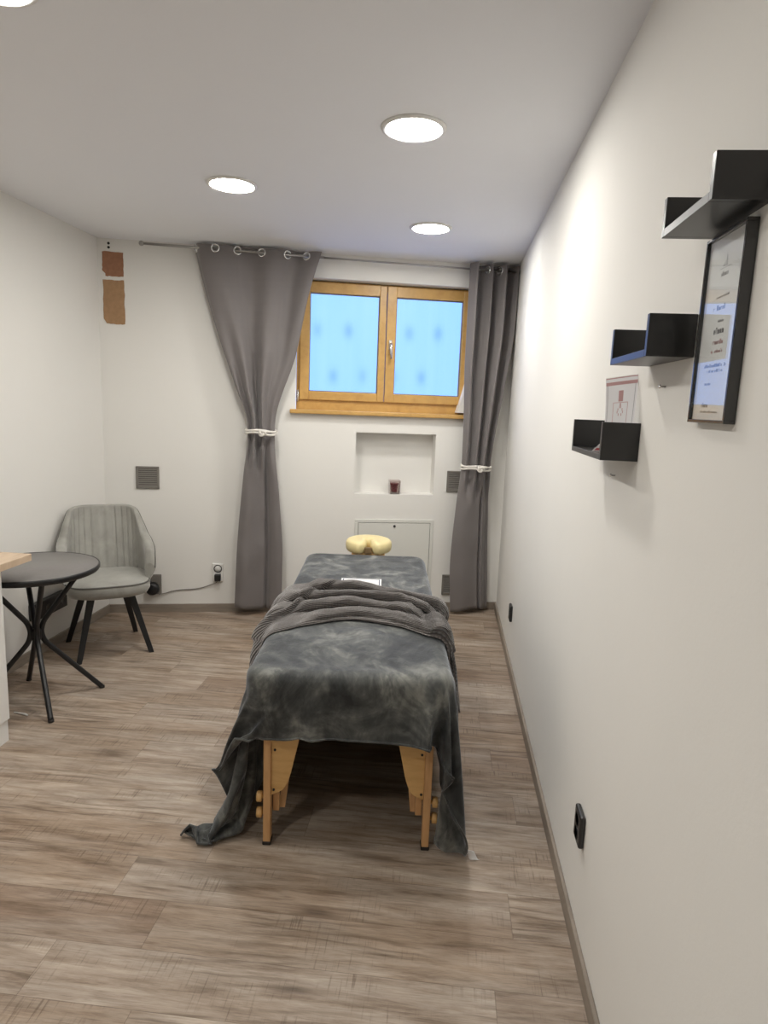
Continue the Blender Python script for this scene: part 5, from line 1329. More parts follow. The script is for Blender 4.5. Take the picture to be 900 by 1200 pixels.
BY = [
98,-101,6,-19,-22,16,18,6,18,22,-2,-2,-1,-36,-2,-7,5,3,-2,-16,19,-34,1,5,5,1,1,20,-12,36,-37,5,-3,-2,14,11,-39,3,43,-2,-12,-14,3,7,-3,0,0,-1,-1,-3,-4,-8,-12,-3,82,0,2,-28,-57,-6,-1,9,30,30,-5,3,5,-38,-18,-1,7,13,13,6,4,3,-1,5,26,
142,-141,-5,-46,33,15,-7,1,-23,64,4,-2,1,-21,14,-36,-5,7,5,1,-40,41,-15,-15,0,3,12,17,-50,38,5,5,1,-15,10,14,-36,3,37,0,-12,-12,3,5,-1,0,-1,1,-2,-2,-4,-7,-18,1,80,2,-2,-47,-41,-1,5,26,41,-10,1,10,-44,-11,-4,13,16,9,6,2,1,-3,-6,-7,39,
107,-59,-72,16,-10,-13,32,12,-38,1,46,14,-7,4,-12,4,-26,-15,7,9,-20,-18,42,-2,-17,-10,10,-13,-2,-1,38,-15,10,-4,-3,15,-26,-7,38,-1,-12,-9,4,3,-1,0,1,0,-2,-1,-4,-7,-17,-6,84,2,-11,-59,-22,3,21,48,-9,0,7,-43,-6,-5,20,14,8,3,1,-2,-2,-3,-3,-2,0,
90,-48,1,-55,-29,13,47,-15,-21,-5,-2,32,23,2,-2,-13,5,-15,-25,4,1,-13,-13,33,11,-11,-20,12,-4,-16,-7,58,-26,9,-5,9,-11,-16,33,2,-13,-5,3,2,0,-1,1,0,0,-2,-3,-7,-14,-14,87,-11,0,-76,-1,14,53,-7,2,-1,-40,-4,7,20,10,5,1,-2,-3,-5,-4,-4,-1,-8,8,
69,-22,0,-25,-62,19,31,11,-51,22,-15,-1,20,30,5,-5,-7,1,-5,-28,-6,-5,-2,-8,15,25,-2,-34,13,4,-11,-13,59,-25,3,-1,1,-18,28,-1,-10,-2,2,1,0,0,0,-2,2,0,-1,-8,-14,-19,74,2,-2,-75,1,62,0,3,-13,-34,6,12,17,7,1,-3,-3,-6,-4,-3,-5,4,1,5,1,
55,-9,2,-9,-54,-11,-6,48,11,-35,-18,5,12,-10,33,13,-7,2,-3,1,-28,-13,-11,2,3,-4,30,10,-39,5,3,16,-11,37,-20,0,-1,-10,17,-1,-6,0,0,1,0,0,1,-2,-2,3,1,-4,-16,-20,76,-1,-47,-33,50,16,3,-27,-21,12,17,11,2,-3,-4,-7,-3,-6,4,1,3,2,2,2,1,
45,-3,4,2,-27,-63,29,-5,18,9,14,-39,-7,15,-14,20,18,-1,8,-4,2,-20,-22,-12,0,6,-4,18,23,-42,7,18,5,-5,18,-11,0,-3,4,0,-1,-1,1,0,0,0,1,0,-1,-7,8,3,-18,-20,65,2,-72,27,39,1,-51,10,14,14,4,-2,-8,-5,-7,5,0,4,2,2,1,0,1,-1,-1,
27,19,-1,-3,-3,-69,51,-40,20,-5,-2,1,1,4,-20,2,6,11,6,13,3,-3,-8,-26,-19,9,-5,6,1,12,-12,12,12,3,0,-3,-1,2,-2,1,-1,1,0,1,-1,0,0,0,1,0,-9,15,-25,4,51,-38,-29,55,5,-56,18,18,9,-3,-7,-10,4,1,4,1,3,-1,1,-1,-1,-2,-2,-1,-3,
62,-66,43,2,-8,-9,6,-41,10,-4,5,-4,-3,-5,0,-2,-1,0,2,5,14,4,5,-3,-15,-33,11,7,-12,1,3,8,15,8,0,-2,-2,0,0,-1,0,0,-1,1,0,-1,1,0,0,-1,0,0,3,-15,32,-36,41,1,-51,28,15,-1,-7,-9,6,3,3,0,0,-1,-2,-1,-2,-2,-2,-1,-1,0,-1,
110,-114,-10,32,16,10,-8,-2,-34,-6,-4,0,3,6,-12,1,-1,0,1,-3,1,1,4,12,2,6,-36,-9,18,-25,15,15,6,18,-5,-2,-4,0,0,-1,-1,0,0,-1,0,1,-1,0,1,-1,0,-1,-1,-1,4,14,6,-34,22,8,-15,8,3,2,-2,-1,-1,-3,-2,-2,-2,0,-1,-2,1,1,-1,1,0,
159,-167,-4,0,37,-15,21,6,-33,29,-19,-17,-7,-2,-1,0,1,0,2,-1,0,1,-2,-1,-2,0,10,-8,-8,-3,-8,35,-3,16,-8,-4,-2,-1,0,0,-1,-1,1,-1,1,-1,0,0,-1,1,0,-1,0,-2,1,5,5,4,-5,3,4,-1,-3,-2,-2,-2,-4,1,0,0,1,-1,1,-1,1,0,1,-1,1,
204,-214,-13,25,6,0,-7,2,19,0,2,5,-23,-7,-8,-2,-1,-2,0,1,0,1,2,-1,1,-4,9,-2,-15,-3,5,34,-9,-2,0,-3,0,0,1,-1,-1,0,1,-1,1,-1,0,-1,1,0,0,-1,0,1,-5,5,6,6,-1,-10,2,2,-1,1,-1,0,1,-1,1,-1,1,-1,0,1,-1,0,1,-1,0,
223,-219,-23,4,45,-38,23,-4,-12,8,1,3,1,2,1,-21,-1,-1,-1,-1,-2,-1,-1,1,1,1,0,6,-7,3,-7,23,-7,0,0,0,0,0,0,0,-1,1,-1,1,-1,0,0,0,0,0,-1,1,0,-1,1,1,1,1,2,2,-1,0,0,-1,0,-1,-1,1,-2,1,0,-1,0,0,-1,1,-1,0,0,
250,-237,-42,24,11,8,1,2,-11,1,0,-3,-2,-1,-7,2,0,-1,1,-2,0,-1,-2,1,0,-1,1,2,-5,2,4,6,-1,0,0,0,0,0,0,0,-1,1,-1,0,1,-1,0,0,0,0,-1,1,0,-1,0,1,2,-3,0,0,1,0,0,0,1,0,1,-1,0,1,-1,1,0,-1,1,0,0,0,0,
296,-308,11,-37,49,22,-22,-4,-1,-1,0,1,-1,0,-2,-2,-3,-2,-1,-1,-1,-1,1,-1,-1,1,-1,1,-2,3,4,3,0,0,0,0,0,0,0,0,-1,1,-1,0,1,-1,0,0,0,0,-1,1,0,-1,0,1,1,-1,-1,0,1,-1,0,0,0,0,0,0,0,-1,1,0,0,0,0,0,0,1,-1,
337,-344,-24,22,19,-5,-5,1,1,1,1,1,1,-1,1,0,0,-3,-1,-2,0,-3,-1,-1,-3,0,-1,-1,1,3,4,2,0,0,0,0,0,0,0,0,-1,1,-1,0,1,-1,0,0,0,0,-1,1,0,-1,0,1,1,-2,1,-1,0,0,1,-1,0,0,0,0,0,-1,1,0,0,0,-1,1,-1,1,-1,
366,-372,-19,26,10,-8,0,-2,-2,0,0,-1,2,0,1,-1,0,1,-1,1,-1,0,0,0,0,0,-1,2,-8,2,3,2,0,0,0,0,0,0,0,0,-1,1,-1,0,1,-1,0,0,0,0,-1,1,0,-1,1,-1,1,0,-1,1,-1,0,0,0,0,0,0,-1,1,-1,1,0,-1,1,-1,1,0,-1,1,
402,-418,13,3,1,-2,2,1,0,0,0,0,1,-3,0,1,-1,1,-1,0,1,-1,0,0,0,0,-1,-3,0,0,3,1,0,0,0,0,0,0,0,0,-1,1,-1,0,1,-1,0,0,0,0,-1,1,0,-1,1,-1,1,0,-1,0,0,0,0,0,-1,1,0,-1,1,-1,1,-1,0,1,-1,1,-1,0,1,
439,-445,4,0,-2,10,-6,1,1,1,0,-1,-2,-1,0,0,1,-1,0,0,0,1,-1,0,1,0,1,1,-1,-3,1,1,0,0,0,0,0,0,0,0,-1,1,-1,0,1,-1,0,0,0,0,-1,1,0,-1,1,-1,1,-1,0,0,0,0,0,0,0,0,-1,1,0,-1,1,-1,0,1,-1,0,0,1,-1,
484,-487,0,1,-3,8,0,0,-1,-1,-1,-1,-1,1,0,1,0,-1,1,0,0,1,-1,1,0,0,0,0,0,-2,0,0,2,-1,0,0,0,0,0,-1,1,0,-1,0,1,-1,0,0,0,0,-1,1,0,-1,1,-1,1,-1,0,0,0,0,0,0,0,-1,1,-1,1,0,-1,1,-1,0,1,-1,0,1,-1,
532,-536,2,-1,-2,9,-1,-3,-2,2,-1,0,1,0,0,0,1,-1,0,1,0,0,0,0,0,0,0,0,0,-3,2,-1,2,-1,0,0,0,0,0,-1,1,0,-1,0,1,-1,0,0,0,0,-1,1,0,-1,1,-1,1,-1,0,0,0,0,0,0,-1,1,0,-1,1,-1,1,-1,1,-1,1,-1,0,0,1,
580,-584,1,0,-1,5,2,-6,2,1,0,0,1,-1,0,1,-1,1,0,0,0,0,0,0,0,0,-1,1,0,-2,1,-1,2,-1,0,0,0,0,0,-1,1,0,-1,0,1,-1,0,0,0,0,-1,1,-1,1,0,-1,1,-1,0,0,0,0,0,0,-1,1,0,-1,1,-1,1,-1,1,-1,0,1,-1,0,1,
627,-630,0,0,-2,7,-5,3,0,1,-1,0,1,-1,0,0,1,0,0,1,-1,0,0,0,0,0,-1,1,-1,0,0,-1,2,-1,0,0,0,0,0,-1,1,0,-1,0,1,-1,0,0,0,0,-1,1,-1,1,0,-1,0,1,-1,0,0,0,0,0,-1,1,0,-1,1,-1,1,-1,1,-1,0,1,-1,0,1,
675,-679,1,0,-2,4,1,0,1,-1,0,0,0,0,1,0,0,0,0,0,0,0,0,0,0,0,0,-1,1,-1,0,-1,2,-1,0,0,0,0,0,-1,1,0,-1,0,1,-1,0,0,0,-1,1,0,-1,1,-1,1,-1,1,-1,0,0,0,0,0,-1,1,0,-1,1,-1,1,-1,1,-1,0,1,-1,0,1,
723,-727,0,0,1,2,1,0,1,-2,1,-1,2,0,0,0,0,0,0,0,0,0,0,0,0,0,-1,1,0,-2,1,0,1,-1,0,0,0,0,0,-1,1,0,-1,0,1,-1,0,0,0,-1,1,0,-1,1,-1,1,-1,0,1,-1,0,0,0,-1,1,0,0,-1,1,-1,1,-1,1,-1,0,1,-1,0,0,
771,-775,0,-1,2,2,2,-1,-1,0,1,0,2,-1,0,0,0,0,0,0,0,0,0,0,0,0,-1,1,-1,0,0,0,1,-1,0,0,0,0,0,-1,1,-1,1,-1,1,-1,0,0,0,-1,1,0,-1,1,-1,1,-1,0,1,-1,0,0,0,-1,1,0,0,-1,1,-1,1,-1,1,-1,0,1,-1,0,0,
819,-824,1,0,1,2,1,0,-2,1,2,0,0,0,0,0,1,-1,0,0,0,0,0,0,0,-1,1,0,-1,0,0,0,1,-1,0,0,0,0,0,-1,1,-1,1,-1,0,1,-1,0,0,-1,1,0,-1,1,-1,1,-1,0,1,-1,0,0,0,-1,1,0,-1,1,0,-1,1,-1,0,1,-1,0,1,-1,0,
866,-870,0,-1,2,3,-1,-1,1,2,0,0,0,0,0,0,1,-1,0,0,0,0,0,0,-1,1,0,-1,1,-1,0,0,1,-1,0,0,0,0,0,-1,1,-1,1,-1,0,1,-1,0,0,-1,1,0,-1,1,-1,1,-1,0,0,1,-1,0,-1,1,0,0,-1,1,-1,1,-1,1,-1,1,-1,0,0,1,-1,
914,-918,-1,1,0,2,1,0,2,0,0,0,0,0,0,0,0,1,-1,0,0,0,0,-1,1,0,0,-1,1,-1,0,0,1,-1,0,0,0,0,0,-1,1,-1,1,-1,0,1,-1,0,0,-1,1,0,-1,1,-1,1,-1,0,0,1,-1,-1,1,0,0,0,-1,1,-1,1,-1,1,-1,0,1,-1,0,0,1,
962,-967,1,0,0,1,2,1,1,0,-1,2,-1,0,0,0,0,1,-1,0,0,0,0,-1,1,0,0,-1,1,-1,0,0,1,-1,0,0,0,0,0,-1,1,-1,1,-1,0,1,-1,0,0,-1,1,0,-1,1,-1,1,-1,0,0,0,1,-2,1,0,0,0,-1,1,-1,1,-1,1,-1,0,1,-1,0,0,0,
1009,-1013,-1,1,1,-2,5,1,0,-1,1,0,1,-1,0,0,0,0,1,-1,0,0,-1,1,0,0,-1,1,-1,1,-1,0,1,-1,0,0,0,0,0,-1,1,-1,1,-1,0,1,-1,0,0,-1,1,0,-1,1,-1,1,-1,0,0,0,0,0,0,0,0,0,-1,1,-1,1,-1,1,-1,0,1,-1,0,0,0,
1057,-1063,3,-1,0,0,4,1,-1,1,0,0,0,1,-1,0,0,0,0,1,-1,0,-1,1,0,0,-1,1,-1,1,-1,0,1,-1,0,0,0,0,0,-1,1,-1,1,-1,0,1,-1,0,0,-1,1,0,-1,1,-1,1,-1,0,0,0,0,0,0,0,0,-1,1,0,-1,1,-1,1,-1,0,0,1,-1,0,0,
1104,-1112,7,-8,7,1,2,-1,1,0,0,0,0,1,-1,0,0,0,0,0,0,0,0,0,0,0,-1,1,-1,1,-1,0,1,-1,0,0,0,0,0,-1,1,-1,1,-1,0,1,-1,0,0,-1,1,0,-1,1,-1,1,-1,0,0,0,0,0,0,0,0,-1,1,0,-1,1,-1,0,1,-1,0,1,-1,0,0,
1151,-1159,2,3,1,1,2,-1,1,0,0,0,0,1,-1,0,0,0,0,0,0,0,0,0,0,0,-1,1,-1,1,-1,0,1,-1,0,0,0,0,0,-1,1,-1,1,-1,0,1,-1,0,-1,1,0,0,-1,1,-1,1,-1,0,0,0,0,0,0,0,0,-1,1,0,-1,1,-1,0,1,-1,0,1,-1,0,0,
1198,-1207,-6,15,6,-7,2,-1,0,2,-1,0,0,1,-1,0,0,0,0,0,0,0,0,0,0,-1,1,0,-1,1,-1,0,1,-1,0,0,0,0,0,-1,1,-1,1,-1,0,1,-1,0,-1,1,0,0,-1,1,-1,1,-1,0,0,0,0,0,0,0,0,-1,1,0,-1,1,-1,0,1,-1,0,1,-1,0,0,
1244,-1255,-2,15,4,-7,1,0,1,1,-1,0,0,0,1,-1,0,0,0,0,0,0,0,0,0,-1,1,0,-1,1,-1,0,0,1,-1,0,0,0,-1,1,0,-1,1,-1,0,0,1,-1,-1,1,0,0,-1,1,-1,1,-1,0,0,0,0,0,0,0,0,-1,1,0,-1,1,-1,0,1,-1,0,1,-1,0,0,
1290,-1303,1,17,0,-5,0,0,1,1,-1,0,0,0,0,1,-1,0,0,0,0,0,0,0,0,-1,1,0,-1,1,-1,0,0,1,-1,0,0,0,-1,1,0,-1,1,-1,0,0,1,-1,-1,1,0,0,-1,1,-1,0,1,-1,0,0,0,0,0,0,0,-1,1,-1,1,-1,1,-1,1,-1,0,1,-1,0,0,
1334,-1345,-1,19,-3,-3,-2,2,0,1,-1,0,0,0,0,0,0,0,0,1,-1,0,0,0,-1,1,0,0,-1,1,-1,0,0,1,-1,0,0,0,-1,1,0,-1,1,-1,0,0,1,-1,-1,1,0,0,-1,1,-1,0,1,-1,0,0,0,0,0,0,0,-1,1,-1,1,-1,1,-1,1,-1,0,0,1,-1,0,
1379,-1388,-4,21,-10,10,-9,2,0,1,-1,-1,1,0,0,1,-1,0,0,1,-1,0,0,0,-1,1,0,-1,1,-1,1,-1,0,1,-1,0,0,0,-1,1,0,-1,1,-1,0,0,1,-2,1,0,0,0,-1,1,-1,0,1,-1,0,0,0,0,0,0,0,-1,1,-1,1,-1,1,-1,1,-1,0,0,1,-1,0,
1426,-1436,-2,20,-11,12,-9,1,0,0,-1,1,0,1,-1,0,1,-1,0,0,1,-1,0,-1,1,0,0,-1,1,-1,1,-1,0,1,-1,0,0,0,-1,1,0,-1,1,-1,0,0,0,0,0,0,0,0,-1,1,-1,0,1,-1,0,0,0,0,0,0,0,-1,1,-1,1,-1,1,-1,0,1,-1,0,1,-1,0,
1473,-1484,-1,21,-11,10,-9,4,-2,-2,3,-2,2,-1,1,-1,0,1,-1,0,0,1,-2,1,0,0,0,-1,1,-1,1,-1,0,1,-1,0,0,0,-1,1,0,-1,1,-1,0,0,0,0,0,0,0,0,-1,1,-1,0,1,-1,0,0,0,0,0,0,-1,1,0,-1,1,-1,1,-1,0,1,-1,0,1,-1,0,
1519,-1530,0,19,-8,8,-9,4,-4,1,2,-1,1,-1,1,-1,0,1,-1,0,0,0,0,0,0,0,0,-1,1,-1,1,-1,0,1,-1,0,0,0,-1,1,0,-1,1,-1,0,0,0,0,0,0,0,0,-1,1,-1,0,1,-1,0,0,0,0,0,0,-1,1,0,-1,1,-1,1,-1,0,1,-1,0,1,-1,0,
1564,-1573,-3,17,-4,10,-11,1,-1,1,1,-1,1,-1,1,-1,0,1,-1,0,0,0,0,0,0,0,0,-1,1,-1,1,-1,0,1,-1,0,0,0,-1,1,0,-1,1,-1,0,0,0,0,0,0,0,0,-1,1,-1,0,1,-1,0,0,0,0,0,0,-1,1,0,-1,1,-1,1,-1,0,1,-1,0,1,-1,0,
1610,-1619,-2,13,1,4,-1,-6,1,0,0,1,0,-1,1,-1,0,1,-1,0,0,0,0,0,0,0,0,-1,1,-1,1,-1,0,1,-1,0,0,0,-1,1,0,-1,1,-1,0,0,0,0,0,0,0,-1,1,0,-1,0,1,-1,0,0,0,0,0,0,-1,1,0,-1,1,-1,1,-1,0,1,-1,0,0,1,-1,
1657,-1667,1,10,2,3,1,-7,1,1,-1,1,-1,1,-1,1,-1,1,-1,0,0,0,0,0,0,0,-1,1,0,-1,1,-1,0,1,-1,0,0,0,-1,1,0,-1,1,-1,0,0,0,0,0,0,0,-1,1,0,-1,0,1,-1,0,0,0,0,0,0,-1,1,0,-1,1,-1,1,-1,0,1,-1,0,0,1,-1,
1704,-1715,3,10,0,4,2,-8,1,1,-1,1,-1,1,-1,1,-1,0,1,-1,0,0,0,0,0,0,-1,1,0,-1,1,-1,0,1,-1,0,0,0,-1,1,0,-1,1,-1,0,0,0,0,0,0,0,-1,1,0,-1,0,1,-1,0,0,0,0,0,0,-1,1,0,-1,1,-1,1,-1,0,1,-1,0,0,1,-1,
1750,-1762,6,9,-1,4,1,-6,0,1,-1,1,-1,1,-1,1,-1,0,1,-1,0,0,0,0,0,0,-1,1,0,-1,1,-1,0,0,1,-1,0,-1,1,0,0,-1,1,-1,0,0,0,0,0,0,0,-1,1,-1,1,-1,1,-1,0,0,0,0,0,0,-1,1,0,-1,1,-1,1,-1,0,1,-1,0,0,1,-1,
1795,-1806,7,6,1,3,0,-5,1,0,-1,1,-1,1,-1,1,-1,0,1,-1,0,0,0,0,0,0,-1,1,0,-1,1,-1,0,0,1,-1,0,-1,1,0,0,-1,0,1,-1,0,0,0,0,0,0,-1,1,-1,1,-1,1,-1,0,0,0,0,0,-1,1,0,0,-1,1,-1,0,1,-1,1,-1,0,0,0,1,
1841,-1853,11,2,3,1,2,-6,1,0,-1,1,-1,1,-1,1,-1,0,0,1,-1,0,0,0,0,0,-1,1,0,-1,0,1,-1,0,1,-1,0,-1,1,0,0,-1,0,1,-1,0,0,0,0,0,0,-1,1,-1,1,-1,1,-1,0,0,0,0,0,-1,1,0,-1,1,0,-1,0,1,-1,1,-1,0,0,0,1,
1888,-1901,14,0,3,1,0,-2,-1,-1,1,0,-1,1,-1,0,1,-1,0,1,-1,0,0,0,0,-1,1,0,0,-1,0,1,-1,0,1,-1,0,-1,1,0,0,-1,0,1,-1,0,0,0,0,0,0,-1,1,-1,1,-1,0,1,-1,0,0,0,0,-1,1,0,-1,1,0,-1,0,1,-1,0,1,-1,0,0,1,
1934,-1947,16,-2,4,-2,2,-3,0,0,0,0,-1,1,0,-1,0,1,-1,0,1,-1,0,0,0,-1,1,0,-1,1,-1,1,-1,0,1,-1,0,-1,1,0,-1,1,-1,1,-1,0,0,0,0,0,0,-1,1,-1,1,-1,0,1,-1,0,0,0,0,-1,1,0,-1,1,-1,1,-1,1,-1,0,1,-1,0,0,1,
1979,-1991,17,-4,4,-2,0,-1,1,-1,0,-1,1,0,0,-1,1,-1,1,-1,0,0,0,0,0,0,0,0,-1,1,-1,1,-1,0,1,-1,0,-1,1,0,-1,1,-1,1,-1,0,0,0,0,0,0,-1,1,-1,1,-1,0,1,-1,0,0,0,0,-1,1,0,-1,1,-1,1,-1,1,-1,0,1,-1,0,0,1,
2024,-2034,16,-5,4,-2,-1,1,0,-1,-1,1,0,0,-1,1,0,-1,0,1,-1,0,0,0,0,0,0,0,-1,1,-1,1,-1,0,0,1,-1,-1,1,0,-1,1,-1,1,-1,0,0,0,0,0,0,-1,1,-1,1,-1,0,1,-1,0,0,0,-1,1,0,0,-1,1,-1,1,-1,1,-1,0,1,-1,0,0,1,
2068,-2075,13,-4,3,-2,-1,0,1,-1,0,0,0,-1,1,0,-1,1,-1,1,-1,0,0,0,0,0,0,0,-1,1,-1,1,-1,0,0,1,-2,1,0,0,-1,1,-1,1,-1,0,0,0,0,0,0,-1,1,-1,1,-1,0,1,-1,0,0,0,-1,1,0,0,-1,1,-1,1,-1,1,-1,0,1,-1,0,0,1,
2112,-2115,8,-3,4,-3,-1,0,0,0,0,0,0,0,0,-1,1,-1,1,-1,1,-1,0,0,0,0,0,0,-1,1,-1,1,-1,0,0,1,-2,1,0,0,-1,1,-1,1,-1,0,0,0,0,0,0,-1,1,-1,1,-1,0,1,-1,0,0,0,-1,1,0,0,-1,1,-1,1,-1,1,-1,0,1,-1,0,0,1,
2145,-2134,-8,2,1,-3,-1,0,0,0,0,0,0,0,-1,1,0,-1,1,-1,0,1,-1,0,0,0,0,0,-1,1,-1,1,-1,0,0,0,0,0,0,0,-1,1,-1,1,-1,0,0,0,0,0,0,-1,1,-1,1,-1,0,1,-1,0,0,0,-1,1,0,0,-1,1,-1,1,-1,1,-1,0,1,-1,0,0,0,
2192,-2181,-8,3,0,-3,-1,0,0,0,0,0,0,0,-1,1,0,-1,1,-1,0,1,-1,0,0,0,0,0,-1,1,-1,1,-1,0,0,0,0,0,0,0,-1,1,-1,1,-1,0,0,0,0,0,0,-1,1,-1,1,-1,0,0,1,-1,0,-1,1,0,0,-1,1,0,-1,1,-1,1,-1,0,1,-1,0,0,0,
2239,-2228,-8,4,-1,-3,-1,0,0,0,0,0,0,0,-1,1,-1,1,-1,1,-1,0,1,-1,0,0,0,0,-1,1,-1,1,-1,0,0,0,0,0,0,0,-1,1,-1,1,-1,0,0,0,0,0,0,-1,1,-1,1,-1,0,0,1,-1,0,-1,1,0,0,-1,1,0,-1,1,-1,1,-1,0,0,1,-1,0,0,
2286,-2276,-5,2,-1,-3,-1,0,0,0,0,0,0,-1,1,0,-1,1,-1,1,-1,0,1,-1,0,0,0,-1,1,0,-1,1,-1,0,0,0,0,0,0,0,-1,1,-1,1,-1,0,0,0,0,0,0,-1,1,-1,1,-1,0,0,0,0,0,0,0,0,0,-1,1,0,-1,0,1,-1,1,-1,0,1,-1,0,0,
2333,-2323,-4,0,1,-4,-1,0,0,0,0,0,0,-1,1,0,-1,1,-1,1,-1,0,1,-1,0,0,0,-1,1,0,-1,1,-1,0,0,0,0,0,0,0,-1,1,-1,1,-1,0,0,0,0,0,0,-1,1,-1,1,-1,0,0,0,0,0,0,0,0,0,-1,1,-1,1,-1,1,-1,1,-1,0,1,-1,0,0,
2381,-2372,-3,1,0,-4,-1,0,0,0,0,0,0,-1,1,0,-1,1,-1,1,-1,0,0,1,-1,0,0,-1,1,0,-1,1,-1,0,0,0,0,0,0,0,-1,1,-1,1,-1,0,0,0,0,0,0,-1,1,-1,1,-1,0,0,0,0,0,0,0,0,0,-1,1,-1,1,-1,1,-1,0,1,-1,0,1,-1,0,
2429,-2421,-1,0,0,-5,1,-1,0,0,0,0,-1,1,0,0,-1,1,-1,1,-1,0,0,1,-1,0,-1,1,0,0,-1,1,-1,0,0,0,0,0,0,0,-1,1,-1,1,-1,0,0,0,0,0,0,-1,1,-1,1,-1,0,0,0,0,0,0,0,0,0,-1,1,-1,1,-1,1,-1,0,1,-1,0,1,-1,0,
2477,-2470,1,-1,-1,-3,0,-1,0,0,0,0,-1,1,0,-1,1,0,-1,0,1,-1,0,0,1,-1,-1,1,0,0,-1,1,-1,0,0,0,0,0,0,0,-1,1,-1,1,-1,0,0,0,0,0,-1,1,0,-1,1,-1,0,0,0,0,0,0,0,0,-1,1,0,-1,1,-1,1,-1,0,1,-1,0,1,-1,0,
2524,-2516,-1,0,0,-4,-1,1,-1,0,0,-1,1,0,0,-1,1,0,-1,0,1,-1,0,0,0,0,0,0,0,0,-1,1,-1,0,0,0,0,0,0,0,-1,1,-1,1,-1,0,0,0,0,0,-1,1,0,-1,0,1,-1,0,0,0,0,0,0,0,-1,1,0,-1,1,-1,1,-1,0,1,-1,0,1,-1,0,
2572,-2564,-1,0,0,-4,-1,1,-1,0,0,-1,1,0,0,-1,1,-1,1,-1,1,-1,0,0,0,0,0,0,0,0,-1,1,-1,0,0,0,0,0,0,0,-1,1,-1,1,-1,0,0,0,0,0,-1,1,0,-1,0,1,-1,0,0,0,0,0,0,0,-1,1,0,-1,1,-1,1,-1,0,1,-1,0,1,-1,0,
2620,-2613,1,-1,0,-4,-1,0,1,-1,0,-1,1,0,0,-1,1,-1,1,-1,1,-1,0,0,0,0,0,0,0,0,-1,1,-1,0,0,0,0,0,0,0,-1,1,-1,0,1,-1,0,0,0,0,-1,1,0,-1,0,1,-1,0,0,0,0,0,0,0,-1,1,0,-1,1,-1,1,-1,0,1,-1,0,0,1,-1,
2668,-2661,0,0,0,-3,-2,0,0,0,0,0,0,0,0,-1,1,-1,1,-1,0,1,-1,0,0,0,0,0,0,0,-1,1,-1,0,0,0,0,0,0,0,-1,1,-1,0,1,-1,0,0,0,0,-1,1,0,-1,0,1,-1,0,0,0,0,0,0,-1,1,0,-1,1,-1,1,-1,1,-1,0,1,-1,0,0,1,
2715,-2707,-1,0,0,-4,0,-1,0,0,0,0,0,0,-1,1,0,-1,1,-1,0,1,-1,0,0,0,0,0,0,0,-1,1,-1,0,0,0,0,0,0,0,-1,1,-1,0,1,-1,0,0,0,0,-1,1,0,-1,0,1,-1,0,0,0,0,0,0,-1,1,0,-1,1,-1,1,-1,0,1,-1,0,1,-1,0,0,
2763,-2756,1,-1,-1,-2,-1,-1,0,0,0,0,0,0,-1,1,0,-1,1,-1,0,1,-1,0,0,0,0,0,0,-1,1,0,-1,0,0,0,0,0,0,0,-1,1,-1,0,1,-1,0,0,0,0,-1,1,0,-1,0,0,1,-1,0,0,0,0,-1,1,0,0,-1,1,-1,0,1,-1,1,-1,0,0,1,-1,0,
2811,-2804,0,1,-2,-2,-2,1,-1,0,0,0,0,0,-1,1,-1,1,-1,1,-1,0,1,-1,0,0,0,0,0,-1,1,0,-1,0,0,0,0,0,0,0,-1,1,-1,0,1,-1,0,0,0,0,-1,1,0,-1,0,0,1,-1,0,0,0,0,-1,1,0,-1,1,0,-1,0,1,-1,1,-1,0,0,0,1,-1,
2859,-2852,0,1,-2,-3,0,0,-1,0,0,0,0,0,-1,1,-1,1,-1,1,-1,0,1,-1,0,0,0,0,-1,1,0,0,-1,0,0,0,0,0,0,0,-1,1,-1,0,1,-1,0,0,0,0,-1,1,0,-1,0,0,0,1,-1,0,0,-1,1,0,0,-1,1,-1,1,-1,1,-1,0,1,-1,0,0,0,1,
2906,-2898,-1,0,-1,-3,1,-2,0,1,-1,0,0,-1,1,0,-1,1,-1,1,-1,0,0,1,-1,0,0,-1,1,0,0,-1,1,-1,0,0,0,0,0,-1,1,0,-1,0,1,-1,0,0,0,0,-1,1,0,-1,0,0,0,0,1,-1,-1,1,0,0,-1,1,0,-1,0,1,-1,1,-1,0,0,0,1,-1,0,
2954,-2947,0,1,-2,-3,-1,0,1,-1,1,-1,0,0,0,-1,1,0,-1,1,-1,0,0,0,1,-2,1,0,0,0,0,-1,1,-1,0,0,0,0,0,-1,1,0,-1,0,1,-1,0,0,0,0,-1,1,0,-1,0,0,0,0,0,0,0,0,0,0,-1,1,-1,1,-1,1,-1,0,1,-1,0,0,1,-1,0,
2999,-2992,-3,6,0,-7,-2,2,0,-1,0,0,0,0,0,0,-1,1,0,-1,1,-1,0,0,0,0,0,0,0,0,0,-1,1,-1,0,0,0,0,0,-1,1,0,-1,0,1,-1,0,0,0,0,-1,1,-1,1,-1,0,0,0,0,0,0,0,0,-1,1,0,-1,1,-1,1,-1,0,1,-1,0,0,0,1,-1,
3041,-3036,6,-1,0,-7,-1,-1,0,1,1,0,-1,1,-1,0,0,0,0,-1,0,1,-1,0,0,0,0,0,0,0,0,-1,1,-1,0,0,0,0,0,-1,1,0,-1,0,1,-1,0,0,0,0,-1,1,-1,1,-1,0,0,0,0,0,0,0,0,-1,1,0,-1,1,-1,0,1,-1,1,-1,0,0,0,1,-1,
3016,-2966,-12,-28,0,-6,-2,-1,-1,0,1,1,0,0,0,0,1,-1,1,-1,1,-1,0,0,-1,0,0,-1,2,-1,0,-1,1,-1,0,0,0,0,0,-1,1,0,-1,0,1,-1,0,0,0,-1,1,0,-1,1,-1,0,-1,1,0,0,0,0,0,0,0,-1,1,0,-1,0,0,1,-1,0,0,0,0,0,0,
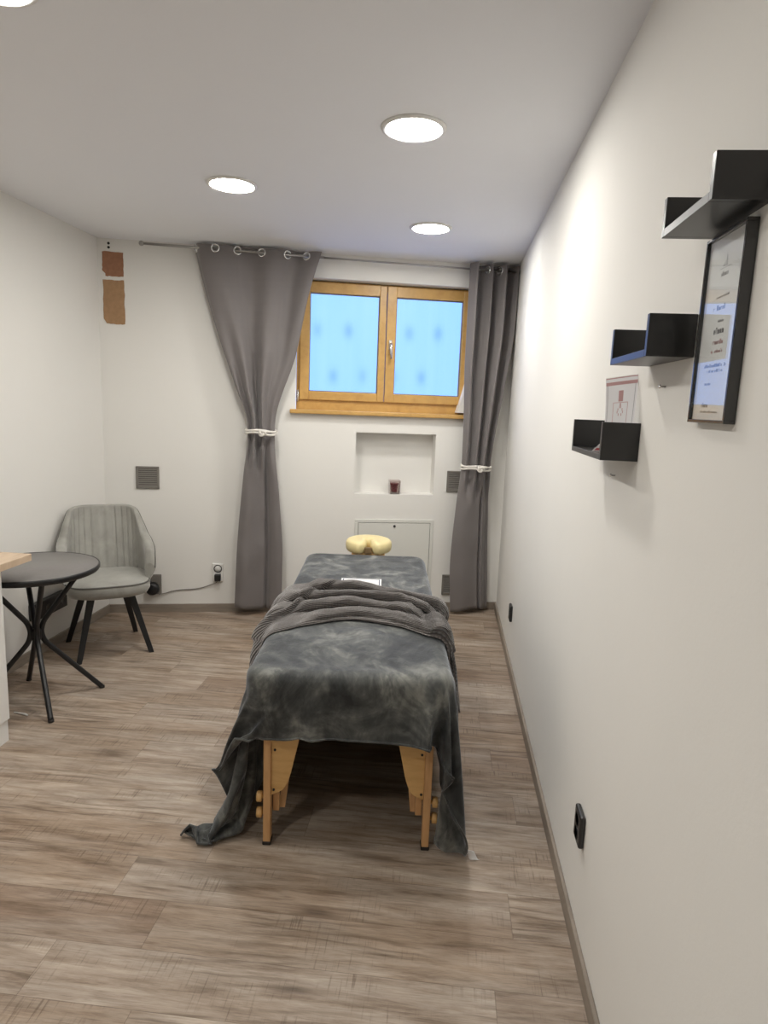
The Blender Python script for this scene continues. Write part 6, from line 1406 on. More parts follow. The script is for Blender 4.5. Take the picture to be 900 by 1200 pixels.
3012,-2962,0,-3,-59,17,16,-21,1,-12,21,-5,-1,-1,0,-1,0,0,0,0,-1,1,-1,0,1,0,0,0,1,-1,-1,-2,2,-1,0,0,0,0,0,-1,1,0,-1,0,1,-1,0,0,0,-1,1,0,-1,1,-1,0,-1,1,-1,1,0,-1,1,-1,0,1,-1,1,-1,0,1,-1,0,0,0,0,0,0,0,
3009,-2959,0,0,-21,-20,-28,20,20,-27,17,-3,-1,-3,-8,4,1,0,2,-1,1,1,-1,2,-1,0,0,0,0,-2,-1,-2,2,-1,0,0,0,0,0,-1,1,-1,1,-1,1,-1,0,0,0,-1,1,0,-1,1,0,-2,-1,2,0,0,0,-1,1,-1,0,1,-1,1,-1,0,0,1,-1,0,0,0,0,0,0,
3006,-2956,0,-1,-16,-8,-15,-7,-2,-3,4,6,8,-6,-6,-2,0,-2,0,0,3,2,2,-2,0,-1,0,-1,1,0,-3,-3,3,-1,0,0,0,0,0,-1,1,-1,1,-1,0,1,-1,0,0,-1,1,0,-1,1,0,-2,-2,4,-1,0,-1,0,-1,0,1,-1,0,0,0,1,0,-1,1,0,0,1,-1,0,0,
3003,-2953,0,-2,-27,-10,21,-12,-2,-4,-6,-7,1,1,0,0,1,0,1,1,7,-7,-3,-2,0,6,1,-2,2,-1,-11,2,3,-1,0,0,0,0,0,-1,1,-1,1,-1,0,1,-1,0,0,-1,1,0,-1,1,3,-9,1,3,-4,0,1,1,1,-1,0,1,-1,1,0,0,0,1,-1,1,0,0,0,1,0,
3000,-2951,-2,2,-49,27,-11,0,7,-20,19,6,7,-27,-2,-1,0,-1,0,-2,-11,-1,15,13,1,-17,8,3,-4,0,-7,-13,12,2,-4,1,0,0,-1,1,0,-1,1,-1,0,0,0,0,0,0,0,0,1,1,0,-6,-7,5,-8,7,6,-11,7,5,-1,0,0,0,0,0,-1,0,0,0,-1,1,-1,-1,1,
2993,-2945,1,-1,-51,18,3,-1,4,14,10,-19,-22,-2,0,-1,-7,9,2,3,7,5,-6,4,-2,-9,-9,20,-18,19,-10,-8,-5,1,2,0,1,0,0,-1,1,0,-1,0,1,-1,0,0,0,0,1,-1,1,2,-2,-7,-8,0,9,-1,-1,-10,7,2,1,2,1,2,0,1,0,2,-1,0,0,-1,1,-1,0,
3007,-2965,1,-1,-24,6,-4,8,-13,21,-13,-31,5,6,3,3,6,2,3,-1,-9,12,-13,-12,15,8,-5,-34,38,5,-10,-15,0,-1,0,2,0,-1,1,0,0,0,-1,1,0,-1,1,-1,1,-1,1,0,0,1,-4,-8,-16,25,-5,-19,8,25,-4,-7,-3,-2,-1,0,1,1,1,1,2,0,2,1,0,0,1,
3052,-3033,27,-3,-16,-3,-34,40,8,-31,-20,24,5,2,1,0,0,-3,-6,13,-10,-21,14,14,3,-18,-29,46,-7,18,-53,26,-6,0,10,-20,11,-1,0,0,0,-1,1,0,0,1,-1,0,0,-1,1,0,2,6,-8,-31,28,-30,37,-3,-25,-1,21,17,-8,-4,-3,-4,-2,-1,-1,0,0,1,1,1,1,2,1,
3097,-3079,0,25,-37,16,14,-7,-44,36,0,-1,-1,-3,-2,-9,15,6,-9,-15,-12,26,8,-7,-20,-23,42,0,6,6,-64,49,-21,8,21,-42,23,-4,6,-8,5,-2,3,-4,2,0,0,4,-8,4,0,13,-26,40,-56,46,-49,30,-31,35,4,-23,-11,10,19,12,-5,-1,-4,-3,-4,-2,-1,-2,-1,0,0,0,1,
3142,-3126,5,-4,-6,24,-3,-33,26,-8,0,-3,-11,12,9,0,-6,-14,-12,18,15,-5,-12,-19,-12,23,26,-13,27,-30,-54,60,-28,12,29,-54,24,-1,6,-8,5,-2,3,-4,2,0,0,5,-11,7,-2,21,-31,38,-66,70,-40,-22,26,-28,33,7,-15,-18,-1,15,15,6,4,-3,-1,-4,-3,-4,-2,-2,-1,-2,-1,
3188,-3173,0,-1,7,-22,42,-27,-16,15,-1,11,6,-4,-10,-9,-13,15,15,2,-12,-13,-15,-8,17,29,-9,24,-4,-42,-38,62,-29,14,33,-60,20,5,4,-6,3,0,2,-4,1,2,-2,6,-11,6,0,26,-35,35,-71,52,36,-68,-6,24,-27,32,10,-10,-19,-10,9,16,9,7,1,3,-3,-1,-4,-2,-3,-3,-2,
3234,-3219,-2,1,-49,81,-28,-31,36,0,8,-8,-8,-7,-9,7,15,6,-7,-14,-10,-14,-6,15,26,1,16,7,-20,-47,-22,68,-36,23,30,-63,17,8,3,-5,3,0,1,-3,2,1,-2,6,-11,5,2,29,-37,30,-70,35,58,-22,-55,-1,23,-24,28,11,-4,-16,-16,2,13,12,8,4,3,1,0,-1,-2,-3,-2,
3280,-3265,-11,-18,14,4,10,9,9,-37,32,-11,-11,5,7,10,-2,-12,-10,-11,-11,-7,16,20,14,5,11,-3,-32,-43,-12,72,-38,29,27,-66,14,10,4,-5,3,0,1,-3,2,1,-1,3,-9,4,6,29,-37,23,-68,23,67,5,-45,-34,0,23,-24,28,9,1,-12,-17,-7,10,12,10,6,5,1,0,1,-1,-1,
3328,-3320,-11,3,-1,4,11,0,-23,21,6,-3,4,4,4,-7,-11,-10,-9,-8,-11,16,19,26,-10,15,4,-13,-40,-34,-4,73,-38,35,22,-69,14,10,3,-1,0,1,1,-2,0,2,-1,2,-7,2,10,28,-35,13,-62,12,68,11,-1,-55,-19,0,21,-22,25,10,3,-7,-17,-11,4,10,11,9,6,2,2,0,1,
3375,-3375,5,-8,6,0,8,-21,13,10,1,6,4,-10,-7,-17,35,-37,-3,-17,17,17,35,-18,14,7,-1,-24,-43,-22,2,71,-36,40,16,-70,11,12,4,-1,0,1,1,-2,0,2,-1,1,-6,3,11,27,-31,2,-56,6,58,28,3,-21,-47,-12,2,18,-20,23,8,7,-4,-14,-13,-4,8,12,8,10,6,2,1,
3422,-3421,1,-2,3,-1,6,-20,11,12,9,-1,-42,33,-24,47,-38,-6,-21,13,19,38,-18,8,10,3,-7,-36,-39,-9,5,66,-30,42,10,-70,10,12,4,0,1,-1,2,-2,0,2,-1,-1,-3,2,14,25,-26,-12,-46,-1,48,48,-13,10,-34,-39,-5,1,17,-19,21,5,10,-1,-8,-15,-10,7,7,9,13,13,3,
3470,-3469,-2,5,-1,-4,-4,2,-2,23,-29,-18,33,-21,55,-38,-3,-30,12,18,42,-17,1,13,4,1,-19,-41,-28,-2,6,62,-23,43,3,-68,6,15,4,0,0,1,0,-1,1,0,0,-2,-2,3,15,24,-24,-20,-40,-4,36,59,-11,9,-5,-40,-29,-2,3,12,-15,18,3,9,5,-5,-11,-16,2,3,12,23,12,
3518,-3517,-5,5,-1,7,-23,19,-11,-34,13,12,10,45,-17,-25,-30,10,20,41,-13,-2,9,8,1,-1,-34,-36,-19,1,10,54,-12,41,-3,-67,5,15,4,1,0,1,0,-1,1,0,-1,0,-4,5,16,23,-23,-26,-36,-4,25,62,7,-15,17,-19,-38,-21,-2,6,9,-14,17,0,7,6,2,-7,-10,-17,0,30,27,
3566,-3567,-3,5,-7,17,-27,-11,-15,39,-37,-7,74,9,-31,-39,8,20,40,-7,-5,4,13,2,-3,-9,-39,-30,-10,1,12,46,7,30,-6,-66,4,14,7,0,0,0,1,-1,1,0,-1,-1,-2,4,19,20,-21,-33,-30,-5,16,62,20,-23,16,1,-24,-36,-16,1,6,6,-9,13,-1,3,5,1,1,9,-40,8,39,
3614,-3616,-1,0,-1,6,-37,14,-12,12,-21,-6,74,3,-64,8,20,36,-1,-4,-1,16,-2,-1,6,-27,-39,-22,-3,-1,18,40,14,25,-8,-63,0,15,7,1,0,0,1,-1,1,0,-1,-2,-1,6,19,19,-22,-37,-24,-7,8,61,28,-10,-15,24,-9,-28,-34,-8,-1,9,3,-5,10,-1,1,2,1,3,18,-35,10,
3662,-3665,0,0,0,-12,-9,-9,-6,3,-2,2,64,-61,3,23,29,7,-3,-4,15,-3,4,0,-1,-39,-31,-16,1,-2,21,38,19,20,-10,-62,-1,15,8,1,0,0,0,1,-1,1,-1,-2,-1,6,22,16,-22,-40,-20,-7,0,60,32,1,-27,21,7,-14,-31,-29,-5,2,7,4,-3,8,0,2,4,4,12,-30,-25,
3710,-3713,0,0,-5,-27,-3,10,-14,12,-13,34,-18,-19,37,21,18,-3,-2,8,1,5,-1,0,-15,-38,-26,-9,4,-4,24,36,24,14,-12,-59,-3,15,9,0,1,0,0,1,-1,1,-2,-1,-1,8,22,15,-24,-43,-15,-7,-2,49,40,9,-31,12,15,-2,-16,-36,-22,-2,5,5,5,0,5,5,4,4,-4,-45,0,
3758,-3761,0,-4,-16,-15,13,-18,3,4,-6,16,-23,23,15,37,5,-1,3,6,-9,5,-1,8,-33,-36,-18,-5,3,-2,27,35,24,11,-13,-57,-5,15,9,2,0,-1,2,-1,1,-1,-1,-2,1,8,23,13,-25,-44,-13,-7,-2,39,45,14,-15,-23,29,7,-8,-19,-37,-16,1,7,7,2,7,5,5,0,-43,-6,-1,
3804,-3814,12,-30,11,-12,-13,-2,1,14,-15,1,-6,19,58,-11,8,9,2,-10,15,-17,17,-6,-41,-30,-11,-2,2,-1,29,35,24,9,-16,-55,-5,14,10,2,-1,1,0,0,1,-1,-1,-2,1,10,22,13,-27,-46,-11,-5,-3,30,51,12,1,-36,17,20,-1,-9,-24,-37,-7,2,12,6,8,4,3,-32,-20,1,-1,
3850,-3859,-3,-11,-5,-12,-8,5,7,-7,2,0,4,19,38,3,0,14,-16,21,-8,-11,19,-19,-43,-21,-8,1,1,0,31,35,25,5,-17,-54,-6,14,11,2,-1,0,1,0,1,-1,-1,-3,3,10,24,10,-29,-46,-9,-5,-3,22,57,9,10,-26,-16,32,7,-3,-9,-33,-30,-4,15,11,9,1,-18,-33,-1,1,-1,
3891,-3915,3,1,-22,3,1,-1,3,-2,-3,1,1,41,16,5,-9,6,16,2,-22,23,1,-33,-38,-13,-6,4,-2,3,31,38,22,2,-17,-52,-8,14,12,1,1,-1,0,2,-1,0,-2,-1,2,12,23,10,-33,-44,-8,-5,-3,15,63,4,16,-15,-32,23,20,0,-3,-10,-45,-20,18,15,5,-10,-42,0,1,-3,0,
3919,-3929,-10,-18,0,-1,1,0,0,-1,-2,0,7,51,-2,-10,23,-15,26,-30,28,2,-5,-46,-26,-8,-4,5,-4,7,31,39,20,-1,-17,-51,-8,13,12,3,-1,0,1,0,0,0,-2,-1,2,14,23,8,-35,-43,-8,-4,-3,8,70,2,11,2,-40,9,25,8,-2,-5,-9,-58,17,18,-3,-45,-8,0,6,-6,6,
3940,-3953,5,-31,1,0,-1,1,-2,0,0,-1,22,15,38,-24,-26,66,-22,-19,29,1,-19,-49,-12,-6,-2,4,-4,9,33,39,16,0,-20,-49,-8,13,11,4,-1,0,0,1,0,0,-2,-2,4,15,23,5,-36,-42,-7,-4,-3,3,69,14,-6,19,-36,-9,19,21,0,-2,-3,-22,-29,23,-36,-25,0,0,8,-7,39,
3976,-4007,18,-9,-16,-1,0,0,-1,0,-1,0,43,-6,4,-49,83,14,-16,0,7,-3,-42,-30,-6,-6,-1,4,-3,10,34,41,11,0,-21,-47,-10,13,12,4,-1,0,0,1,-1,1,-2,-2,4,17,22,5,-40,-40,-6,-5,-2,1,66,18,-4,12,-23,-14,7,22,10,-3,-3,-44,43,1,-89,0,0,0,4,36,3,]
BZ = [
28,15,-6,-43,-27,-11,43,1,49,-20,7,-3,-4,-29,58,-7,-3,-1,-2,-4,-41,53,2,-1,-1,0,-1,-52,-8,24,-16,5,0,1,-1,1,-3,0,-3,1,-1,0,-1,1,-1,1,-1,0,1,-1,2,0,5,-1,-16,-1,3,-11,-7,1,0,-2,-5,-8,1,-1,2,-2,2,0,0,-3,-2,0,-2,0,-1,3,32,
28,14,-26,-17,-37,31,-9,48,5,2,-5,1,-2,-18,21,13,-1,-1,-1,-1,-22,16,-3,5,2,2,1,2,-42,-2,4,1,-1,-2,-1,1,-3,0,-3,1,-1,0,-1,1,-1,1,-1,0,0,1,0,1,5,-1,-17,0,2,-14,-2,0,-1,-4,-11,2,0,0,0,1,0,-1,-3,-1,-1,-2,0,0,0,0,19,
37,-42,18,34,-85,67,-44,14,38,4,4,-13,9,-11,3,5,9,-1,-1,1,-4,-12,10,-2,-4,-3,0,-2,6,6,-35,4,-2,-2,0,-1,-2,1,-4,0,1,-1,-1,1,-1,0,1,-1,0,0,1,1,3,3,-19,0,-2,-12,1,-2,-3,-10,0,0,0,0,1,0,-3,-1,-2,-1,-1,0,-1,0,1,0,1,
30,-40,38,15,-51,-18,70,-36,7,24,1,8,-8,-4,2,-1,2,7,-1,-1,1,-1,-11,1,7,-7,-5,1,-3,-2,6,-18,-5,-1,-2,1,-3,1,-4,0,1,-1,-1,1,-1,0,1,-1,0,0,0,2,2,5,-20,-4,1,-11,1,-4,-10,-1,0,0,0,1,-1,-3,-1,-2,-1,0,-1,0,0,0,0,0,0,
17,-2,-11,36,-32,-43,72,9,-17,-1,10,0,11,-6,-5,5,-4,1,6,-2,0,-1,0,-5,-8,9,-2,-10,0,-1,-8,3,-4,-10,-1,-1,-1,-1,-2,-1,1,-1,-1,1,-1,0,0,1,-1,0,0,1,2,7,-26,0,-1,-6,-1,-12,-3,-1,2,-1,1,-2,-3,-2,-1,0,-1,0,0,0,0,0,0,0,-1,
34,-45,13,26,13,-78,67,18,-12,13,-10,-1,-6,15,0,-5,3,-4,1,3,0,-1,-5,2,2,-12,3,4,-12,-3,-4,0,1,-8,-7,0,0,-2,-2,-1,1,-1,-1,1,-1,0,0,0,1,-1,0,0,3,5,-26,1,0,-6,-9,-8,1,1,-1,0,-2,-4,0,-2,0,0,0,0,0,0,0,0,-1,1,-1,
26,-29,12,1,32,-51,53,-34,40,-1,-5,3,-3,-12,12,4,-2,1,-3,-1,3,0,-2,-6,-1,6,-5,-8,5,-9,-3,-8,-1,3,-11,-1,-1,-1,-1,-2,1,-1,-1,1,-1,0,0,0,0,1,-1,0,2,4,-24,0,0,-10,-13,1,4,-3,-1,-4,-1,-2,0,0,0,0,0,0,-1,1,-1,0,0,0,0,
47,-41,-1,-18,39,7,-5,-24,39,2,3,1,2,-2,-7,-2,8,0,1,-2,-2,2,1,-3,-8,-2,1,9,-13,0,-6,-13,-1,6,-14,4,-4,-1,-1,-2,1,-1,-1,1,-1,0,0,0,0,0,1,-1,2,0,-22,5,-8,-19,3,4,-4,-3,-3,-2,0,0,0,0,-1,1,-1,0,0,0,-1,1,-1,0,0,
22,-9,15,-41,47,7,-48,41,7,4,0,1,1,1,0,0,-1,1,1,-1,3,-4,0,3,-2,-9,-4,-1,6,0,-7,-23,-20,55,-40,-1,-1,-2,0,0,-1,-1,1,0,-1,0,0,0,0,0,1,-2,-1,5,-24,7,-28,1,10,-9,-4,-3,-1,2,-2,1,-1,0,0,0,-1,1,-1,0,0,0,0,0,0,
20,-3,-30,52,-5,-46,46,5,5,6,-2,0,-1,-1,2,0,-1,1,0,0,0,1,1,-1,1,2,-7,-11,6,11,2,-34,-8,-16,5,1,1,-2,0,0,-1,1,0,-1,1,-1,0,0,1,-1,0,1,0,-2,-13,-23,-4,10,-11,-5,0,-1,1,-1,0,0,-1,1,-1,0,0,0,0,0,0,0,0,0,0,
18,-15,-1,8,28,2,-2,-7,13,-6,9,3,0,-1,-1,0,-1,1,0,0,0,0,1,0,-1,2,-2,3,0,9,-16,-29,-20,6,-4,0,2,2,-2,1,-1,1,0,0,0,-1,1,0,0,0,1,-1,-1,-1,-8,-21,-11,-4,-2,-1,0,0,-1,1,-1,0,0,0,0,0,0,0,0,0,0,0,0,0,0,
27,-20,14,-52,79,-24,26,-2,-2,-3,2,-4,8,1,0,-1,0,0,-1,0,0,1,-1,1,0,-1,1,2,11,1,-35,-26,-5,1,-4,5,0,1,0,0,0,0,0,0,0,0,-1,1,0,0,2,-2,0,0,0,-23,-22,-8,3,2,-1,-1,0,0,0,0,0,0,0,0,0,-1,1,0,-1,1,0,0,-1,
71,-74,-39,74,-32,47,-2,0,-5,10,-1,-1,0,0,0,2,0,-1,1,-1,0,0,1,-1,0,1,0,-3,19,-8,-45,-30,20,-1,-1,-3,1,0,0,0,1,1,0,-5,4,1,0,1,-1,0,-1,2,2,-6,2,-15,-30,-5,1,-1,-1,1,-1,0,1,-1,0,1,-1,1,-1,0,1,-1,1,-1,1,0,-1,
31,-24,21,-51,73,-55,52,-1,3,1,0,0,1,-1,0,0,0,0,0,0,-1,1,-1,1,0,0,0,2,5,-9,-30,-33,19,-7,0,2,2,-1,0,0,-1,2,2,-7,3,2,0,1,-1,0,4,-5,-3,1,7,-21,-24,-13,2,1,-1,0,1,-1,1,-1,1,-1,1,-1,1,-1,1,-1,1,-1,1,-1,1,
44,-9,-48,-18,49,14,17,1,0,0,0,0,0,0,1,-1,1,0,0,-1,0,1,-1,-1,1,0,0,3,1,-13,-28,-20,5,-2,4,0,1,-1,0,0,-1,1,6,-10,1,4,0,0,4,0,-9,1,3,0,4,-19,-26,-11,2,-1,1,-1,1,-1,1,-1,1,-1,1,-1,1,-1,1,-1,1,-1,1,-1,1,
68,-45,-63,13,52,16,9,0,1,-1,0,0,0,0,0,0,0,1,-1,1,0,0,-1,1,-1,1,-1,1,1,-16,-25,-16,-1,6,0,0,1,-1,0,0,0,0,5,-5,-6,7,2,1,-4,-3,2,2,-1,0,5,-21,-25,-10,0,0,1,-1,1,-1,1,-1,1,0,-1,1,-1,1,-1,1,-1,1,-1,1,0,
104,-144,0,40,19,30,1,0,0,1,-1,1,0,-1,1,0,-1,1,-1,1,-1,1,0,-1,1,0,-1,-4,5,-14,-28,-18,9,0,0,0,1,-1,0,0,0,-1,6,2,-12,3,0,0,2,1,-1,1,-1,0,6,-23,-22,-13,1,1,-1,1,-1,1,-1,1,-1,1,-1,1,-1,1,-1,1,-1,1,-1,1,0,
80,-123,30,13,44,-14,19,1,0,0,-1,1,0,0,1,-1,1,-1,1,-1,1,0,-1,1,0,0,0,-1,-5,-8,-28,-17,7,2,-1,0,1,-1,0,0,0,3,3,-1,-18,10,3,0,0,1,-1,1,-1,0,7,-24,-22,-13,2,-1,0,1,-1,1,-1,1,-1,1,-1,1,-1,1,-1,1,-1,1,-1,1,0,
55,-84,27,2,29,16,3,1,0,2,-1,1,-1,0,0,0,1,-1,0,1,-1,1,-1,1,-1,1,-1,-1,4,-19,-24,-19,9,1,-1,0,1,-1,0,3,0,-7,3,12,-20,3,6,0,0,0,1,-1,1,-1,8,-25,-23,-12,1,1,-1,1,-1,1,-1,1,-1,1,-1,1,-1,1,-1,1,-1,1,-1,1,0,
40,-56,16,0,20,30,-1,1,1,-1,0,0,0,0,1,-1,0,1,-1,1,-1,1,-1,1,0,-1,1,0,-1,-16,-23,-19,8,1,-1,0,1,2,0,-5,-2,3,2,11,-19,-1,7,0,1,0,1,-1,1,3,0,-20,-24,-12,1,1,-1,1,-1,1,-1,1,-1,1,-1,1,-1,1,-1,1,-1,1,-1,1,0,
31,-38,7,1,18,30,1,0,0,0,0,0,0,1,-1,1,-1,0,1,0,-1,1,-1,1,-1,1,-1,1,-1,-14,-27,-16,8,-1,1,3,-1,-5,-1,1,2,0,1,11,-16,-8,11,0,1,-1,2,-1,5,-5,5,-21,-24,-12,1,1,-1,1,-1,1,-1,1,-1,1,-1,1,-1,1,-1,1,-1,1,-1,1,0,
26,-28,2,1,17,32,0,-1,1,0,0,1,-1,1,-1,1,-1,1,-1,1,-1,1,-1,1,-1,1,-1,1,-1,-14,-27,-15,6,2,2,-4,-4,3,1,0,0,0,1,9,-10,-13,11,1,0,1,0,5,-4,-5,14,-27,-23,-12,1,1,-1,1,-1,1,-1,1,-1,1,-1,1,-1,1,-1,1,-1,1,-1,1,0,
24,-24,0,4,11,35,-1,1,0,0,1,-1,1,-1,0,1,-1,1,-1,1,-1,0,1,-1,1,-1,1,0,-1,-14,-27,-15,6,5,-4,-6,5,-1,1,0,0,0,1,8,-7,-14,9,2,0,4,1,-6,-1,3,10,-27,-23,-12,1,1,-1,1,-1,1,-1,1,-1,1,-1,1,-1,1,-1,1,-1,1,0,-1,1,
24,-24,0,12,-5,42,1,0,1,-1,0,0,0,1,-1,1,-1,1,-1,0,1,-1,1,-1,1,-1,1,0,-1,-14,-27,-15,8,3,-9,1,3,-1,1,0,0,1,0,5,-2,-15,9,3,2,-5,-1,2,2,-1,10,-27,-23,-12,1,1,-1,1,-1,1,-1,1,-1,1,-1,1,-1,1,-1,1,-1,1,0,-1,1,
24,-24,0,1,18,30,1,0,1,-2,1,0,1,-1,0,1,-1,0,1,-1,1,-1,1,-1,1,-1,1,0,-1,-14,-27,-15,9,0,-7,1,2,1,0,0,0,1,0,4,0,-13,8,2,-7,2,3,1,0,-1,9,-26,-23,-12,2,-1,0,1,-1,1,-1,1,-1,1,-1,1,-1,1,-1,1,-1,1,0,-1,1,
24,-24,0,0,21,28,1,0,0,-1,1,0,1,-1,0,0,1,-1,1,-1,1,-1,1,-1,1,-1,1,0,-1,-14,-26,-17,9,1,-5,-1,1,1,1,0,1,0,0,4,2,-13,4,-3,3,2,0,1,0,-1,8,-25,-23,-12,2,-1,0,1,-1,1,-1,1,-1,1,-1,1,-1,1,-1,1,-1,1,0,-1,1,
24,-24,0,0,22,27,1,0,-2,2,0,0,0,1,-1,0,1,-1,1,-1,1,-1,1,-1,1,-1,1,0,-1,-14,-27,-15,7,1,0,-4,1,0,1,0,1,-1,0,4,3,-15,3,3,2,0,0,1,-1,0,7,-23,-24,-12,2,-1,0,1,-1,1,-1,1,-1,1,-1,1,-1,1,-1,1,0,-1,1,-1,1,
24,-24,0,0,22,28,-1,-1,2,0,0,0,0,0,1,-1,1,-1,1,-1,1,-1,1,-1,1,-1,1,0,-1,-14,-27,-16,8,0,0,-1,0,-1,1,0,1,0,0,0,2,-9,3,2,1,1,-1,1,-1,0,6,-22,-24,-12,2,-1,0,1,-1,1,-1,1,-1,1,-1,1,-1,1,0,-1,1,-1,1,-1,1,
24,-24,0,0,23,25,0,2,0,0,0,0,0,0,1,-1,1,-1,1,-1,1,-1,1,-1,1,-1,1,0,-1,-14,-28,-14,6,1,-1,0,-1,1,0,0,0,0,1,-1,3,-6,2,1,0,0,1,-1,0,1,4,-22,-22,-13,2,-1,0,1,-1,1,-1,1,-1,1,-1,1,0,-1,1,-1,1,-1,1,0,-1,
24,-24,0,0,25,20,4,1,0,0,0,0,0,0,1,-1,1,-1,1,-1,1,-1,1,-1,1,-1,1,0,-1,-14,-28,-13,5,0,0,0,-1,-1,1,1,1,-1,0,1,2,-4,0,1,1,-1,0,1,0,0,2,-19,-24,-12,2,-1,0,1,-1,1,-1,1,-1,1,-1,1,0,-1,1,-1,1,-1,1,0,-1,
24,-24,0,0,29,12,8,1,0,0,-1,2,-1,0,1,-1,1,-1,1,-1,1,-1,1,-1,1,-1,1,0,-1,-15,-26,-12,3,0,-1,-1,0,0,3,-1,1,-1,1,-1,1,0,-1,1,1,-1,-1,1,-1,0,1,-17,-24,-12,2,-1,0,1,-1,1,-1,1,-1,1,-1,1,0,-1,1,-1,1,-1,1,0,-1,
25,-14,-23,13,34,-1,16,0,-1,0,1,0,1,-1,1,-1,1,-1,1,-1,1,-1,1,-1,1,-1,1,0,-1,-15,-25,-14,3,2,-2,-2,1,2,1,-1,1,-1,0,0,1,2,-1,0,-1,-1,0,-1,0,0,3,-18,-24,-12,2,-1,0,1,-1,1,-1,1,-1,1,-1,1,0,-1,1,-1,1,-1,1,0,-1,
34,-44,15,14,-17,43,5,-1,-1,2,0,1,-1,0,1,-1,1,-1,1,-1,1,-1,1,-1,1,-1,1,0,-1,-15,-26,-14,6,1,-5,-1,4,1,-1,1,-1,0,0,0,4,-1,-5,1,0,1,0,-1,1,0,7,-24,-23,-12,2,-1,0,1,-1,1,-1,1,-1,1,-1,1,0,-1,1,-1,1,-1,1,-1,1,
33,-42,38,-40,21,34,6,-3,2,1,0,1,-1,1,-1,0,1,-1,1,-1,1,-1,1,-1,1,-1,1,0,-1,-15,-26,-14,6,2,-8,3,2,1,-1,1,-1,0,-1,2,4,-9,2,2,1,-1,0,-1,1,-1,11,-27,-23,-12,2,-1,0,1,-1,1,-1,1,-1,1,-1,1,0,-1,1,-1,1,-1,1,-1,1,
36,-48,16,36,-52,53,8,-3,4,0,0,1,-1,1,-1,1,-1,0,1,-1,1,-1,1,-1,1,0,-1,1,-1,-15,-26,-14,7,0,-7,4,1,0,1,-1,0,0,-1,4,-4,-2,3,1,-1,0,0,0,-1,1,10,-27,-23,-12,2,-1,0,1,-1,1,-1,1,-1,1,-1,1,0,-1,1,-1,1,-1,1,-1,1,
29,-20,-23,62,-58,46,10,2,2,0,1,-1,0,1,-1,1,-1,1,-1,1,-1,1,-1,1,-1,1,-1,1,-1,-15,-26,-13,6,-1,-6,5,0,0,0,0,0,0,-1,6,-11,6,0,0,0,0,0,0,0,0,10,-27,-23,-12,2,-1,0,1,-1,1,-1,1,-1,1,-1,1,0,-1,1,-1,1,-1,1,-1,1,
32,-41,10,48,-54,37,12,4,2,0,1,-1,0,1,-1,1,-1,1,-1,1,-1,1,-1,1,-1,1,-1,1,-1,-15,-26,-14,9,-3,-5,3,1,0,0,0,-1,1,5,-11,5,1,-1,1,0,0,0,0,0,1,9,-27,-23,-12,1,1,-1,1,-1,1,-1,1,-1,1,-1,1,0,-1,1,-1,1,-1,1,-1,1,
43,-65,26,40,-36,18,14,9,1,1,-1,0,1,-1,1,-1,0,1,-1,1,-1,1,-1,1,-1,1,-1,1,-1,-15,-26,-16,11,1,-9,2,2,0,0,-1,1,3,-4,-3,3,1,-1,1,-1,1,0,0,3,0,2,-21,-25,-10,0,1,-1,1,-1,1,-1,1,-1,1,-1,1,0,-1,1,-1,1,-1,1,0,-1,
45,-69,28,34,-1,-36,41,7,2,-1,0,0,1,-1,1,-1,1,-1,0,1,-1,1,-1,1,-1,1,-1,1,-1,-15,-26,-16,8,4,-2,-6,0,3,0,0,3,-2,-7,6,-1,0,0,1,-1,1,2,1,-1,-2,4,-20,-25,-10,0,1,-1,1,-1,1,-1,1,-1,1,-1,1,0,-1,1,-1,1,-1,1,0,-1,
40,-59,24,32,10,-59,57,5,0,1,-2,2,-1,0,1,-1,0,1,-1,1,-1,1,-1,1,-1,1,-1,1,-1,-15,-26,-17,9,1,3,-4,-3,0,3,1,0,-7,2,3,-1,0,0,1,2,1,-4,-1,0,3,9,-27,-24,-10,0,1,-1,1,-1,1,-1,1,-1,1,-1,1,0,-1,1,-1,1,-1,1,0,-1,
36,-50,21,27,16,-68,68,-2,3,-1,0,-1,2,-1,0,1,-1,1,-1,1,-1,1,-1,1,-1,1,-1,1,-1,-15,-26,-18,10,1,3,-3,-4,2,1,1,-4,-3,4,1,-1,0,2,2,-4,-3,3,1,1,0,9,-27,-24,-10,0,1,-1,1,-1,1,-1,1,-1,1,-1,1,-1,1,0,-1,1,-1,1,0,-1,
40,-55,21,29,12,-63,65,-1,2,-1,1,0,0,1,-1,1,-1,1,-1,1,-1,1,-1,1,-1,1,-1,1,-1,-15,-26,-19,11,4,0,-7,2,0,2,-1,-6,2,3,0,-1,1,4,-6,-2,4,0,1,-1,1,8,-26,-24,-10,0,1,-1,1,-1,1,-1,1,-1,1,-1,1,-1,1,0,-1,1,-1,1,0,-1,
45,-69,41,23,-21,-14,39,6,-4,4,1,-1,0,1,-1,1,-1,1,-1,1,-1,1,-1,1,-1,1,-1,1,-1,-15,-26,-16,10,-1,-3,0,2,0,2,-4,-3,2,1,1,0,4,-5,-3,4,0,0,1,-1,0,8,-24,-25,-10,0,1,-1,1,-1,1,-1,1,-1,1,-1,1,-1,1,0,-1,1,-1,1,-1,1,
47,-73,46,4,-7,16,-3,18,1,1,1,-1,0,1,-1,1,-1,1,-1,1,-1,1,-1,1,-1,1,-1,1,-1,-14,-28,-14,5,0,2,0,0,2,0,-6,-1,3,0,1,4,-2,-7,5,0,0,1,-1,0,0,7,-23,-25,-10,0,1,-1,1,-1,1,-1,1,-1,1,-1,1,-1,1,0,-1,1,-1,1,-1,1,
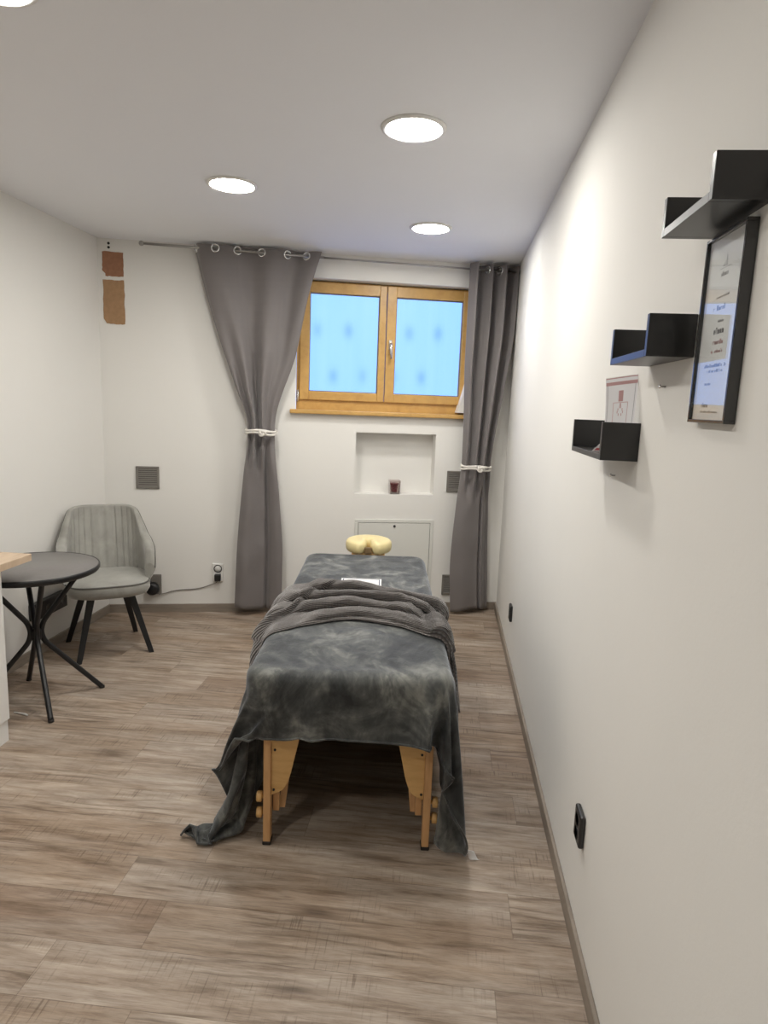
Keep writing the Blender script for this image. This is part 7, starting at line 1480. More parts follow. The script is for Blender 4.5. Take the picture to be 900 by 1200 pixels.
44,-67,54,-8,-26,34,10,7,2,0,1,-1,0,1,-1,1,-1,1,-1,1,-1,1,-1,1,-1,1,-1,1,-1,-14,-28,-17,9,1,0,0,0,2,0,-8,2,2,1,1,4,-8,1,2,1,-1,0,0,0,0,7,-23,-25,-10,0,1,-1,1,-1,1,-1,1,-1,1,-1,1,-1,1,0,-1,1,-1,1,-1,1,
41,-61,60,-28,-23,53,-2,8,2,0,1,-1,0,1,-1,1,-1,1,-1,1,-1,1,-1,1,-1,1,-1,1,-1,-14,-28,-17,10,0,0,-1,2,2,-5,-3,2,1,1,2,2,-7,1,2,1,0,-1,0,0,2,2,-20,-25,-10,0,1,-1,1,-1,1,-1,1,-1,1,-1,1,-1,1,0,-1,1,-1,1,0,-1,
36,-51,62,-48,-10,57,-5,7,3,-1,1,-1,0,1,-1,1,-1,1,-1,1,-1,1,-1,1,-1,1,-1,1,-1,-14,-28,-17,10,0,0,0,2,0,-5,-2,2,1,1,3,1,-7,0,3,1,0,-1,1,3,-5,3,-18,-25,-10,0,1,-1,1,-1,1,-1,1,-1,1,-1,1,-1,1,0,-1,1,-1,1,0,-1,
26,-29,53,-65,8,55,-5,6,2,-1,1,-1,0,1,-1,1,-1,1,-1,1,-1,1,-1,1,-1,1,-1,1,-1,-14,-28,-16,8,1,0,0,2,-1,-2,-3,0,2,1,2,1,-4,0,0,2,0,1,1,-7,0,11,-23,-25,-10,0,1,-1,1,-1,1,-1,1,-1,1,-1,1,-1,1,0,-1,1,-1,1,0,-1,
23,-20,46,-75,24,52,-6,6,1,-1,1,-1,1,-1,0,1,-1,1,-1,1,-1,1,-1,1,-1,1,-1,1,-1,-14,-28,-15,7,0,1,0,1,-1,1,-2,-3,1,2,1,1,-1,-1,0,1,-2,0,-1,1,0,8,-23,-25,-10,0,1,-1,1,-1,1,-1,1,-1,1,-1,1,-1,1,0,-1,1,-1,1,0,-1,
21,-7,28,-75,34,49,-4,4,1,-1,1,-1,1,-1,1,-1,0,1,-1,1,-1,1,-1,1,-1,1,-1,1,-1,-14,-27,-15,6,-1,1,1,-1,0,2,-1,1,-3,0,0,1,0,-1,0,0,0,2,-1,0,0,7,-23,-25,-10,0,1,-1,1,-1,1,-1,1,-1,1,-1,1,-1,1,0,-1,1,-1,1,0,-1,
21,3,8,-69,41,45,0,1,0,0,1,-1,1,-1,1,-1,0,1,-1,1,-1,1,-1,1,-1,1,-1,1,-1,-14,-27,-13,2,1,0,2,-1,0,0,0,2,1,-3,-1,-1,0,0,2,0,1,-1,1,-1,0,7,-23,-25,-10,0,1,-1,1,-1,1,-1,1,-1,1,-1,1,-1,1,0,-1,1,-1,1,0,-1,
21,13,-14,-59,45,44,0,0,1,-1,0,1,-1,0,1,-1,1,-1,0,1,-1,1,-1,1,-1,1,-1,1,-1,-14,-27,-14,4,-2,4,-1,1,-1,0,0,-1,5,-2,-5,0,2,1,0,0,1,-1,1,-1,1,5,-22,-25,-10,0,1,-1,1,-1,1,-1,1,-1,1,-1,1,-1,1,-1,1,0,-1,1,0,-1,
22,19,-33,-46,47,40,2,-1,0,1,-1,0,1,-1,1,-1,1,-1,0,1,-1,1,-1,1,-1,1,-1,1,-1,-14,-27,-14,3,-1,4,-1,1,-1,0,0,0,4,-4,-4,3,1,0,0,1,-1,0,1,-1,1,5,-22,-25,-10,0,1,-1,1,-1,1,-1,1,-1,1,-1,1,-1,1,-1,1,0,-1,1,-1,1,
21,27,-53,-30,47,38,0,1,-1,0,1,-1,1,-1,0,1,-1,1,-1,1,-1,1,-1,1,-1,1,-1,1,-1,-14,-27,-13,0,2,2,1,-1,0,0,1,0,4,-9,1,3,0,0,1,-1,0,0,1,-1,1,5,-22,-25,-10,0,1,-1,1,-1,1,-1,1,-1,1,-1,1,-1,1,-1,1,0,-1,1,-1,1,
24,25,-67,-12,46,34,0,0,1,-1,0,1,-1,1,-1,1,-1,1,-1,1,-1,1,-1,1,-1,1,-1,1,-1,-14,-27,-13,1,0,3,0,0,1,-1,0,3,1,-9,3,2,1,-1,0,0,0,0,0,1,-1,7,-23,-25,-10,0,1,-1,1,-1,1,-1,1,-1,1,-1,1,-1,1,-1,1,0,-1,1,-1,1,
28,11,-65,9,34,32,2,-1,1,-1,0,1,-1,1,-1,1,-1,1,-1,1,-1,1,-1,1,-1,1,-1,1,-1,-14,-27,-12,1,-1,1,2,0,0,1,-1,4,-1,-7,1,3,1,-1,0,0,0,0,0,0,2,4,-22,-25,-10,0,1,-1,1,-1,1,-1,1,-1,1,-1,1,-1,1,-1,1,0,-1,1,-1,1,
26,8,-61,18,26,32,2,-1,0,1,-1,1,-1,0,1,-1,1,-1,1,-1,1,-1,1,-1,1,0,-1,1,-1,-14,-27,-14,7,-3,-2,0,3,0,0,3,-1,1,-5,0,0,2,0,1,-1,0,-1,2,2,-2,2,-19,-25,-10,0,1,-1,1,-1,1,-1,1,-1,1,-1,1,-1,1,-1,1,-1,1,0,-1,1,
24,4,-53,22,20,32,1,1,-1,1,-1,0,1,-1,1,-1,1,-1,1,-1,1,-1,1,-1,1,0,-1,1,-1,-14,-27,-16,10,-1,-4,-1,2,0,1,2,-1,1,-1,0,-1,0,0,0,0,0,1,-4,-1,2,12,-26,-25,-10,0,1,-1,1,-1,1,-1,1,-1,1,-1,1,-1,1,-1,1,0,-1,1,-1,1,
24,-2,-44,22,17,32,1,1,-1,0,1,-1,1,-1,1,-1,1,-1,1,-1,1,-1,1,-1,1,-1,1,0,-1,-14,-27,-15,8,-1,0,-3,0,1,0,1,1,-1,0,0,0,1,0,-1,0,-1,-1,1,-1,2,11,-27,-25,-10,0,1,-1,1,-1,1,-1,1,-1,1,-1,1,-1,1,0,-1,1,-1,1,-1,1,
24,-9,-30,15,17,32,1,0,1,-1,1,-1,1,-1,1,-1,1,-1,1,-1,1,-1,1,-1,1,-1,1,0,-1,-14,-26,-16,7,0,0,-2,-1,1,0,0,1,0,0,0,0,1,-1,0,0,0,-1,-1,1,0,13,-28,-25,-10,0,1,-1,1,-1,1,-1,1,-1,1,-1,1,-1,1,0,-1,1,-1,1,0,-1,
24,-15,-18,9,17,32,1,0,1,-1,1,-1,1,-1,1,-1,1,-1,1,-1,1,-1,1,-1,1,-1,1,0,-1,-14,-26,-14,5,0,-1,0,-2,0,0,1,1,0,0,0,0,1,-1,0,0,0,-1,-1,1,0,13,-28,-25,-10,0,1,-1,1,-1,1,-1,1,-1,1,-1,1,-1,1,-1,1,0,-1,1,-1,1,
24,-20,-8,4,17,32,1,0,1,-1,0,1,-1,1,-1,1,-1,1,-1,1,-1,1,0,-1,1,-1,1,0,-1,-14,-26,-10,0,0,-1,1,-1,-1,0,1,0,1,0,-1,2,-1,0,0,0,0,-1,-1,1,0,13,-28,-25,-10,0,1,-1,1,-1,1,-1,1,-1,1,-1,1,-1,1,-1,1,0,-1,1,-1,1,
24,-24,0,0,18,30,2,0,0,1,-1,1,-1,1,-1,1,-1,1,-1,1,-1,1,-1,1,0,-1,1,0,-1,-14,-26,-11,1,0,1,-1,-1,1,0,-1,1,-1,1,0,1,-1,-1,0,-1,0,0,1,0,0,13,-28,-25,-10,0,1,-1,1,-1,1,-1,1,-1,1,-1,1,-1,1,-1,1,0,-1,1,-1,1,
24,-24,0,0,18,30,2,0,0,1,-1,1,-1,1,-1,1,-1,1,-1,1,-1,1,-1,1,0,-1,1,0,-1,-14,-26,-14,5,1,-1,-2,0,0,1,0,-1,0,0,0,1,0,1,0,1,-1,-5,0,2,1,13,-28,-25,-10,0,1,-1,1,-1,1,-1,1,-1,1,-1,1,-1,1,0,-1,1,-1,1,0,-1,
24,-24,0,0,18,30,2,0,0,1,-1,1,-1,1,-1,1,-1,1,-1,1,-1,1,-1,1,-1,1,0,0,-1,-14,-26,-15,8,-1,-3,0,-1,1,0,0,1,0,-1,1,0,1,-1,-1,1,1,2,-5,-1,2,10,-25,-25,-10,0,1,-1,1,-1,1,-1,1,-1,1,-1,1,-1,1,0,-1,1,-1,1,0,-1,
24,-24,0,0,19,28,3,0,0,1,-1,1,-1,1,-1,1,-1,1,-1,1,-1,1,-1,1,-1,1,0,0,-1,-14,-26,-13,5,-3,0,0,0,0,1,-1,1,0,-1,1,0,1,-1,-1,1,-1,1,1,-1,0,7,-23,-25,-10,0,1,-1,1,-1,1,-1,1,-1,1,-1,1,0,-1,1,-1,1,0,-1,1,-1,
24,-24,0,0,20,26,4,0,0,1,-1,0,1,-1,1,-1,1,-1,1,0,-1,1,-1,1,-1,1,-1,1,0,-15,-26,-15,4,1,-1,2,-1,0,-1,1,0,-1,1,0,0,0,1,-2,1,-1,0,0,0,1,11,-27,-25,-10,0,1,-1,1,-1,1,-1,1,-1,1,0,-1,1,-1,1,0,-1,1,-1,1,0,
24,-24,0,0,20,27,2,1,0,1,-1,0,1,-1,1,-1,1,-1,1,-1,1,0,-1,1,-1,1,-1,1,0,-15,-27,-18,9,1,-1,2,-1,0,-1,-1,-1,2,-1,1,1,-1,0,1,-2,1,-1,-1,1,1,11,-27,-25,-10,0,1,-1,1,-1,1,0,-1,1,-1,1,-1,1,0,-1,1,-1,1,0,-1,1,
24,-24,0,0,20,27,2,1,0,1,-1,0,1,-1,1,-1,1,-1,1,-1,1,-1,1,0,-1,1,-1,1,0,-15,-27,-19,10,1,0,1,1,-2,0,-1,-1,-2,0,3,0,1,-1,1,-1,-1,0,0,0,0,12,-27,-25,-10,0,1,-1,1,0,-1,1,-1,1,-1,1,0,-1,1,-1,1,0,-1,1,0,-1,
24,-24,0,0,21,25,3,1,0,1,-1,0,1,-1,1,-1,1,-1,1,-1,1,-1,1,-1,1,0,-1,1,0,-15,-27,-19,10,0,3,0,-1,-4,1,1,0,1,0,1,-3,1,0,0,0,-1,0,-1,-1,2,11,-26,-25,-10,0,1,-1,1,0,-1,1,-1,1,-1,1,0,-1,1,-1,1,0,-1,1,0,-1,
24,-24,0,2,17,29,-1,3,0,1,-1,0,1,-1,1,-1,1,-1,1,-1,1,-1,1,-1,1,0,-1,1,0,-15,-27,-19,10,2,2,-5,-1,1,0,2,-1,0,0,0,1,0,0,0,-1,0,1,-1,1,-2,4,-19,-25,-10,0,1,-1,1,-1,1,-1,1,0,-1,1,-1,1,0,-1,1,-1,1,0,-1,1,
24,-24,0,4,14,27,4,1,0,1,-1,0,1,-1,1,-1,1,-1,1,-1,1,-1,1,-1,1,-1,1,0,0,-15,-27,-19,13,0,-4,-2,1,3,-1,1,-1,0,0,1,-1,0,1,-1,0,0,0,0,-1,1,7,-23,-25,-10,0,1,-1,1,-1,1,-1,1,-1,1,-1,1,0,-1,1,-1,1,0,-1,1,0,
24,-24,3,3,9,28,7,0,0,0,0,1,-1,0,1,-1,1,-1,1,-1,1,-1,1,-1,1,-1,1,0,-1,-14,-26,-15,8,-6,1,-1,3,0,1,-1,1,0,-1,0,0,0,0,1,-1,0,0,0,0,-1,9,-25,-24,-10,0,1,-1,1,-1,1,-1,1,-1,1,-1,1,-1,1,0,-1,1,-1,1,0,-1,
38,-35,6,-9,0,40,10,0,1,-1,1,-1,0,1,-1,0,1,-1,1,-1,1,-1,1,-1,1,-1,1,0,-1,-14,-27,-10,-1,1,-1,1,0,1,0,0,1,0,-1,0,0,0,0,0,0,1,-1,0,1,-2,8,-25,-22,-11,0,1,-1,1,-1,1,-1,1,-1,1,-1,1,0,-1,1,-1,1,0,-1,1,0,
24,19,-60,16,6,35,6,3,2,-1,0,1,-1,1,-1,1,-1,1,-1,1,0,-1,1,-1,1,-1,1,0,-1,-14,-28,-10,2,0,-1,1,1,-1,1,0,-1,0,-1,0,0,-1,1,1,0,1,-1,1,0,-1,5,-22,-22,-13,1,1,-1,1,-1,1,-1,1,-1,1,-1,1,0,-1,1,-1,1,0,-1,1,0,
21,-14,20,-26,1,37,6,3,1,1,0,1,-1,1,-1,1,0,-1,1,-1,1,0,-1,1,-1,1,0,0,-1,-14,-28,-11,5,-1,0,-4,0,0,3,0,1,0,2,-1,-1,0,-3,0,1,1,1,1,-1,0,0,-17,-24,-12,1,1,-1,1,-1,1,-1,1,-1,1,-1,1,-1,1,-1,1,0,-1,1,0,-1,
24,-24,0,16,28,-5,-14,24,0,0,-2,2,0,1,1,-1,1,-1,1,0,-1,1,0,0,0,0,-1,0,1,-14,-29,-12,6,0,-5,-2,4,0,1,1,-1,1,0,-1,-1,1,1,0,0,0,-1,1,0,-1,4,-21,-23,-12,1,0,1,-1,1,-1,1,-1,1,-1,1,-1,1,-1,1,0,-1,1,-1,1,0,
21,-15,-10,5,40,9,-5,4,-7,8,-4,3,-1,1,1,1,-1,1,-1,0,1,-1,0,0,0,1,-1,1,1,-15,-29,-13,9,-3,-7,4,1,0,1,0,1,-1,1,-1,-1,1,0,0,0,1,0,0,0,0,5,-23,-24,-11,1,1,-1,1,0,-1,1,-1,1,-1,1,-1,1,-1,1,-1,1,-1,1,0,-1,
21,-15,-9,12,29,5,2,4,0,1,0,-2,-4,3,2,1,-1,0,1,-1,2,-1,0,0,0,1,-1,1,3,-16,-28,-18,12,-3,-6,2,3,-1,1,1,-1,0,0,0,0,-1,1,0,1,-1,1,0,1,-1,7,-27,-22,-11,1,1,-1,1,-1,1,0,-1,1,0,-1,1,0,-1,1,-1,1,0,-1,1,-1,
25,-23,2,10,31,1,-8,7,-1,2,2,2,0,-1,1,-1,0,0,-1,0,-6,7,1,1,0,-1,0,-1,5,-14,-28,-21,12,0,-6,0,1,2,0,0,0,0,0,0,-1,1,0,0,0,1,0,0,0,1,6,-27,-24,-7,1,-1,0,0,-1,1,-1,1,0,-1,1,-1,1,-1,1,0,-1,1,-1,1,-1,
28,-18,9,-12,40,-5,3,0,-2,0,2,-3,-8,16,0,0,0,0,0,1,-2,0,1,-5,-4,8,1,-1,4,-12,-23,-16,-3,1,-1,0,2,-1,0,0,0,-1,1,0,0,0,0,0,0,0,1,-1,1,1,-5,-19,-21,-9,3,0,0,1,-2,0,0,0,0,0,0,0,0,-1,1,0,0,0,0,0,0,
54,-40,-2,-6,38,2,-2,0,1,-12,-21,31,7,0,1,-1,0,0,0,-1,-1,-2,-4,5,0,1,-1,0,-11,7,-14,-20,-7,-2,-1,1,0,0,0,0,1,-1,0,0,0,1,-1,1,-1,1,-1,1,-1,0,-8,-19,-18,3,-6,-1,-1,4,-3,-1,1,-1,0,0,0,0,0,0,-1,1,0,0,0,0,0,
23,0,2,4,13,-2,3,-12,-13,16,5,10,2,-1,-1,1,-2,-1,0,-2,-3,4,1,0,0,-1,-3,-10,4,2,-10,-20,-4,-3,-3,2,-1,0,0,0,0,1,-1,0,1,0,0,-1,2,-1,0,0,-2,0,-10,-19,-13,7,1,-9,-3,0,-1,-1,0,-1,1,-1,0,1,-1,0,0,0,0,0,-1,1,0,
21,-11,5,10,18,-1,-7,-4,-2,19,0,0,0,-1,0,-1,-1,1,-2,0,3,-2,2,-1,-2,-4,-4,1,0,-1,-24,-5,-1,-2,0,-6,2,0,0,0,0,1,-1,1,0,0,0,0,0,0,0,-1,-1,2,-7,-28,3,-8,5,-1,-3,-6,-4,1,-1,0,-1,0,0,0,-1,1,-1,0,1,-1,0,0,0,
26,-31,20,8,23,-2,-12,-1,1,13,1,0,0,0,0,0,-1,-1,1,1,-1,1,-2,-2,-2,-3,0,2,-6,-7,-19,0,-2,0,-1,-6,1,1,1,-1,0,0,1,-1,1,0,0,0,0,0,1,-1,-4,8,-11,-13,-20,7,-6,4,-1,0,-5,-6,-1,-1,0,0,-1,1,-1,0,0,0,0,0,-1,1,-1,
24,-14,-15,19,34,-13,-6,-3,18,2,0,1,0,-1,-2,0,0,2,0,-1,-1,-2,-1,-1,-1,0,-4,-3,-2,-9,-16,1,-1,0,-1,-6,1,1,0,0,1,-1,1,-1,1,0,0,0,0,0,1,-1,-3,7,-9,-9,-16,-10,6,-5,4,-1,1,-3,-6,-3,-2,0,0,0,0,0,0,-1,1,-1,0,0,0,
25,-26,26,-6,-7,1,12,22,1,0,-1,-3,-3,1,2,2,0,-1,-1,-2,-1,0,-1,-1,0,-3,-5,-1,-2,-12,-12,1,0,0,-1,-6,1,1,0,0,1,-1,1,-1,1,0,0,0,0,0,0,1,-4,7,-9,-3,-14,-14,-4,5,-3,3,-1,1,-1,-4,-5,-3,-1,0,0,0,0,0,0,0,0,-1,1,
25,-26,7,32,-59,42,24,2,-4,1,-6,3,3,1,1,0,-2,-2,-1,0,-1,0,-1,1,-4,-6,1,-2,-5,-12,-8,0,1,0,-1,-6,1,1,0,0,1,-1,0,1,0,0,0,0,0,0,0,2,-5,5,-6,-1,-13,-9,-11,-1,3,-2,3,0,0,0,-3,-5,-4,-1,-1,0,0,0,1,-1,0,0,0,
26,-20,18,-56,37,23,20,-3,-13,10,-3,5,1,0,-1,-1,-2,0,-1,0,0,0,-1,-1,-9,1,0,-2,-9,-10,-4,-2,3,-2,0,-6,1,1,0,0,0,1,-1,1,0,0,-1,1,1,-1,0,2,-5,5,-5,-1,-11,-5,-13,-6,0,4,-4,4,0,0,1,-2,-4,-5,-3,-1,0,0,1,-1,0,0,1,
24,3,-53,25,1,21,27,-11,-8,13,1,1,-1,1,-3,0,-1,1,-1,0,-1,0,-1,-8,0,-1,1,-5,-9,-9,-2,-3,4,-2,0,-6,1,1,0,0,0,1,-1,1,0,-1,1,0,0,1,-1,2,-4,3,-4,0,-10,-5,-6,-12,-2,-1,3,-2,3,0,0,1,-1,-2,-6,-4,-1,-1,0,0,0,1,-1,
27,-30,3,18,-35,29,36,-33,21,6,1,1,-1,-3,3,1,-10,7,-1,-2,2,-2,-8,-1,1,0,-2,-6,-10,-6,-1,-3,4,-2,0,-6,1,1,0,0,0,1,-1,1,0,-1,1,0,0,1,-1,2,-3,0,-1,0,-8,-8,-1,-10,-8,-2,1,1,-1,3,1,-1,1,0,-2,-4,-6,-1,-2,0,1,-1,1,
24,-24,15,-8,-33,39,27,-29,19,12,1,3,-7,2,5,-15,9,0,-2,1,-1,-6,-4,2,-1,1,-4,-8,-9,-2,-2,-3,4,-3,1,-6,1,1,0,0,0,1,-1,1,-1,1,0,0,0,0,1,1,-2,-2,0,0,-5,-9,-3,-4,-8,-8,1,-1,3,-2,3,1,-1,1,0,0,-3,-8,-1,-2,-1,1,1,
24,-24,0,20,-43,23,27,-7,5,21,-1,-5,-4,10,-17,10,0,-1,1,0,-7,-3,-1,2,0,-1,-6,-9,-6,-2,-1,-3,4,-3,1,-6,1,1,0,0,0,1,-1,1,-1,1,0,0,0,0,1,1,-1,-4,1,0,-3,-10,-3,-2,-6,-7,-6,0,1,2,-2,3,1,0,-1,1,1,0,-9,-2,-3,-3,5,
24,-24,17,-34,40,-31,46,-26,18,-31,39,5,-1,-13,7,3,-1,1,-1,-5,-4,-1,2,0,-1,-1,-9,-7,-6,0,-1,-2,2,-2,1,-6,1,1,0,0,0,1,-1,1,-1,1,0,0,0,0,1,1,-1,-4,1,0,-2,-9,-4,-2,-3,-6,-8,-2,-1,1,2,-2,3,1,1,-1,-1,2,2,-6,0,-13,4,
24,-13,-18,18,-28,50,9,-12,-45,64,-30,-24,39,-5,10,-2,2,0,-5,-6,1,-1,3,0,-4,-2,-9,-7,-2,-1,-1,-2,1,0,-1,-5,1,1,0,0,0,0,1,0,-1,1,0,0,0,0,1,2,-3,-3,1,0,-1,-8,-5,-3,-1,-4,-6,-7,-1,-1,1,2,-2,4,0,0,1,0,0,0,19,-27,-9,
24,-24,0,-2,4,47,-46,32,1,-8,-46,3,49,0,2,2,1,-3,-8,0,1,1,2,-5,0,-5,-9,-5,-2,0,-1,-1,-1,1,-1,-5,1,1,0,0,0,0,1,-1,1,0,0,0,0,0,1,2,-3,-3,1,0,0,-8,-5,-2,-3,-2,-3,-7,-6,-1,1,1,0,0,3,0,0,0,1,2,24,-34,18,
24,-24,0,0,-2,36,10,-6,-17,-38,-13,25,41,-1,3,1,-2,-9,0,0,2,3,-6,0,0,-9,-8,-3,-1,0,-1,-1,-1,1,-1,-5,1,0,2,-1,0,0,1,-1,1,0,0,0,0,0,1,2,-3,-3,1,0,1,-8,-5,-3,-1,-3,-2,-4,-7,-4,-1,1,1,1,0,2,0,2,1,5,16,-26,33,
24,-24,0,0,17,18,-1,8,-58,-23,20,60,-30,6,22,-1,-10,0,0,2,3,-3,-3,-1,-2,-10,-5,-2,-1,-1,0,-1,-1,1,-1,-5,1,0,1,1,-1,0,1,-1,1,0,0,0,0,0,1,2,-3,-3,1,0,2,-8,-5,-3,-2,-2,-1,-4,-3,-7,-4,0,1,2,1,0,2,3,6,10,-16,24,5,
24,-24,0,17,18,-2,-4,-43,-14,1,20,40,-43,44,4,-9,-2,1,1,4,-1,-6,1,-1,-6,-8,-4,-2,0,0,-2,0,-1,1,-1,-5,1,0,1,1,-1,0,1,-1,1,0,0,0,0,0,1,2,-3,-3,1,1,0,-6,-5,-2,-4,-2,0,-3,-2,-4,-8,-2,0,2,2,1,4,6,8,7,-17,25,0,
24,3,-35,43,-2,-32,-11,-7,-9,37,-12,0,-9,42,10,-25,9,3,1,5,-7,-4,3,-2,-9,-6,-2,-2,-1,1,-2,0,-1,1,-1,-5,1,0,1,1,-1,0,1,-1,1,0,0,0,0,0,1,3,-5,-2,1,1,1,-6,-6,-1,-4,-2,-1,-1,-3,-2,-5,-7,-1,1,3,3,9,7,18,-40,37,0,0,
24,4,-3,-6,-32,0,0,-4,1,16,0,0,21,23,-41,19,1,8,10,-13,-7,2,4,-5,-8,-6,-1,-1,0,-1,0,-2,0,1,-1,-4,-1,1,1,1,-1,0,1,-1,1,0,0,-1,1,1,1,1,-4,-2,1,1,1,-5,-7,0,-3,-3,-2,-1,-1,-2,-2,-8,-5,0,5,7,13,20,-41,28,6,0,0,
25,-26,20,2,-49,16,12,0,17,-37,20,3,14,33,-60,36,-29,47,-9,-20,3,7,1,-7,-8,-3,-1,-2,1,-1,0,-2,1,0,-2,-3,-1,1,1,1,-1,0,1,-1,1,0,0,-1,1,1,1,1,-4,-1,-1,2,1,-3,-9,0,-1,-5,-2,0,-1,-3,0,-2,-11,-1,5,17,24,-32,8,28,-26,13,0,
52,-81,52,-45,22,0,7,-14,19,-26,13,1,32,8,-35,-36,48,25,-18,-21,20,2,1,-12,-5,-1,-2,0,-1,1,-2,-1,1,0,-2,-3,-1,1,1,1,-1,0,1,-1,1,0,0,-1,1,1,1,1,-4,-1,-1,2,1,-2,-10,0,1,-6,-3,1,-2,-1,-2,-1,-1,-13,11,28,5,-32,26,0,25,-24,-21,
24,6,-61,32,-1,0,0,7,-14,12,-13,11,43,-65,46,-48,67,-45,5,-2,20,0,-2,-12,-1,-1,-2,-1,1,-1,-1,-1,1,0,-2,-3,-1,1,1,1,-1,0,1,-1,1,0,0,-1,1,1,1,2,-6,0,0,0,2,0,-12,0,1,-3,-6,0,0,-1,-3,0,1,-6,57,-41,-26,40,-1,-1,26,-37,-7,
24,-24,30,-56,22,4,0,0,0,0,1,11,16,-50,21,2,16,-20,9,8,12,-5,-7,-5,0,-2,-1,-1,1,-1,-1,-1,1,0,-2,-3,-1,2,0,0,0,0,1,-1,1,0,0,-1,1,1,2,0,-4,-2,1,0,2,2,-14,0,0,1,-9,0,1,-1,-4,1,-1,19,4,5,-12,6,4,-3,19,-41,22,]
raw = np.stack([np.cumsum(np.cumsum(np.array(q, dtype=np.int64).reshape(105, 79), axis=1), axis=1).ravel() for q in (BX, BY, BZ)], axis=1) / 2000.0
NU, NV = 78, 104
bl = thing('velvet_blanket', 'charcoal velvet blanket draped over the massage table and trailing on the floor', 'blanket', TO, TA)
pts = [tuple(p) for p in raw]
fs = [(j * (NU + 1) + i, j * (NU + 1) + i + 1, (j + 1) * (NU + 1) + i + 1, (j + 1) * (NU + 1) + i) for j in range(NV) for i in range(NU)]
o = MB().add(pts, fs, True).build('fabric', M['velvet'], bl, fix=False)
ss = o.modifiers.new('sub', 'SUBSURF'); ss.levels = 2; ss.render_levels = 2
so = o.modifiers.new('thick', 'SOLIDIFY'); so.thickness = 0.004; so.offset = -1
edge = [raw[i] for i in range(NU + 1)] + [raw[j * (NU + 1) + NU] for j in range(1, NV + 1)] + [raw[NV * (NU + 1) + i] for i in range(NU - 1, -1, -1)] + [raw[j * (NU + 1)] for j in range(NV - 1, 0, -1)]
hem = MB().tube([Vector(p) for p in edge], 0.0042, 7, closed=True).build('hem', M['velvet'], bl)
# white care label at the right corner
cr_ = Vector(raw[NU])
lb = MB()
lb.grid(3, 6, lambda u, v: Vector((cr_.x - 0.004 + 0.032 * u + 0.018 * v, cr_.y - 0.012 - 0.012 * v, max(0.002, cr_.z + 0.034 * (1 - v) - 0.008 * u - 0.012))), True)
l_ = lb.build('care_label', M['paper'], bl, fix=False)
so = l_.modifiers.new('thick', 'SOLIDIFY'); so.thickness = 0.0008
l_['label'] = 'white sewn-in label'

# printed sheet on the blanket
sh_ = thing('printed_sheet', 'white printed sheet with dark border lying half under the ribbed throw', 'leaflet', TO, TA)
zs = ZT + 0.0165
MB().box(-0.105, 0.095, 0.925, 1.165, zs, zs + 0.0015).build('sheet', M['paper'], sh_)
bb = MB()
bb.box(-0.097, 0.087, 1.150, 1.155, zs + 0.0015, zs + 0.0019); bb.box(0.082, 0.087, 0.94, 1.150, zs + 0.0015, zs + 0.0019); bb.box(-0.097, -0.092, 0.94, 1.150, zs + 0.0015, zs + 0.0019)
bb.build('border', M['navy'], sh_)

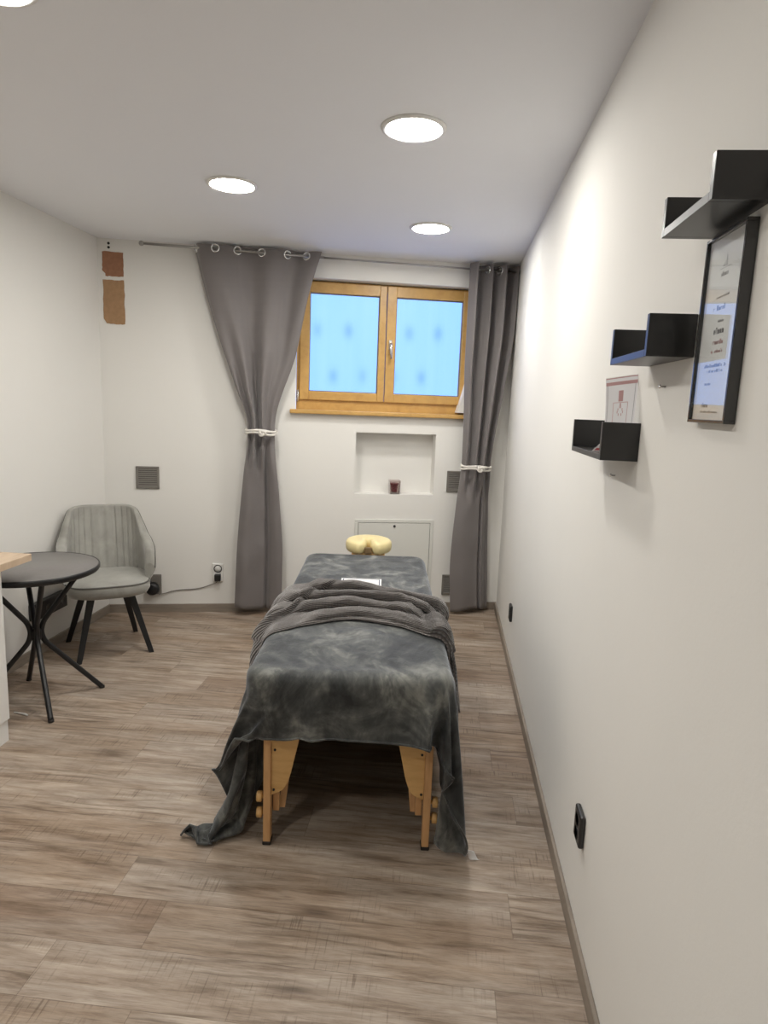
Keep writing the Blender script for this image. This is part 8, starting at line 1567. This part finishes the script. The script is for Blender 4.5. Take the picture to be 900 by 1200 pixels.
# ribbed throw bunched across the table
tw = thing('ribbed_throw', 'brown grey ribbed plush throw bunched up across the blanket', 'throw blanket', TO, TA)
ZB = ZT + 0.016
HB = HW + 0.014
RE = 0.045
SLL, SRR = HB + 0.235, HB + 0.195
ST = [0.0, 0.10, 0.22, 0.34, 0.50, 0.66, 0.78, 0.90, 1.0]
T0 = [0.20, 0.26, 0.33, 0.45, 0.535, 0.475, 0.365, 0.315, 0.20]
T1 = [0.58, 0.76, 0.95, 1.00, 1.00, 0.93, 0.84, 0.62, 0.36]
def throw_pt(u, v):
    t0, t1 = pchip(ST, T0, u), pchip(ST, T1, u)
    w_ = v + 0.035 * noise.noise(Vector((u * 2.6, v * 2.2, 3)))
    w_ = min(1, max(0, w_))
    env = min(1, v / 0.035, (1 - v) / 0.035)
    env = env * (2 - env)
    n1 = noise.noise(Vector((u * 4.5, 1.7, 2)))
    n2 = noise.noise(Vector((u * 4.5, 6.1, 9)))
    n3 = noise.noise(Vector((u * 6.0, 3.3, 14)))
    h = 0.006
    for (vc, ua, ub, am, wd) in ((0.86 + 0.05 * n1, 0.30, 0.845, 0.056, 0.150), (0.635 + 0.07 * n2, 0.24, 0.80, 0.046, 0.115), (0.41 + 0.08 * n3 - 0.05 * n1, 0.27, 0.74, 0.036, 0.125), (0.155 + 0.05 * n2, 0.34, 0.80, 0.026, 0.140), (0.50 + 0.1 * n1, 0.0, 0.26, 0.016, 0.10), (0.75 + 0.1 * n2, 0.0, 0.30, 0.018, 0.12), (0.24 + 0.1 * n3, 0.0, 0.22, 0.014, 0.09)):
        g = sstep(ua - 0.03, ua + 0.05, u) * sstep(ub + 0.02, ub - 0.04, u)
        x = (w_ - vc) / (wd * 0.88)
        if g > 0 and abs(x) < 1:
            h = max(h, 0.006 + 1.05 * am * g * (1 - x * x) ** 0.6 * (1 + 0.35 * noise.noise(Vector((u * 7, vc * 9, 31)))))
    # the left part lies over the rolls and ends in a folded edge
    vl = pchip([0.0, 0.10, 0.20, 0.28, 0.37, 0.46], [0.04, 0.07, 0.19, 0.40, 0.74, 1.05], u)
    over = sstep(-0.03, 0.035, w_ - vl) * sstep(0.46, 0.36, u)
    h += 0.016 * over + 0.016 * math.exp(-((w_ - vl - 0.05) / 0.05) ** 2) * sstep(0.40, 0.30, u) * sstep(0.0, 0.12, u)
    # crumpled bunch right of the middle
    cz = math.exp(-((u - 0.70) / 0.075) ** 2) * math.exp(-((w_ - 0.40) / 0.30) ** 2)
    h += cz * (0.022 * noise.noise(Vector((u * 34, w_ * 8, 41))) + 0.020)
    # flap at the right end
    vf = 0.50 - 1.2 * max(0, 0.86 - u)
    fl_ = sstep(0.755, 0.80, u) * sstep(vf + 0.12, vf + 0.02, w_)
    h += 0.026 * fl_ * (1 + 0.4 * noise.noise(Vector((u * 12, w_ * 6, 51)))) * (0.45 + 0.55 * sstep(1.0, 0.86, u))
    h += 0.022 * math.exp(-((u - 0.785) / 0.022) ** 2) * fl_
    h = h * env + 0.0045 * env * noise.noise(Vector((u * 22, w_ * 14, 9)))
    tt_ = t0 + (t1 - t0) * w_ - 1.2 * max(0.0, h - 0.012) * env * sstep(0.02, 0.2, u) + 0.012 * noise.noise(Vector((u * 5, w_ * 3, 17)))
    s = -SLL + (SLL + SRR) * u + 0.02 * noise.noise(Vector((u * 3, w_ * 4, 23))) * env
    s += 0.02 * math.sin(7 * w_) * (sstep(0.8, 1, u) + sstep(0.2, 0, u))
    h = max(0.0015, h)
    a = abs(s); sg = 1 if s > 0 else -1
    flat = HB - RE
    if a < flat:
        x, z = s, ZB + h
    else:
        arc = a - flat
        q = arc / RE
        if q < PI / 2:
            x = sg * (flat + (RE + h) * math.sin(q)); z = ZB - RE + (RE + h) * math.cos(q)
        else:
            dn = arc - RE * PI / 2
            x = sg * (HB + h * 0.8 + (0.10 if sg < 0 else 0.16) * dn); z = ZB - RE - dn
    return (x, tt_, z)
o = MB().grid(220, 200, throw_pt, True).build('fabric', M['throw'], tw, fix=False)
so = o.modifiers.new('thick', 'SOLIDIFY'); so.thickness = 0.004; so.offset = 0
